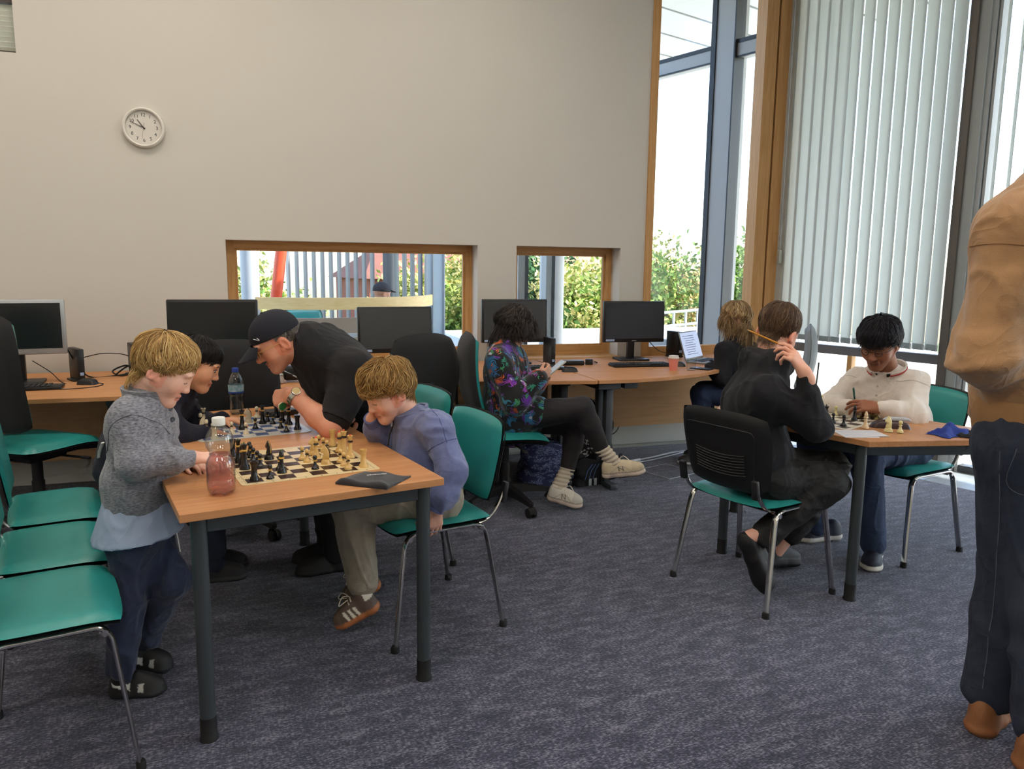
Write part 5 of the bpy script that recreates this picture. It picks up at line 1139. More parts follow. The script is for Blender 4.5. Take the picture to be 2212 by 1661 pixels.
def shoe(name,parent,loc,heel,toe,up,m,L=.27,wd=.095,sole=(226,222,210),upper=(60,60,60),hgt=.075,solet=.022,extra=None,ank=None,h=.0045):
    """heel/toe: points on the ground plane of the sole; up: normal"""
    heel,toe=V3(heel),V3(toe); y=unit(toe-heel); z=V3(up); z=unit(z-y*(z@y)); x=np.cross(y,z); l=np.linalg.norm(toe-heel); w=wd/2; A=np.array([x,y,z])
    P=lambda a,b,c:heel+x*a+y*b*l+z*c
    F=Field(); F.slab(P(0,.13,solet*.55),P(0,.42,solet*.5),x,(w*.72,solet*.60),(w*.70,solet*.60),.01); F.slab(P(0,.42,solet*.5),P(0,.82,solet*.55),x,(w*.72,solet*.60),(w*.96,solet*.6),.01)
    F.ell(P(0,.74,solet*.5),A,(w*1.0,l*.26,solet*.62),.01); F.ell(P(0,.15,solet*.5),A,(w*.80,l*.15,solet*.62),.01)
    F.ell(P(0,.72,solet+.010),A,(w*.90,l*.26,hgt*.46),.02); F.ell(P(0,.45,solet+.018),A,(w*.72,l*.30,hgt*.62),.03); F.ell(P(0,.17,solet+.02),A,(w*.70,l*.16,hgt*.72),.025)
    if ank is None: ank=P(0,.24,hgt+.06)
    F.cone(P(0,.24,hgt*.55),P(0,.23,hgt*.98),w*.74,w*.66,.02)
    V,Q=F.mesh(h); lz=(V-heel)@z; ly=((V-heel)@y)/l; lx=(V-heel)@x
    T=np.tile(lin(upper),(len(V),1)); sm=(lz<solet+.002); T[sm]=lin(sole)
    if extra: extra(T,lx,ly,lz)
    return mesh_np(name,V,Q,m,parent,loc,T)
SHOEM=mat('shoe_leather',(90,90,90),.6,attr='tint',bump=.15,bscale=300)

def glasses(hd,parent,loc,m,rim=.0009,w=.034,lens=True,z=.004,round_=True):
    t=[]
    for q in(-1,1):
        mb=MB(); pts=[Vector(hd.P(q*.032+w*.68*math.cos(a)*.75,.101-.10*abs(abs(.032)-.032)-.006*(math.cos(a)*q>0)*abs(math.cos(a)),z+w*.50*math.sin(a)))-Vector(loc) for a in [2*PI*k/20 for k in range(20)]]
        mb.tube(pts,rim*hd.s*1.2,6,closed=True); g=mb.build('spectacle_rim',m,parent)
        mb=MB(); mb.tube([Vector(hd.P(q*.058,.097,z+.006))-Vector(loc),Vector(hd.P(q*.074,.07,z+.005))-Vector(loc),Vector(hd.P(q*.082,.0,z-.002))-Vector(loc),Vector(hd.P(q*.080,-.022,z-.018))-Vector(loc)],rim*hd.s*1.3,6); mb.build('spectacle_arm',m,parent)
        if lens: mb=MB(); mb.add([p for p in pts],[tuple(range(20))]); mb.build('spectacle_lens',GLASS,parent)
    mb=MB(); mb.tube([Vector(hd.P(x,.104-.3*x*x,z+.005))-Vector(loc) for x in(-.010,0,.010)],rim*hd.s*1.2,6); mb.build('spectacle_bridge',m,parent)
def ring_collar(name,parent,loc,c,axis,fwd,rx,ry,h,th,m,open_=0.0,flare=.15,n=36,dip=0.0):
    """stand or turned collar: band around the neck; open_ = half angle left open at the front"""
    c=V3(c); z=unit(axis); y=V3(fwd); y=unit(y-z*(y@z)); x=np.cross(y,z); v=[];f=[]
    for i in range(n+1):
        a=PI/2+open_+(2*PI-2*open_)*i/n; ca,sa=math.cos(a),math.sin(a); dd=-dip*max(0,sa)
        for (s,hh) in ((1,0),(1+flare,1),(1+flare-th/rx,1.0),(1-th/rx,0)): v.append(Vector(c+x*ca*rx*s+y*sa*ry*s+z*(h*hh+dd))-Vector(loc))
    for i in range(n):
        for k in range(4): f.append((4*i+k,4*i+(k+1)%4,4*i+4+(k+1)%4,4*i+4+k))
    f+=[(0,1,2,3),(4*n+3,4*n+2,4*n+1,4*n)]
    return MB().add(v,f).build(name,m,parent,True,50)
def strip(name,parent,loc,pts,w,th,m): return MB().tube([Vector(q)-Vector(loc) for q in pts],0,n=6,flat=(w,th)).build(name,m,parent)
# joint positions in metres
J={}
J['standing_boy']=dict(head=(-0.267,2.683,1.083),neck=(-0.322,2.702,0.984),chest=(-0.345,2.710,0.879),waist=(-0.366,2.717,0.707),pelvis=(-0.374,2.720,0.571),sR=(-0.373,2.624,0.935),sL=(-0.315,2.806,0.917),eR=(-0.355,2.566,0.806),wR=(-0.192,2.626,0.798),fR=(-0.117,2.653,0.784),eL=(-0.286,2.870,0.743),wL=(-0.220,2.773,0.739),fL=(-0.149,2.696,0.751),hR=(-0.388,2.662,0.552),hL=(-0.370,2.782,0.510),kR=(-0.419,2.661,0.333),aR=(-0.445,2.649,0.080),kL=(-0.280,2.698,0.365),aL=(-0.407,2.805,0.081))
J['dark_boy']=dict(head=(-0.211,3.351,1.020),neck=(-0.277,3.395,0.915),chest=(-0.371,3.459,0.806),waist=(-0.506,3.559,0.654),pelvis=(-0.546,3.573,0.550),sR=(-0.354,3.316,0.850),sL=(-0.294,3.570,0.819),eR=(-0.269,3.244,0.737),wR=(-0.194,3.293,0.741),eL=(-0.208,3.562,0.717),wL=(-0.128,3.481,0.760))
J['cap_man']=dict(head=(0.110,3.368,1.104),neck=(0.229,3.390,1.089),chest=(0.356,3.452,0.961),waist=(0.520,3.544,0.740),pelvis=(0.600,3.580,0.560),sL=(0.422,3.260,0.983),sR=(0.322,3.612,1.067),eL=(0.305,3.174,0.756),wL=(0.159,3.287,0.886),fL=(0.056,3.365,0.846),eR=(0.509,3.473,0.739),wR=(0.442,3.402,0.798),fR=(0.373,3.341,0.760),hL=(0.583,3.480,0.540),hR=(0.602,3.664,0.540),kL=(0.304,3.491,0.520),aL=(0.344,3.530,0.079),kR=(0.292,3.728,0.520),aR=(0.338,3.691,0.045))
J['seated_boy']=dict(head=(0.499,2.927,0.940),neck=(0.594,2.937,0.825),chest=(0.622,2.938,0.720),waist=(0.658,2.936,0.630),pelvis=(0.669,2.943,0.535),sL=(0.651,2.779,0.816),sR=(0.602,3.071,0.780),eL=(0.699,2.699,0.671),wL=(0.635,2.700,0.527),fL=(0.631,2.713,0.430),eR=(0.508,3.062,0.708),wR=(0.442,2.978,0.825),fR=(0.459,2.930,0.909),hL=(0.664,2.839,0.530),hR=(0.687,3.021,0.530),kL=(0.352,2.904,0.500),aL=(0.384,2.871,0.150),kR=(0.341,3.077,0.500),aR=(0.420,3.071,0.150),toeL=(0.277,2.866,0.020),heelL=(0.445,2.850,0.100),toeR=(0.330,3.059,0.030),heelR=(0.483,3.059,0.100))
J['jacket_woman']=dict(head=(1.477,4.251,1.082),neck=(1.416,4.272,0.974),chest=(1.428,4.268,0.823),waist=(1.446,4.261,0.650),pelvis=(1.453,4.259,0.540),sR=(1.348,4.147,0.894),sL=(1.523,4.393,0.875),eR=(1.417,4.060,0.668),wR=(1.561,4.053,0.806),fR=(1.646,4.087,0.839),eL=(1.624,4.412,0.653),wL=(1.637,4.248,0.757),fL=(1.663,4.166,0.815),hR=(1.440,4.179,0.560),hL=(1.505,4.326,0.530),kR=(1.807,3.989,0.625),aR=(1.937,3.944,0.351),kL=(1.853,4.163,0.490),aL=(1.772,4.128,0.181),heelL=(1.660,4.145,0.050),toeL=(1.837,4.021,0.012),heelR=(1.931,3.946,0.211),toeR=(2.141,3.810,0.259))
J['blonde_woman']=dict(head=(3.332,4.722,1.084),neck=(3.371,4.741,0.923),chest=(3.372,4.740,0.770),waist=(3.418,4.746,0.660),pelvis=(3.448,4.757,0.550),sL=(3.212,4.658,0.851),sR=(3.558,4.824,0.832),eL=(3.188,4.634,0.670),wL=(3.152,4.731,0.726),eR=(3.546,4.913,0.602),wR=(3.311,4.941,0.713),hL=(3.343,4.666,0.530),hR=(3.526,4.835,0.530),kL=(3.102,4.770,0.530),kR=(3.240,4.934,0.530),aL=(3.131,4.739,0.159),aR=(3.277,4.900,0.131))
J['hoodie_man']=dict(head=(2.223,2.830,1.152),neck=(2.170,2.806,1.024),chest=(2.100,2.799,0.845),waist=(2.094,2.769,0.660),pelvis=(2.158,2.779,0.540),sR=(2.042,2.639,0.914),sL=(2.236,2.953,0.890),eR=(2.232,2.542,0.775),wR=(2.162,2.566,1.006),fR=(2.104,2.607,1.107),eL=(2.509,2.943,0.667),wL=(2.498,2.894,0.789),hR=(2.111,2.679,0.525),hL=(2.265,2.858,0.525),kR=(2.355,2.594,0.520),aR=(2.045,2.638,0.277),kL=(2.569,2.817,0.520),aL=(2.390,2.879,0.157))
J['teen']=dict(head=(2.906,2.934,1.079),neck=(3.018,2.979,0.918),chest=(3.043,3.013,0.802),waist=(3.150,3.040,0.670),pelvis=(3.225,3.067,0.550),sL=(3.092,2.891,0.878),sR=(2.981,3.151,0.862),eL=(2.959,2.767,0.749),wL=(2.815,2.796,0.787),fL=(2.748,2.861,0.792),eR=(2.765,3.088,0.752),wR=(2.796,2.908,0.754),fR=(2.847,2.827,0.784),hL=(3.199,2.981,0.535),hR=(3.284,3.152,0.535),kL=(2.815,2.859,0.545),aL=(2.859,2.823,0.090),kR=(2.769,3.192,0.530),aR=(2.813,3.177,0.072),toeL=(2.795,2.760,0.000),heelL=(2.964,2.914,0.000),toeR=(2.651,3.191,0.000),heelR=(2.983,3.171,0.000))
J['standing_man']=dict(head=(2.310,1.613,1.804),neck=(2.245,1.635,1.675),chest=(2.192,1.653,1.516),waist=(2.211,1.647,1.189),pelvis=(2.228,1.641,0.963),sL=(2.037,1.622,1.537),sR=(2.446,1.714,1.566),eL=(1.971,1.603,1.186),wL=(2.340,1.680,1.120),hL=(2.137,1.609,0.918),hR=(2.333,1.668,0.893),kL=(2.187,1.634,0.452),aL=(2.160,1.622,0.123),kR=(2.139,1.481,0.437),aR=(2.133,1.441,0.127))
for _d in J.values():
    for _k in list(_d): _d[_k]=V3(_d[_k])
def lerp(a,b,t): return a*(1-t)+b*t
def hairline(f,s,b,temple=None,burn=None,jag=.04):
    # limits in degrees from the crown: fringe, temple, sideburn, above the ear, nape
    t=temple if temple is not None else (f+s)/2-4; bn=burn if burn is not None else s+7
    xs=np.radians([0,30,52,66,78,92,104,122,150,180]); ys=np.radians([f,f-1,t,t+1,bn,s,s+3,b-8,b,b+1])
    def g(ph):
        a=np.abs((ph+PI)%(2*PI)-PI); return np.interp(a,xs,ys)+jag*vnoise(np.stack([np.cos(ph)*6,np.sin(ph)*6,0*ph+f],1))
    return g
const=lambda v:(lambda th,ph:np.full_like(th,v))
def person(label,key,base=None):
    j=J[key]; b=j['pelvis']; loc=(float(b[0]),float(b[1]),0.0) if base is None else base
    return thing('person',label,'person',loc),loc,j
def coarse_body(j,s,skin):
    """hidden under the clothes: trunk and limbs"""
    F=Field(); u=j['sR']-j['sL']; F.slab(j['pelvis'],j['chest'],u,(.12*s,.085*s),(.13*s,.085*s),.04); F.cone(j['chest'],j['neck'],.075*s,.05*s,.03); F.cone(j['sL'],j['sR'],.048*s,.048*s,.03)
    for q in 'LR':
        if 'e'+q in j: F.cone(j['s'+q],j['e'+q],.042*s,.036*s); F.cone(j['e'+q],j['w'+q],.036*s,.026*s)
        if 'k'+q in j: F.cone(j['h'+q],j['k'+q],.066*s,.048*s); F.cone(j['k'+q],j['a'+q],.046*s,.032*s)
    return F.mesh(.012)
def add_body(root,loc,j,hd,skin,neck_r,s,key,hands=(),child=False,brow=None,lash=True,stubble=None,lip=None,nose=1.0,flush=.12,hf=.0027,more=None):
    F=Field(); hd.field(F,lerp(j['neck'],hd.P(0,-.03,-.06),-.25),neck_r,child,nose); V,Q=F.mesh(hf*hd.s*1.05,relax=1); T=hd.tint(V,skin,lip,brow,lash,stubble,flush); parts=[(V,Q)]; TT=[T]
    base=np.array(lin(skin))
    for fn in hands:
        F=Field(); fn(F); V,Q=F.mesh(.0034); n=vnoise(V*60); T=np.tile(base,(len(V),1)); red=base*np.array([1,.68,.62]); w=np.clip(n*.5+.25,0,.5)[:,None]; parts.append((V,Q)); TT.append(T*(1-w*.5)+red*w*.5)
    V,Q=coarse_body(j,s,skin); parts.append((V,Q)); TT.append(np.tile(base,(len(V),1)))
    V,Q=join_np(parts); return mesh_np('body',V,Q,skin_mat('body'),root,loc,np.concatenate(TT))
def garment(name,root,loc,F,m,h=.0075,amp=.005,freq=10,axis=None,seed=1,cut=(),ridge=.6,st=2.2,tint=None,relax=2):
    V,Q=F.mesh(h,relax=relax,cut=cut); 
    if amp: V=crumple(V,Q,amp,freq,axis,st,seed,ridge)
    return mesh_np(name,V,Q,m,root,loc,tint(V) if tint else None)
def torso(F,j,rp,rw,rc,rs,k=.05,low=None,neckr=None):
    u=j['sR']-j['sL']; lo=low if low is not None else j['pelvis']
    F.slab(lo,j['waist'],u,rp,rw,k); F.slab(j['waist'],j['chest'],u,rw,rc,k); F.slab(j['chest'],lerp(j['chest'],j['neck'],.75),u,rc,(rc[0]*.75,rc[1]*.8),k); F.cone(j['sL'],j['sR'],rs,rs,k)
    F.cone(lerp(j['sL'],j['sR'],.25),j['neck'],rs*.95,(neckr or rs*.8),k*.8); F.cone(lerp(j['sR'],j['sL'],.25),j['neck'],rs*.95,(neckr or rs*.8),k*.8); return F
def sleeve(F,j,q,rs,re,rw,k=.03,end=1.0,bag=0):
    e=lerp(j['e'+q],j['w'+q],end); F.cone(j['s'+q],j['e'+q],rs,re,k)
    if bag: m=lerp(j['e'+q],e,.72); F.cone(j['e'+q],m,re,rw+bag,k); F.cone(m,e,rw+bag,rw,.012)
    else: F.cone(j['e'+q],e,re,rw,k)
def trousers(F,j,rh,rt,rk,ra,k=.05,end=1.0,seat=True,sides='LR'):
    if seat: F.cone(j['hL'],j['hR'],rh,rh,k); F.cone(lerp(j['hL'],j['hR'],.5),lerp(j['pelvis'],j['waist'],.5),rh*1.05,rh*.95,k)
    for q in sides: F.cone(j['h'+q],j['k'+q],rt,rk,k); F.cone(j['k'+q],lerp(j['k'+q],j['a'+q],end),rk,ra,.02)
def buttons(root,loc,pts,nrm,r,m,name='button'):
    R=Vector(nrm).to_track_quat('Z','Y').to_matrix()
    for q in pts: MB().lathe([(r*.9,-.002),(r,0),(r*.85,.002),(.001,.0015)],12,Vector(q)-Vector(loc),False,M=R).build(name,m,root)

from mathutils.bvhtree import BVHTree
def tree_of(o): return BVHTree.FromPolygons([v.co[:] for v in o.data.vertices],[p.vertices[:] for p in o.data.polygons])
def arm_seam(root,loc,o,a,b,t,m,r=.0013,lean=(0,0,0),n=28,far=.13):
    bv=tree_of(o); c=lerp(V3(a),V3(b),t); ax=unit(V3(b)-V3(a)+V3(lean)*.3); u=unit(np.cross(ax,V3((0,0,1)))); w=np.cross(ax,u); runs=[[]]
    for k in range(n+1):
        an=2*PI*k/n; d=u*math.cos(an)+w*math.sin(an); hit=bv.ray_cast(Vector(c-V3(loc)),Vector(d),far)
        if hit[0] is not None: runs[-1].append(hit[0]+Vector(d)*.0006)
        elif runs[-1]: runs.append([])
    for q in runs:
        if len(q)>2: MB().tube(q,r,5).build('seam',m,root)
def stitch(root,loc,o,pts,nrm,m,r=.0012,name='seam'):
    bv=tree_of(o); nv=Vector(unit(nrm)); out=[]
    for q in spline(pts,5):
        h=bv.ray_cast(Vector(q)-Vector(loc)+nv*.35,-nv,.6)
        if h[0] is not None: out.append(h[0]+nv*.0006)
    if len(out)>2: MB().tube(out,r,5).build(name,m,root)

# ------------------------------------------------------------------ 1 standing blond boy
root,loc,j=person('blond boy in grey fleece standing at the table, reaching for the pink bottle','standing_boy',(-.40,2.72,0))
f0=V3((.988,-.10,0)); fw_=f0*math.cos(.55)-V3((0,0,1))*math.sin(.55); hd=Head(j['head'],fw_,(0,0,1),.92)
def hR(F):
    F.cone(j['eR'],j['wR'],.03,.021,.02); hand_field(F,j['wR'],j['fR']-j['wR'],(.1,-.35,.95),.74,-1,curls=[(.25,.35,.2),(.35,.5,.3),(.5,.6,.4),(.6,.7,.4)],thumb=(.7,.3),spread=.10)
def hL(F):
    F.cone(j['eL'],j['wL'],.03,.021,.02); hand_field(F,j['wL'],j['fL']-j['wL'],(0,.2,1),.72,1,curl=(.5,.6,.5))
add_body(root,loc,j,hd,(238,190,168),.043,.62,'a',[hR,hL],True,brow=(176,140,96),flush=.2,nose=.8)
BLOND=[(178,140,84),(206,170,108),(150,112,62),(222,190,132),(190,150,92)]
hair('hair',hd,root,loc,BLOND,hairline(106,101,122,102,110,.06),lambda th,ph:.019+.003*np.cos(ph)*(th>1),3600,crown=(.01,-.05,.105),r=.0012,seed=1,lift=.007,flip=.004,wob=.10,seg=7,taper=.5)
FLEECE=mat('fleece_grey_marl',(158,160,170),.95,bump=.5,bscale=420,var=.55,vscale=95,sheen=.4,dark=(88,90,102),stretch=(1,1,3.0),fold=0.105,fscale=8)
F=Field(); torso(F,j,(.128,.105),(.118,.100),(.120,.092),.052,.05,low=lerp(j['pelvis'],j['waist'],.10),neckr=.046); sleeve(F,j,'R',.058,.052,.034,.03,.90,.014); sleeve(F,j,'L',.056,.050,.034,.03,.90)
gt=garment('fleece_top',root,loc,F,FLEECE,.006,.008,10,(0,0,1),2,cut=[((-.37,2.72,.605),(.08,.05,-1))])
ring_collar('collar',root,loc,lerp(j['neck'],hd.P(0,-.03,-.06),.02),unit(hd.P(0,-.03,-.06)-j['neck'])*.6+V3((0,0,.5)),f0,.066,.073,.040,.011,FLEECE,.22,.10)
arm_seam(root,loc,gt,j['sR'],j['eR'],.30,mat('seam_grey',(92,94,104),.9),lean=(0,0,.3))
nav=mat('button_navy',(36,40,56),.4)
fr=unit(V3((.93,-.36,.1))); Vf=np.array([v.co[:] for v in [o for o in root.children if o.name.startswith('fleece_top')][0].data.vertices])+V3(loc)
for q in ((-.246,2.559,.982),(-.234,2.545,.954),(-.226,2.542,.926)):      # sit each button on the cloth
    c=V3(q); k=np.argmin(((Vf-c)[:,[0,2]]**2).sum(1)+(Vf[:,1]>2.68)*9); buttons(root,loc,[Vf[k]+V3((.003,-.003,0))],unit(V3((.55,-.83,.1))),.0085,nav)
F=Field(); u=j['sR']-j['sL']; F.slab(lerp(j['pelvis'],j['waist'],.55),j['pelvis']+V3((0,0,-.045)),u,(.122,.104),(.166,.140),.03)
garment('shirt_tail',root,loc,F,mat('shirt_pale_blue',(152,168,196),.85,bump=.2,bscale=300,fold=0.168,fscale=8),.006,.004,14,(0,0,1),5,cut=[((-.37,2.72,.528),(.05,0,-1))])
NAVY=mat('trousers_navy',(40,50,78),.9,bump=.35,bscale=350,var=.25,vscale=30,sheen=.2,fold=0.21,fscale=8)
F=Field(); trousers(F,j,.080,.070,.058,.044,.05,.98); garment('trousers',root,loc,F,NAVY,.0065,.011,11,(0,.3,1),7,cut=[((0,0,.546),(0,0,1))])
for q,hl,te in (('L',(-.455,2.79,.022),(-.300,2.755,.012)),('R',(-.485,2.66,.0),(-.310,2.625,.0))):
    F=Field(); F.cone(lerp(j['k'+q],j['a'+q],.85),j['a'+q]+V3((0,0,-.02)),.036,.034); garment('sock',root,loc,F,mat('sock_black',(20,20,24),.9),.006,0)
    def ex(T,lx,ly,lz):
        T[(ly>.10)&(ly<.42)&(lz>.03)&(np.abs(lz-.062+.05*ly)<.012)]=lin((214,214,210)); T[(np.abs(ly-.62)<.05)&(lz>.025)&(lz<.05)]=lin((190,190,186))
    shoe('shoe',root,loc,hl,te,(0,0,1),SHOEM,wd=.078,sole=(34,34,36),upper=(26,26,28),hgt=.072,solet=.020,extra=ex)
strip('drawstring',root,loc,[V3((-.255,2.66,.54)),V3((-.250,2.652,.51)),V3((-.246,2.65,.475))],.004,.002,WHITEP)

# ------------------------------------------------------------------ 2 dark haired boy behind him
root,loc,j=person('dark haired boy in navy top leaning over the blue chessboard behind the blond boy','dark_boy')
f0=V3((.97,.10,0)); fw_=f0*.90+V3((0,-.18,-.40)); hd=Head(j['head'],fw_,(0,0,1),.90)
j.update(hL=j['pelvis']+V3((.02,.08,-.02)),hR=j['pelvis']+V3((.02,-.08,-.02)),kL=j['pelvis']+V3((.34,.14,-.05)),kR=j['pelvis']+V3((.34,-.02,-.05)),aL=V3((-.19,3.72,.08)),aR=V3((-.19,3.56,.08)))
def hR(F): hand_field(F,j['wR'],(.9,.3,-.1),(0,0,1),.74,-1,curl=(.3,.5,.3))
def hL(F): hand_field(F,j['wL'],(.9,-.3,-.1),(0,0,1),.74,1,curl=(.3,.5,.3))
add_body(root,loc,j,hd,(222,164,128),.044,.62,'b',[hR,hL],True,brow=(40,28,22),nose=.9,lash=False)
EYEW=mat('eye_white',(226,222,216),.25); EYED=mat('eye_dark',(30,20,16),.15)
for q in(-1,1):
    MB().lathe([(.0125*hd.s*math.sin(PI*k/10),-.0125*hd.s*math.cos(PI*k/10)) for k in range(1,10)],14,Vector(hd.P(q*.031,.0785,.003))-Vector(loc)).build('eye',EYEW,root); MB().lathe([(.0062*hd.s*math.sin(PI*k/8),-.0062*hd.s*math.cos(PI*k/8)) for k in range(1,8)],12,Vector(hd.P(q*.033,.0862,.001))-Vector(loc)).build('iris',EYED,root)
    strip('eyelid',root,loc,[hd.P(q*.017,.086,.006),hd.P(q*.030,.0925,.0115),hd.P(q*.046,.082,.0055)],.003,.0025,mat('lid_dark',(70,44,34),.6))
hair('hair',hd,root,loc,[(22,18,18),(34,28,26),(16,13,14)],hairline(101,99,124,95,106),lambda th,ph:.016+.006*np.maximum(0,np.cos(ph))*(th>1.1),2200,r=.0013,seed=2,lift=.006,flip=.006,wob=.18)
NVY=mat('top_navy_knit',(30,32,48),.95,bump=.4,bscale=300,sheen=.05)
F=Field(); torso(F,j,(.125,.105),(.120,.10),(.120,.09),.052,.05,neckr=.05); sleeve(F,j,'R',.058,.050,.036); sleeve(F,j,'L',.058,.050,.036); garment('navy_top',root,loc,F,NVY,.008,.006,10,seed=3)
F=Field(); trousers(F,j,.085,.075,.06,.046); garment('trousers',root,loc,F,mat('jeans_dark',(38,44,62),.9,bump=.3,bscale=300),.009,.005,11,seed=4)
strip('white_tag',root,loc,[j['waist']+V3((-.085,-.10,.035)),j['waist']+V3((-.10,-.09,.0)),j['waist']+V3((-.105,-.08,-.03))],.012,.004,WHITEP)
for q in 'LR': shoe('shoe',root,loc,j['a'+q]*V3((1,1,0))+V3((-.05,0,0)),j['a'+q]*V3((1,1,0))+V3((.14,0,0)),(0,0,1),SHOEM,wd=.08,sole=(60,60,60),upper=(30,30,34))

# ------------------------------------------------------------------ 3 man with cap
root,loc,j=person('man in dark baseball cap and black shirt leaning over the blue chessboard','cap_man')
f0=V3((-.965,.02,0)); fw_=f0*.86+V3((.0,-.10,-.50)); hd=Head(j['head'],fw_,(.12,0,1),1.0)
wr=j['wL']
def hL(F):
    F.cone(j['sL'],j['eL'],.05,.047,.02); F.cone(j['eL'],lerp(j['eL'],wr,.35),.048,.047,.02); F.cone(lerp(j['eL'],wr,.35),wr,.046,.031,.02); hand_field(F,wr,j['fL']-wr+V3((0,0,.005)),(-.25,-.75,.60),1.0,1,curls=[(1.15,.75,.35),(1.15,.85,.5),(1.25,1.0,.6),(1.3,1.1,.7)],thumb=(.35,.25),spread=.03)
def hR(F): F.cone(j['eR'],j['wR'],.04,.028,.02); hand_field(F,j['wR'],j['fR']-j['wR'],(.1,-.75,.65),1.0,-1,curls=[(.25,.3,.2),(.35,.4,.3),(.5,.5,.3),(.6,.6,.4)],thumb=(.5,.3))
add_body(root,loc,j,hd,(222,160,132),.060,1.0,'c',[hL,hR],False,brow=(90,80,72),stubble=(176,140,122),nose=1.15,flush=.18)
# forearm hair is too fine to build; hair below the cap
hair('hair',hd,root,loc,[(112,106,102),(86,80,76),(140,134,130)],hairline(70,99,126),const(.007),700,r=.0016,seed=3,lift=.002)
CAPM=mat('cap_navy',(26,28,40),.85,bump=.3,bscale=400)
F=Field(); F.ell(hd.P(0,-.008,.036),hd.A,np.array((.089,.109,.098))*hd.s,.02); V,Q=F.mesh(.0045,relax=2,cut=[(hd.P(0,0,.030),-hd.u+hd.f*.10)]); cap=mesh_np('cap',V,Q,CAPM,root,loc)
v=[];f=[];n=20;m_=8
for i in range(n+1):
    a=-1.08+2.16*i/n
    for k in range(m_+1):
        t=k/m_; rx=.088+.004*t; y=.070+math.cos(a)*(.036+.078*t*math.cos(a*.75)); x=math.sin(a)*rx*(1+.02*t); z=.034-.030*t-.20*x*x*10*.25*(1+t)
        for dz in(0,.004): v.append(Vector(hd.P(x,y,z+dz))-Vector(loc))
idx=lambda i,k,d:(i*(m_+1)+k)*2+d
for i in range(n):
    for k in range(m_): f+=[(idx(i,k,0),idx(i,k+1,0),idx(i+1,k+1,0),idx(i+1,k,0)),(idx(i,k,1),idx(i+1,k,1),idx(i+1,k+1,1),idx(i,k+1,1))]
    f.append((idx(i,m_,0),idx(i,m_,1),idx(i+1,m_,1),idx(i+1,m_,0)))
for k in range(m_): f+=[(idx(0,k,0),idx(0,k,1),idx(0,k+1,1),idx(0,k+1,0)),(idx(n,k,0),idx(n,k+1,0),idx(n,k+1,1),idx(n,k,1))]
MB().add(v,f).build('brim',CAPM,cap,True,60)
MB().lathe([(.008,0),(.007,.004),(.001,.006)],12,Vector(hd.P(0,-.008,.132))-Vector(loc),False).build('cap_button',CAPM,cap)
# small pale tick on the cap side facing the room
tk=[hd.P(-.0635,.068,.066),hd.P(-.0665,.064,.054),hd.P(-.0660,.066,.053),hd.P(-.0500,.081,.067)]
strip('cap_tick',root,loc,[tk[0]-hd.r*.004,tk[1]-hd.r*.004,tk[2]-hd.r*.004,lerp(tk[2],tk[3],.5)-hd.r*.005,tk[3]-hd.r*.003],.0022,.0014,mat('tick_white',(222,222,222),.5))
glasses(hd,root,loc,mat('gold_wire',(206,172,104),.3,metal=.8),rim=.0011)
BLK=mat('shirt_black_cotton',(24,24,28),.9,bump=.4,bscale=320,sheen=.04,var=.2,vscale=20,fold=0.21,fscale=8)
F=Field(); torso(F,j,(.185,.150),(.185,.155),(.185,.135),.080,.07,neckr=.070); sleeve(F,j,'R',.082,.070,.055,end=.75)
F.cone(j['sL'],lerp(j['sL'],j['eL'],.80),.088,.072,.04); gt=garment('black_shirt',root,loc,F,BLK,.0075,.011,7,(-.6,0,.8),4)
ring_collar('collar',root,loc,lerp(j['neck'],hd.P(0,-.03,-.06),.05),hd.P(0,-.03,-.06)-j['neck'],f0+V3((0,0,-.4)),.078,.085,.050,.010,BLK,.45,.10)
# cuff of the pushed-up sleeve
c=lerp(j['sL'],j['eL'],.80); ring_collar('sleeve_cuff',root,loc,c-unit(j['eL']-j['sL'])*.02,j['eL']-j['sL'],(1,0,0),.068,.068,.030,.008,BLK,0,.02)
F=Field(); trousers(F,j,.125,.105,.080,.058); garment('trousers',root,loc,F,mat('trousers_black',(24,24,28),.9,bump=.3,bscale=300),.010,.006,9,seed=6)
for q in 'LR': shoe('shoe',root,loc,j['a'+q]*V3((1,1,0))+V3((.07,0,0)),j['a'+q]*V3((1,1,0))+V3((-.19,-.02,0)),(0,0,1),SHOEM,wd=.10,sole=(30,30,30),upper=(22,22,24))
# wrist watch
wax=unit(j['fL']*V3((1,1,1))-wr); wc=lerp(j['eL'],wr,.93); STEEL=mat('watch_steel',(190,186,176),.25,metal=1)
wv=unit(wr-j['eL']); ring_collar('watch_strap',root,loc,wc-wv*.010,wv,(0,-.8,.6),.0385,.0385,.020,.005,STEEL,0,-.02)
fn=unit(V3((-.05,-.62,.78))); fn=unit(fn-wv*(fn@wv)); RR=np.array([np.cross(wv,fn),wv,fn]); RM=Matrix([[RR[i][k] for i in range(3)] for k in range(3)])
MB().lathe([(.019,-.002),(.0205,.004),(.019,.009),(.0165,.010)],24,Vector(wc+fn*.036)-Vector(loc),True,M=RM).build('watch_case',STEEL,root); MB().lathe([(.001,.0),(.0165,.0),(.0165,.0012),(.001,.0012)],24,Vector(wc+fn*.0458)-Vector(loc),True,M=RM).build('watch_dial',mat('dial_gold',(222,196,140),.3,metal=.4),root)

# captured piece with green felt held in that hand
pcx=piece('pawn','far_white','bone white chess piece held sideways showing its green felt base',0.118,3.283,0,z=.838,hs=1.35); pcx.rotation_euler=(math.radians(-78),0,math.radians(-150)+PI)
MB().lathe([(.001,-.0006),(.0128,-.0006),(.0128,0),(.001,0)],20).build('felt_base',mat('felt_green',(24,110,58),.9),pcx)

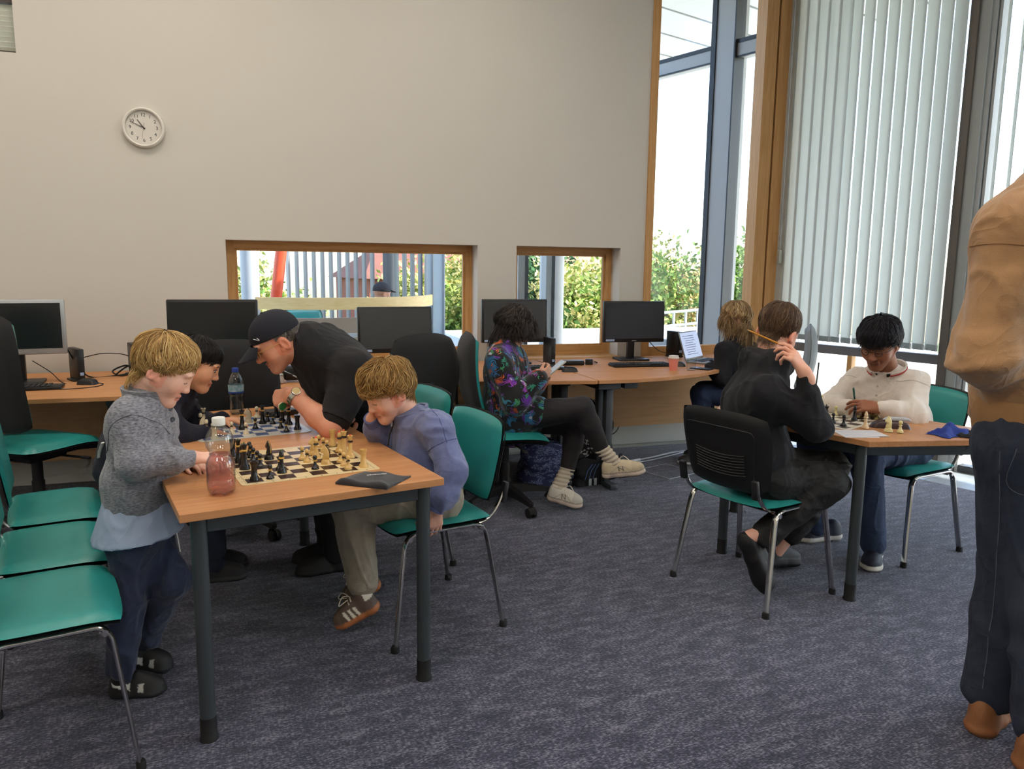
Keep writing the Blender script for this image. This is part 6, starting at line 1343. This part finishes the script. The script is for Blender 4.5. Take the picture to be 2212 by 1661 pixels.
# ------------------------------------------------------------------ 4 seated blond boy
root,loc,j=person('blond boy in blue sweatshirt and beige trousers sitting with his cheek on his hand','seated_boy')
f0=V3((-.975,-.22,0)); fw_=f0*.88+V3((0,-.05,-.46)); hd=Head(j['head'],fw_,(.10,0,1),.93)
def hR(F): F.cone(j['eR'],j['wR'],.034,.023,.02); hand_field(F,j['wR'],j['fR']-j['wR'],(-.75,.55,.2),.78,-1,curls=[(.3,.4,.3)]*4,thumb=(.6,.2))
def hL(F): F.cone(j['eL'],j['wL'],.034,.023,.02); hand_field(F,j['wL'],j['fL']-j['wL'],(.05,-1,.15),.80,1,curls=[(.25,.55,.6),(.25,.6,.6),(.28,.6,.6),(.3,.6,.6)],thumb=(.9,.3),spread=.05)
add_body(root,loc,j,hd,(238,186,162),.046,.66,'d',[hR,hL],True,brow=(170,132,88),flush=.22,nose=.85)
hair('hair',hd,root,loc,BLOND[:3]+[(168,128,74)],hairline(106,99,122,100,107,.09),lambda th,ph:.022+.007*np.cos(ph)*(th>.9),3800,crown=(0,-.045,.108),r=.0012,seed=5,lift=.022,flip=.012,wob=.26,seg=7,taper=.45)
BLUE=mat('sweatshirt_blue',(112,122,168),.92,bump=.35,bscale=380,var=.18,vscale=40,sheen=.35,fold=0.168,fscale=8)
F=Field(); torso(F,j,(.140,.115),(.138,.112),(.130,.098),.056,.05,neckr=.050); sleeve(F,j,'L',.064,.060,.034,.03,.92,.026); sleeve(F,j,'R',.062,.056,.036,.03,.92,.016)
gt=garment('sweatshirt',root,loc,F,BLUE,.0065,.010,8,(0,0,1),8,cut=[((0,0,.52),(0,0,-1))])
SB=mat('seam_blue',(72,80,124),.9)
arm_seam(root,loc,gt,j['sL'],j['eL'],.42,SB); arm_seam(root,loc,gt,j['sR'],j['eR'],.42,SB); stitch(root,loc,gt,[j['neck']+V3((.01,-.06,.02)),lerp(j['neck'],j['sL'],.6)+V3((.0,0,.03)),j['sL']+V3((0,-.03,.02)),lerp(j['sL'],j['eL'],.42)+V3((0,-.04,0))],(.15,-.55,.8),SB)
CUFF=mat('cuff_blue',(98,108,158),.92,bump=.3,bscale=500,stretch=(4,4,1))
for q in 'LR':
    d=unit(j['w'+q]-j['e'+q]); ring_collar('cuff',root,loc,lerp(j['e'+q],j['w'+q],.84),d,(1,0,0),.036,.034,.036,.008,CUFF,0,-.10)
ring_collar('collar',root,loc,lerp(j['neck'],hd.P(0,-.03,-.06),.0),V3((-.25,-.02,.9)),f0,.066,.072,.040,.011,BLUE,.22,.10)
zp=[j['neck']+f0*.082+V3((0,-.012,-.010)),j['neck']+f0*.098+V3((0,-.014,-.05)),j['neck']+f0*.105+V3((0,-.014,-.095))]
strip('zip',root,loc,zp,.004,.003,INK); MB().rbox(Vector(zp[0]+f0*.006)-Vector(loc),(.006,.006,.02),.002,1).build('zip_pull',GREYMET,root)
BEIGE=mat('trousers_beige',(168,158,142),.92,bump=.35,bscale=350,var=.12,vscale=30,fold=0.21,fscale=8)
F=Field(); trousers(F,j,.100,.088,.074,.062,.05,.86); garment('trousers',root,loc,F,BEIGE,.0065,.010,9,(0,0,1),9)
for q in 'LR':
    e=lerp(j['k'+q],j['a'+q],.86); d=unit(j['a'+q]-j['k'+q]); ring_collar('trouser_cuff',root,loc,e-d*.012,d,(1,0,0),.060,.056,.030,.010,BEIGE,0,-.08)
    F=Field(); F.cone(lerp(j['k'+q],j['a'+q],.80),j['a'+q]+V3((0,0,-.03)),.034,.032); garment('sock',root,loc,F,mat('sock_white',(222,222,226),.9,bump=.3,bscale=300),.006,.002,30)
    def ex(T,lx,ly,lz):
        for k in range(3): T[(np.abs(ly-.40-.115*k-(lz-.02)*1.6)<.030)&(lz>.026)&(lz<.062)&(np.abs(lx)>.012)]=lin((214,206,190))
        T[(ly<.20)&(lz>.062)]=lin((214,206,190)); T[(ly>.80)&(lz>.025)]=lin((108,88,76))
    h_,t_=j['heel'+q],j['toe'+q]; sh=shoe('trainer',root,loc,h_,t_,unit(V3((.45,-.05,.9))),SHOEM,wd=.085,sole=(178,108,62),upper=(96,78,68),hgt=.074,solet=.024,extra=ex)
    y=unit(t_-h_); z=unit(V3((.45,-.05,.9))-y*(V3((.45,-.05,.9))@y)); x=np.cross(y,z); l=np.linalg.norm(t_-h_)
    for k in range(5):
        c=h_+y*l*(.46+.062*k)+z*(.092-.008*k); strip('lace',root,loc,[c-x*.022-z*.008,c+z*.003,c+x*.022-z*.008],.003,.002,mat('lace_cream',(206,196,178),.8))
    c=h_+y*l*.46+z*.096
    for s in(-1,1): strip('lace',root,loc,spline([c,c+x*s*.02+z*.02+y*.02,c+x*s*.035+z*.0+y*.045,c+x*s*.01-z*.004+y*.012],4),.002,.002,MATS['lace_cream'])
# ------------------------------------------------------------------ 5 woman in embroidered jacket
root,loc,j=person('dark haired woman in bright embroidered jacket sitting cross legged with her phone','jacket_woman')
f0=V3((.97,-.10,0)); fw_=f0*.84+V3((0,.0,-.54)); hd=Head(j['head'],fw_,(0,0,1),.98)
def hR(F): F.cone(j['eR'],j['wR'],.036,.025,.02); hand_field(F,j['wR'],j['fR']-j['wR'],(.2,-.9,-.1),.86,-1,curls=[(.5,.7,.4)]*4,thumb=(.4,.3))
def hL(F): hand_field(F,j['wL'],j['fL']-j['wL'],(.2,.9,-.1),.86,1,curl=(.5,.7,.4),thumb=(.4,.3))
add_body(root,loc,j,hd,(206,158,132),.050,.88,'e',[hR,hL],False,brow=(50,40,36))
hair('hair',hd,root,loc,[(38,32,30),(60,50,46),(28,24,24),(92,80,74)],hairline(78,106,136,88,110),lambda th,ph:.018+.016*smooth(1.2,1.75,th),3200,r=.0013,seed=6,lift=.008,droop=lambda ph:.085+.02*np.maximum(0,np.cos(ph)),wob=.12,flip=.014)
glasses(hd,root,loc,BEZ,rim=.0016)
def embroidery():
    m=bpy.data.materials.new('embroidered_black_wool'); m.use_nodes=True; nt=m.node_tree; b=nt.nodes['Principled BSDF']; N=nt.nodes.new; L=nt.links.new
    tc=N('ShaderNodeTexCoord'); nz=N('ShaderNodeTexNoise'); nz.inputs['Scale'].default_value=9; L(tc.outputs['Object'],nz.inputs[0])
    ad=N('ShaderNodeMix'); ad.data_type='RGBA'; ad.blend_type='LINEAR_LIGHT'; ad.inputs[0].default_value=.10; L(tc.outputs['Object'],ad.inputs[6]); L(nz.outputs[1],ad.inputs[7])
    src=(*lin((14,13,18)),1); prev=None
    layers=[(9,.060,[(96,34,150),(36,110,160),(84,40,140),(44,120,150)],1.0),(15,.033,[(52,130,84),(206,92,40),(40,120,96),(150,60,160)],0.0),(22,.018,[(190,196,200),(50,110,170),(60,140,90),(110,50,160)],0.0)]
    for sc,thr,cols,seed in layers:
        vo=N('ShaderNodeTexVoronoi'); vo.inputs['Scale'].default_value=sc; vo.inputs['Randomness'].default_value=1; mp=N('ShaderNodeMapping'); mp.inputs['Location'].default_value=(seed,sc*.37,seed*2); L(ad.outputs[2],mp.inputs[0]); L(mp.outputs[0],vo.inputs[0])
        wv=N('ShaderNodeTexWave'); wv.wave_type='RINGS'; wv.inputs['Scale'].default_value=sc*2.2; wv.inputs['Distortion'].default_value=3; L(mp.outputs[0],wv.inputs[0])
        cr=N('ShaderNodeValToRGB'); cr.color_ramp.interpolation='CONSTANT'; e=cr.color_ramp.elements; e[0].position=0; e[0].color=(*lin(cols[0]),1); e[1].position=.27; e[1].color=(*lin(cols[1]),1)
        for k,pz in ((2,.52),(3,.76)): q=e.new(pz); q.color=(*lin(cols[k]),1)
        sp=N('ShaderNodeSeparateColor'); L(vo.outputs['Color'],sp.inputs[0]); L(sp.outputs[0],cr.inputs[0])
        lt=N('ShaderNodeMath'); lt.operation='LESS_THAN'; a=N('ShaderNodeMath'); a.operation='MULTIPLY_ADD'; L(wv.outputs[1],a.inputs[0]); a.inputs[1].default_value=.22; L(vo.outputs['Distance'],a.inputs[2]); L(a.outputs[0],lt.inputs[0]); lt.inputs[1].default_value=.46 if sc==9 else .40 if sc==15 else .34
        mx=N('ShaderNodeMix'); mx.data_type='RGBA'; L(lt.outputs[0],mx.inputs[0]); L(cr.outputs[0],mx.inputs[7])
        if prev is None: mx.inputs[6].default_value=src
        else: L(prev,mx.inputs[6])
        prev=mx.outputs[2]; last=lt
    L(prev,b.inputs['Base Color']); b.inputs['Roughness'].default_value=.9; b.inputs['Sheen Weight'].default_value=.3
    return m
EMB=embroidery(); j2=dict(j)
F=Field(); torso(F,j,(.175,.155),(.150,.135),(.155,.115),.066,.06,low=j['pelvis']+V3((.03,0,-.03)),neckr=.058); sleeve(F,j,'R',.076,.074,.056,.03,.96); sleeve(F,j,'L',.074,.070,.056,.03,.96)
for q in 'RL': F.cone(j['h'+q]+V3((0,0,.02)),lerp(j['h'+q],j['k'+q],.34)+V3((0,0,.01)),.115,.098,.05)
garment('embroidered_jacket',root,loc,F,EMB,.0085,.006,9,(0,0,1),11)
ring_collar('collar',root,loc,lerp(j['neck'],hd.P(0,-.03,-.06),.05),V3((.25,0,.95)),f0,.068,.074,.040,.010,EMB,.35,.08)
hem=[lerp(j['hR'],j['kR'],.10)+V3((.0,-.112,-.05)),lerp(j['hR'],j['kR'],.30)+V3((.01,-.108,.0)),lerp(j['hR'],j['kR'],.42)+V3((0,-.06,.075)),lerp(j['hR'],j['kR'],.38)+V3((0,.02,.10))]
LEG=mat('leggings_black',(34,30,34),.8,bump=.1,bscale=500,sheen=.03)
F=Field(); F.cone(j['hL'],j['hR'],.115,.115,.05)
for q in 'RL': F.cone(j['h'+q],j['k'+q],.098,.066,.03); m_=lerp(j['k'+q],j['a'+q],.35); F.cone(j['k'+q],m_,.064,.060,.03); F.cone(m_,j['a'+q],.060,.040,.02)
garment('leggings',root,loc,F,LEG,.008,.002,12,None,12)
OATS=mat('sock_oat',(196,184,166),.95,bump=.6,bscale=240,stretch=(.3,.3,3))
for q,up in (('L',V3((.15,-.25,.95))),('R',V3((.25,-.30,.9)))):
    d=unit(j['a'+q]-j['k'+q]); h_,t_=j['heel'+q],j['toe'+q]; F=Field(); ac=h_+unit(t_-h_)*.065+V3((0,0,.08))
    F.cone(lerp(j['k'+q],j['a'+q],.86),ac,.044,.043,.01); V,Q=F.mesh(.006); N_=vnormals(V,Q); V=V+N_*(.003*np.sin(((V-j['k'+q])@d)*260))[:,None]; mesh_np('sock',V,Q,OATS,root,loc)
    def ex(T,lx,ly,lz,c=(206,190,160) if q=='R' else (212,206,194)):
        T[(np.abs(lz-.052-.02*np.cos((ly-.47)*9))<.0025)&(np.abs(ly-.5)<.3)]=lin((176,166,150)); T[(ly>.72)&(lz>.04)]=lin(tuple(int(v*.92) for v in c)); T[(np.abs(lz-.036)<.003)]=lin((150,140,128)); yy=(ly-.47)*.27; zz=lz-.058; em=((np.abs(yy+.013+.2*zz)<.0035)|(np.abs(yy-.013+.2*zz)<.0035)|(np.abs(yy+zz*1.3)<.0035))&(np.abs(zz)<.014)&(np.abs(lx)>.015); T[em]=lin((116,108,98)); T[(lz<.008)]=lin((50,48,48)) if q=='R' else lin((206,186,172))
    shoe('trainer',root,loc,h_,t_,up,SHOEM,wd=.098,sole=(214,196,180),upper=(206,190,160) if q=='R' else (212,206,194),hgt=.080,solet=.032,extra=ex,h=.0034)
    y=unit(t_-h_); z=unit(up-y*(up@y)); x=np.cross(y,z); l=np.linalg.norm(t_-h_)
    for k in range(4): c=h_+y*l*(.46+.07*k)+z*(.104-.010*k); strip('lace',root,loc,[c-x*.024-z*.008,c+z*.004,c+x*.024-z*.008],.003,.002,mat('lace_white',(222,214,200),.8))
    c=h_+y*l*.46+z*.108; strip('lace',root,loc,spline([c,c+z*.02+y*.03+x*.02,c+y*.06+x*.03-z*.01],4),.003,.002,MATS['lace_white'])
pn=thing('smartphone','pale smartphone held by the woman in the embroidered jacket','phone',tuple(j['fR']*.5+j['fL']*.5+V3((.03,0,.015)))); pn.rotation_euler=(0,math.radians(-38),0)
MB().rbox((0,0,0),(.15,.072,.009),.004,2).build('phone_body',mat('phone_case',(176,168,156),.5),pn); MB().box((0,0,.0048),(.14,.066,.0006)).build('screen',emit('phone_glow',(150,160,170),.35),pn,False)

# ------------------------------------------------------------------ 6 blonde woman at the laptop
root,loc,j=person('woman with long blonde hair and black top sitting at the laptop with her back turned','blonde_woman')
f0=V3((-.80,.60,0)); fw_=f0*.93+V3((0,0,-.34)); hd=Head(j['head'],fw_,(0,0,1),.98)
def hR(F): hand_field(F,j['wR'],(-.9,.3,-.1),(0,0,1),.86,-1,curl=(.3,.5,.3))
def hL(F): hand_field(F,j['wL'],(-.5,.8,-.1),(0,0,1),.86,1,curl=(.3,.5,.3))
add_body(root,loc,j,hd,(222,176,150),.050,.88,'f',[hR,hL],False,brow=(120,90,60),hf=.004)
hair('hair',hd,root,loc,[(166,134,92),(196,164,116),(134,102,68),(214,188,146),(112,84,58)],hairline(80,108,138,86,112),lambda th,ph:.016+.022*smooth(1.2,1.75,th),3000,r=.0014,seed=7,lift=.008,droop=lambda ph:.13+.10*np.maximum(0,-np.cos(ph)),wob=.16,seg=7)
F=Field(); torso(F,j,(.165,.135),(.150,.125),(.155,.115),.066,.06,neckr=.056); sleeve(F,j,'R',.068,.060,.045); sleeve(F,j,'L',.068,.060,.045); garment('black_top',root,loc,F,mat('top_black',(24,24,30),.9,bump=.3,bscale=300),.011,.006,9,seed=14)
F=Field(); trousers(F,j,.115,.095,.072,.055); garment('jeans',root,loc,F,mat('jeans_blue',(46,60,92),.9,bump=.35,bscale=300,var=.25,vscale=12),.011,.005,10,seed=15)
for q in 'LR': shoe('shoe',root,loc,j['a'+q]*V3((1,1,0))+V3((.06,-.03,0)),j['a'+q]*V3((1,1,0))+V3((-.15,.11,0)),(0,0,1),SHOEM,sole=(200,200,200),upper=(50,50,56),h=.007)

# ------------------------------------------------------------------ 7 person in black hoodie
root,loc,j=person('short haired person in black hoodie resting the head on one hand, seen from behind','hoodie_man')
f0=V3((.80,.52,0)); fw_=f0*.86+V3((.10,0,-.50)); hd=Head(j['head'],fw_,(.05,-.12,1),1.0)
def hR(F): F.cone(j['eR'],j['wR'],.040,.027,.02); hand_field(F,j['wR'],j['fR']-j['wR'],(.45,-.85,.1),.98,1,curls=[(.25,.45,.35),(.45,.75,.5),(.65,.95,.6),(.75,1.05,.7)],thumb=(-.2,.2),spread=.06)
def hL(F): hand_field(F,j['wL'],(-.1,-.2,.9),(.9,0,.2),.95,1,curl=(.4,.6,.4))
add_body(root,loc,j,hd,(232,176,150),.051,.95,'g',[hR,hL],False,brow=(110,84,60),flush=.25)
tline=hairline(84,97,127,82,105)
hair('hair',hd,root,loc,[(110,84,62),(86,64,48),(134,106,80),(74,56,44)],tline,lambda th,ph:.016*smooth(2.0,.7,th)+.004,3600,crown=(0,-.04,.108),r=.0009,seed=8,lift=.008,flip=.006,wob=.25,seg=5)
glasses(hd,root,loc,GREYMET,rim=.0009)
HOOD=mat('hoodie_black',(22,22,28),.92,bump=.35,bscale=380,sheen=.04,var=.2,vscale=25,fold=0.21,fscale=8)
F=Field(); torso(F,j,(.180,.145),(.175,.138),(.182,.125),.070,.06,low=lerp(j['pelvis'],j['waist'],-.12),neckr=.060); sleeve(F,j,'R',.074,.058,.040,.035,.90,.012); sleeve(F,j,'L',.074,.060,.042)
# hood lying on the back
hk=lerp(j['neck'],j['chest'],-.06)-f0*.062+V3((0,0,.030)); rt=np.cross(f0,V3((0,0,1))); 
F.chain([hk+rt*.070+f0*.135+V3((0,0,-.075)),hk+rt*.088+f0*.07+V3((0,0,-.025)),hk+rt*.066+V3((0,0,-.022)),hk-f0*.03+V3((0,0,-.05)),hk-rt*.066+V3((0,0,-.022)),hk-rt*.088+f0*.07+V3((0,0,-.025)),hk-rt*.070+f0*.135+V3((0,0,-.075))],[.016,.026,.038,.048,.038,.026,.016],.05)
gt=garment('hoodie',root,loc,F,HOOD,.0075,.013,7,(0,0,1),16)
F=Field(); trousers(F,j,.118,.095,.080,.060,.05,.92); garment('trousers',root,loc,F,mat('trousers_black_shell',(22,21,22),.7,bump=.25,bscale=160,fold=0.252,fscale=8),.008,.010,9,(1,0,0),17)
for q,hl,te,up in (('R',(1.955,2.655,.300),(2.060,2.600,.030),(-.75,-.45,.35)),('L',(2.26,2.88,.04),(2.50,2.93,.0),(0,0,1))):
    F=Field(); F.cone(lerp(j['k'+q],j['a'+q],.86),lerp(V3(hl),j['a'+q],.55),.036,.034); garment('ankle',root,loc,F,skin_mat('ankle'),.007,0,tint=lambda V:np.tile(lin((226,172,150)),(len(V),1)))
    h_,t_=V3(hl),V3(te); upv=unit(np.cross(unit(t_-h_),np.cross(V3((1,.25,.25)),unit(t_-h_)))) if q=='R' else V3((0,0,1))
    def ex(T,lx,ly,lz): T[(np.abs(lz-.045)<.003)&(ly>.2)]=lin((70,70,74))
    shoe('trainer',root,loc,h_,t_,upv,SHOEM,wd=.105,sole=(20,20,21),upper=(26,26,28),hgt=.08,solet=.034,extra=ex)
pe=thing('pencil','yellow pencil tucked behind the ear of the person in black','pencil',(2.085,2.709,1.135)); d=unit(V3((2.042,2.744,1.158))-V3((2.128,2.673,1.112))); pe.rotation_euler=Vector(d).to_track_quat('Z','Y').to_euler()
MB().lathe([(.0040,-.055),(.0040,.085)],6).build('barrel',mat('pencil_yellow',(214,146,36),.4),pe,False); MB().lathe([(.0040,.085),(.0005,.100)],6).build('point',mat('pencil_wood',(206,170,120),.6),pe,False); MB().lathe([(.0042,-.070),(.0042,-.055)],8).build('ferrule',GREYMET,pe)

# ------------------------------------------------------------------ 8 teenager in cream polo
root,loc,j=person('dark haired teenager with glasses in cream polo top looking down at the chess game','teen')
f0=V3((-.90,-.42,0)); fw_=f0*.89+V3((0,0,-.44)); hd=Head(j['head'],fw_,(.08,0,1),.98)
def hR(F): F.cone(j['eR'],j['wR'],.040,.026,.02); hand_field(F,j['wR'],j['fR']-j['wR'],(-.5,-.2,.9),.95,-1,curls=[(.3,.4,.3),(.4,.5,.3),(.5,.6,.4),(.6,.7,.4)],thumb=(.5,.3))
def hL(F): F.cone(j['eL'],j['wL'],.040,.026,.02); hand_field(F,j['wL'],j['fL']-j['wL'],(-.3,-.5,.8),.95,1,curls=[(.2,.4,.3),(.3,.5,.3),(.4,.6,.4),(.5,.7,.4)],thumb=(.5,.3))
add_body(root,loc,j,hd,(150,98,72),.052,.92,'h',[hR,hL],False,brow=(24,18,18),stubble=(92,62,50),lip=(124,66,58),flush=.08)
hair('hair',hd,root,loc,[(22,20,28),(34,32,40),(16,14,18)],hairline(99,97,124,92,107,.12),lambda th,ph:.012*smooth(2.2,.4,th)+.008+.006*np.maximum(0,np.cos(ph))*(th>1.1),3400,crown=(0,-.03,.112),r=.0014,seed=9,lift=.020,flip=.016,wob=.28,taper=.3)
glasses(hd,root,loc,mat('thin_dark_wire',(60,56,54),.3,metal=.7),rim=.0015)
CREAM=mat('polo_cream',(222,212,202),.88,bump=.3,bscale=420,var=.06,vscale=40,sheen=.2,fold=0.21,fscale=8)
F=Field(); torso(F,j,(.165,.135),(.158,.130),(.158,.115),.062,.06,neckr=.056); sleeve(F,j,'R',.068,.060,.042,.035,.97,.010); sleeve(F,j,'L',.068,.062,.042,.035,.97,.010)
gt=garment('polo_top',root,loc,F,CREAM,.0072,.012,8,(.4,0,.9),19)
nk=lerp(j['neck'],hd.P(0,-.03,-.06),.05); ring_collar('collar',root,loc,nk+V3((0,0,.004)),V3((-.30,-.12,.9)),f0,.080,.084,.034,.010,CREAM,.55,.16)
ring_collar('collar_stripe',root,loc,nk+V3((-.006,-.003,.018)),V3((-.30,-.12,.9)),f0,.0895,.0935,.008,.005,mat('stripe_red',(176,60,56),.8),.52,.04)
ring_collar('inner_collar',root,loc,nk+V3((0,0,-.004)),V3((-.30,-.12,.9)),f0,.066,.070,.030,.006,BLK,.35,.05)
ch=lambda t,dx=0:lerp(j['neck'],j['waist'],t)+f0*(.062+.085*min(1,t*2.2))
arm_seam(root,loc,gt,j['sL'],j['eL'],.22,mat('seam_cream',(186,176,166),.9)); arm_seam(root,loc,gt,j['sR'],j['eR'],.22,MATS['seam_cream'])
strip('placket',root,loc,[ch(.08),ch(.25),ch(.45),ch(.65)],.003,.003,INK); buttons(root,loc,[ch(.22)+V3((-.012,.012,0)),ch(.40)+V3((-.012,.012,0)),ch(.56)+V3((-.012,.012,0))],f0,.0055,mat('button_pearl',(186,178,168),.3))
lg_=ch(.30)+V3((.06,-.115,.005)); strip('emblem',root,loc,[lg_,lg_+V3((0,-.002,.018)),lg_+V3((.005,-.003,.028))],.004,.002,INK)
JEAN=mat('jeans_mid',(58,74,104),.9,bump=.4,bscale=320,var=.3,vscale=9,fold=0.21,fscale=8)
F=Field(); trousers(F,j,.112,.092,.075,.066,.05,.97); garment('jeans',root,loc,F,JEAN,.008,.010,9,(0,0,1),20)
for q in 'LR':
    h_,t_=j['heel'+q],j['toe'+q]; shoe('trainer',root,loc,lerp(h_,t_,.0),h_+unit(t_-h_)*.275,(0,0,1),SHOEM,wd=.10,sole=(222,216,204),upper=(36,42,58),hgt=.078,solet=.030)
pn=thing('pen','dark green pen held upright by the teenager','pen',tuple(j['fR']*.3+j['wR']*.7+V3((-.035,.045,.045)))); pn.rotation_euler=(math.radians(10),math.radians(-22),0); MB().lathe([(.001,-.07),(.004,-.055),(.0045,.06),(.003,.065)],10).build('barrel',mat('pen_green',(28,88,76),.4),pn); MB().box((.005,0,.05),(.002,.004,.035)).build('clip',GREYMET,pn,False)

# ------------------------------------------------------------------ 9 standing man
root,loc,j=person('standing person in tan sweatshirt and dark jeans, cut off by the picture edge','standing_man',(2.17,1.62,0))
f0=V3((.75,.66,0)); hd=Head(j['head'],f0+V3((0,0,-.2)),(0,0,1),1.03)
def hL(F): F.cone(j['eL'],j['wL'],.040,.030,.02); hand_field(F,j['wL'],(.9,-.2,.1),(-.3,.8,.3),1.0,1,curl=(.4,.6,.4))
j['eR']=V3((2.47,1.66,1.20)); j['wR']=V3((2.46,1.66,1.06))
def hR(F): hand_field(F,j['wR'],(.3,-.1,-.9),(.8,.3,.3),1.0,-1,curl=(.4,.6,.4))
add_body(root,loc,j,hd,(224,172,146),.062,1.0,'i',[hL,hR],False,brow=(90,70,50),hf=.005)
hair('hair',hd,root,loc,[(80,62,46),(60,46,36)],hairline(84,92,118),const(.012),500,seed=11,base=True)
TAN=mat('sweatshirt_tan',(176,134,92),.92,bump=.3,bscale=380,var=.14,vscale=14,sheen=.35,fold=0.21,fscale=8)
F=Field(); torso(F,j,(.180,.140),(.185,.150),(.190,.130),.080,.07,low=lerp(j['pelvis'],j['waist'],.30),neckr=.072); sleeve(F,j,'L',.086,.088,.055,.05,.95,.02); sleeve(F,j,'R',.085,.080,.055)
gt=garment('sweatshirt',root,loc,F,TAN,.0085,.016,5,None,21,ridge=.7)
F=Field(); F.slab(lerp(j['pelvis'],j['waist'],.24),j['pelvis']+V3((0,0,.0)),j['sR']-j['sL'],(.186,.148),(.178,.142),.02); garment('waistband',root,loc,F,mat('rib_tan',(168,126,84),.92,bump=.4,bscale=300,stretch=(6,6,.6)),.008,.002,20,cut=[((0,0,.955),(-.05,0,-1)),((0,0,1.06),(0,0,1))])
JD=mat('jeans_dark_blue',(44,52,70),.9,bump=.4,bscale=300,var=.3,vscale=7,fold=0.21,fscale=8)
F=Field(); trousers(F,j,.118,.108,.082,.082,.05,.98); gj=garment('jeans',root,loc,F,JD,.0085,.012,7,(0,0,1),22)
ST=mat('jeans_stitch',(96,100,110),.9); nb=(-.55,-.83,0)
stitch(root,loc,gj,[V3((2.06,1.56,.93)),V3((2.05,1.56,.83)),V3((2.09,1.54,.79)),V3((2.15,1.52,.82)),V3((2.16,1.52,.93))],nb,ST,name='pocket')
stitch(root,loc,gj,[j['hL']+V3((0,0,0)),lerp(j['hL'],j['kL'],.5),j['kL'],lerp(j['kL'],j['aL'],.5),j['aL']+V3((0,0,.03))],(-.9,-.35,0),ST)
arm_seam(root,loc,gt,j['sL'],j['eL'],.15,mat('seam_tan',(140,102,66),.9),.0016); stitch(root,loc,gt,[j['chest']+V3((-.1,-.1,-.05)),j['waist']+V3((-.12,-.1,.1)),j['waist']+V3((-.12,-.1,-.12))],(-.5,-.86,0),MATS['seam_tan'],.0016)
for q,d_ in (('L',(.93,.36,0)),('R',(.93,.36,0))):
    a=j['a'+q]*V3((1,1,0)); d=unit(d_); shoe('boot',root,loc,a-d*.085,a+d*.20,(0,0,1),SHOEM,wd=.110,sole=(150,96,58),upper=(142,92,54),hgt=.11,solet=.03)

# ------------------------------------------------------------------ 10 capped person far away in the other wing
root=thing('person','person in dark cap sitting in the opposite wing behind the curved balcony','person',(1.437,8.75,.07)); loc=(1.30,9.0,.10)
hd=Head((1.30,9.0,1.16),(.9,.35,-.1),(0,0,1),.98); F=Field(); hd.field(F,V3((1.29,9.0,1.0)),.055); V,Q=F.mesh(.007); mesh_np('body',V,Q,skin_mat('body'),root,loc,hd.tint(V,(190,140,112)))
F=Field(); F.ell(hd.P(0,-.008,.040),hd.A,(.088,.106,.092)); F.slab(hd.P(0,.09,.045),hd.P(0,.165,.030),hd.r,(.075,.006),(.055,.005),.01); V,Q=F.mesh(.006,cut=[(hd.P(0,0,.020),-hd.u)]); mesh_np('cap',V,Q,CAPM,root,loc)
F=Field(); F.slab((1.28,9.02,.50),(1.28,9.02,.92),(0,1,0),(.16,.12),(.18,.12),.05); F.cone((1.28,8.86,.93),(1.28,9.18,.93),.075,.075,.04); garment('jacket',root,loc,F,BLK,.014,.004); F=Field(); F.cone((1.28,8.94,.50),(1.62,8.94,.52),.09,.07); F.cone((1.28,9.12,.50),(1.62,9.12,.52),.09,.07); F.cone((1.62,8.94,.52),(1.62,8.94,.14),.07,.05); F.cone((1.62,9.12,.52),(1.62,9.12,.14),.07,.05); garment('trousers',root,loc,F,NVY,.014,.003)
# ------------------------------------------------------------------ lettering becomes mesh
bpy.context.view_layer.update(); _dg=bpy.context.evaluated_depsgraph_get()
for o in [q for q in SC.objects if q.type=='FONT']:
    me=bpy.data.meshes.new_from_object(o.evaluated_get(_dg)); nm=o.name.split('.')[0]; n=bpy.data.objects.new(nm,me); COL.objects.link(n); n.parent=o.parent; n.matrix_local=o.matrix_local.copy(); bpy.data.objects.remove(o)
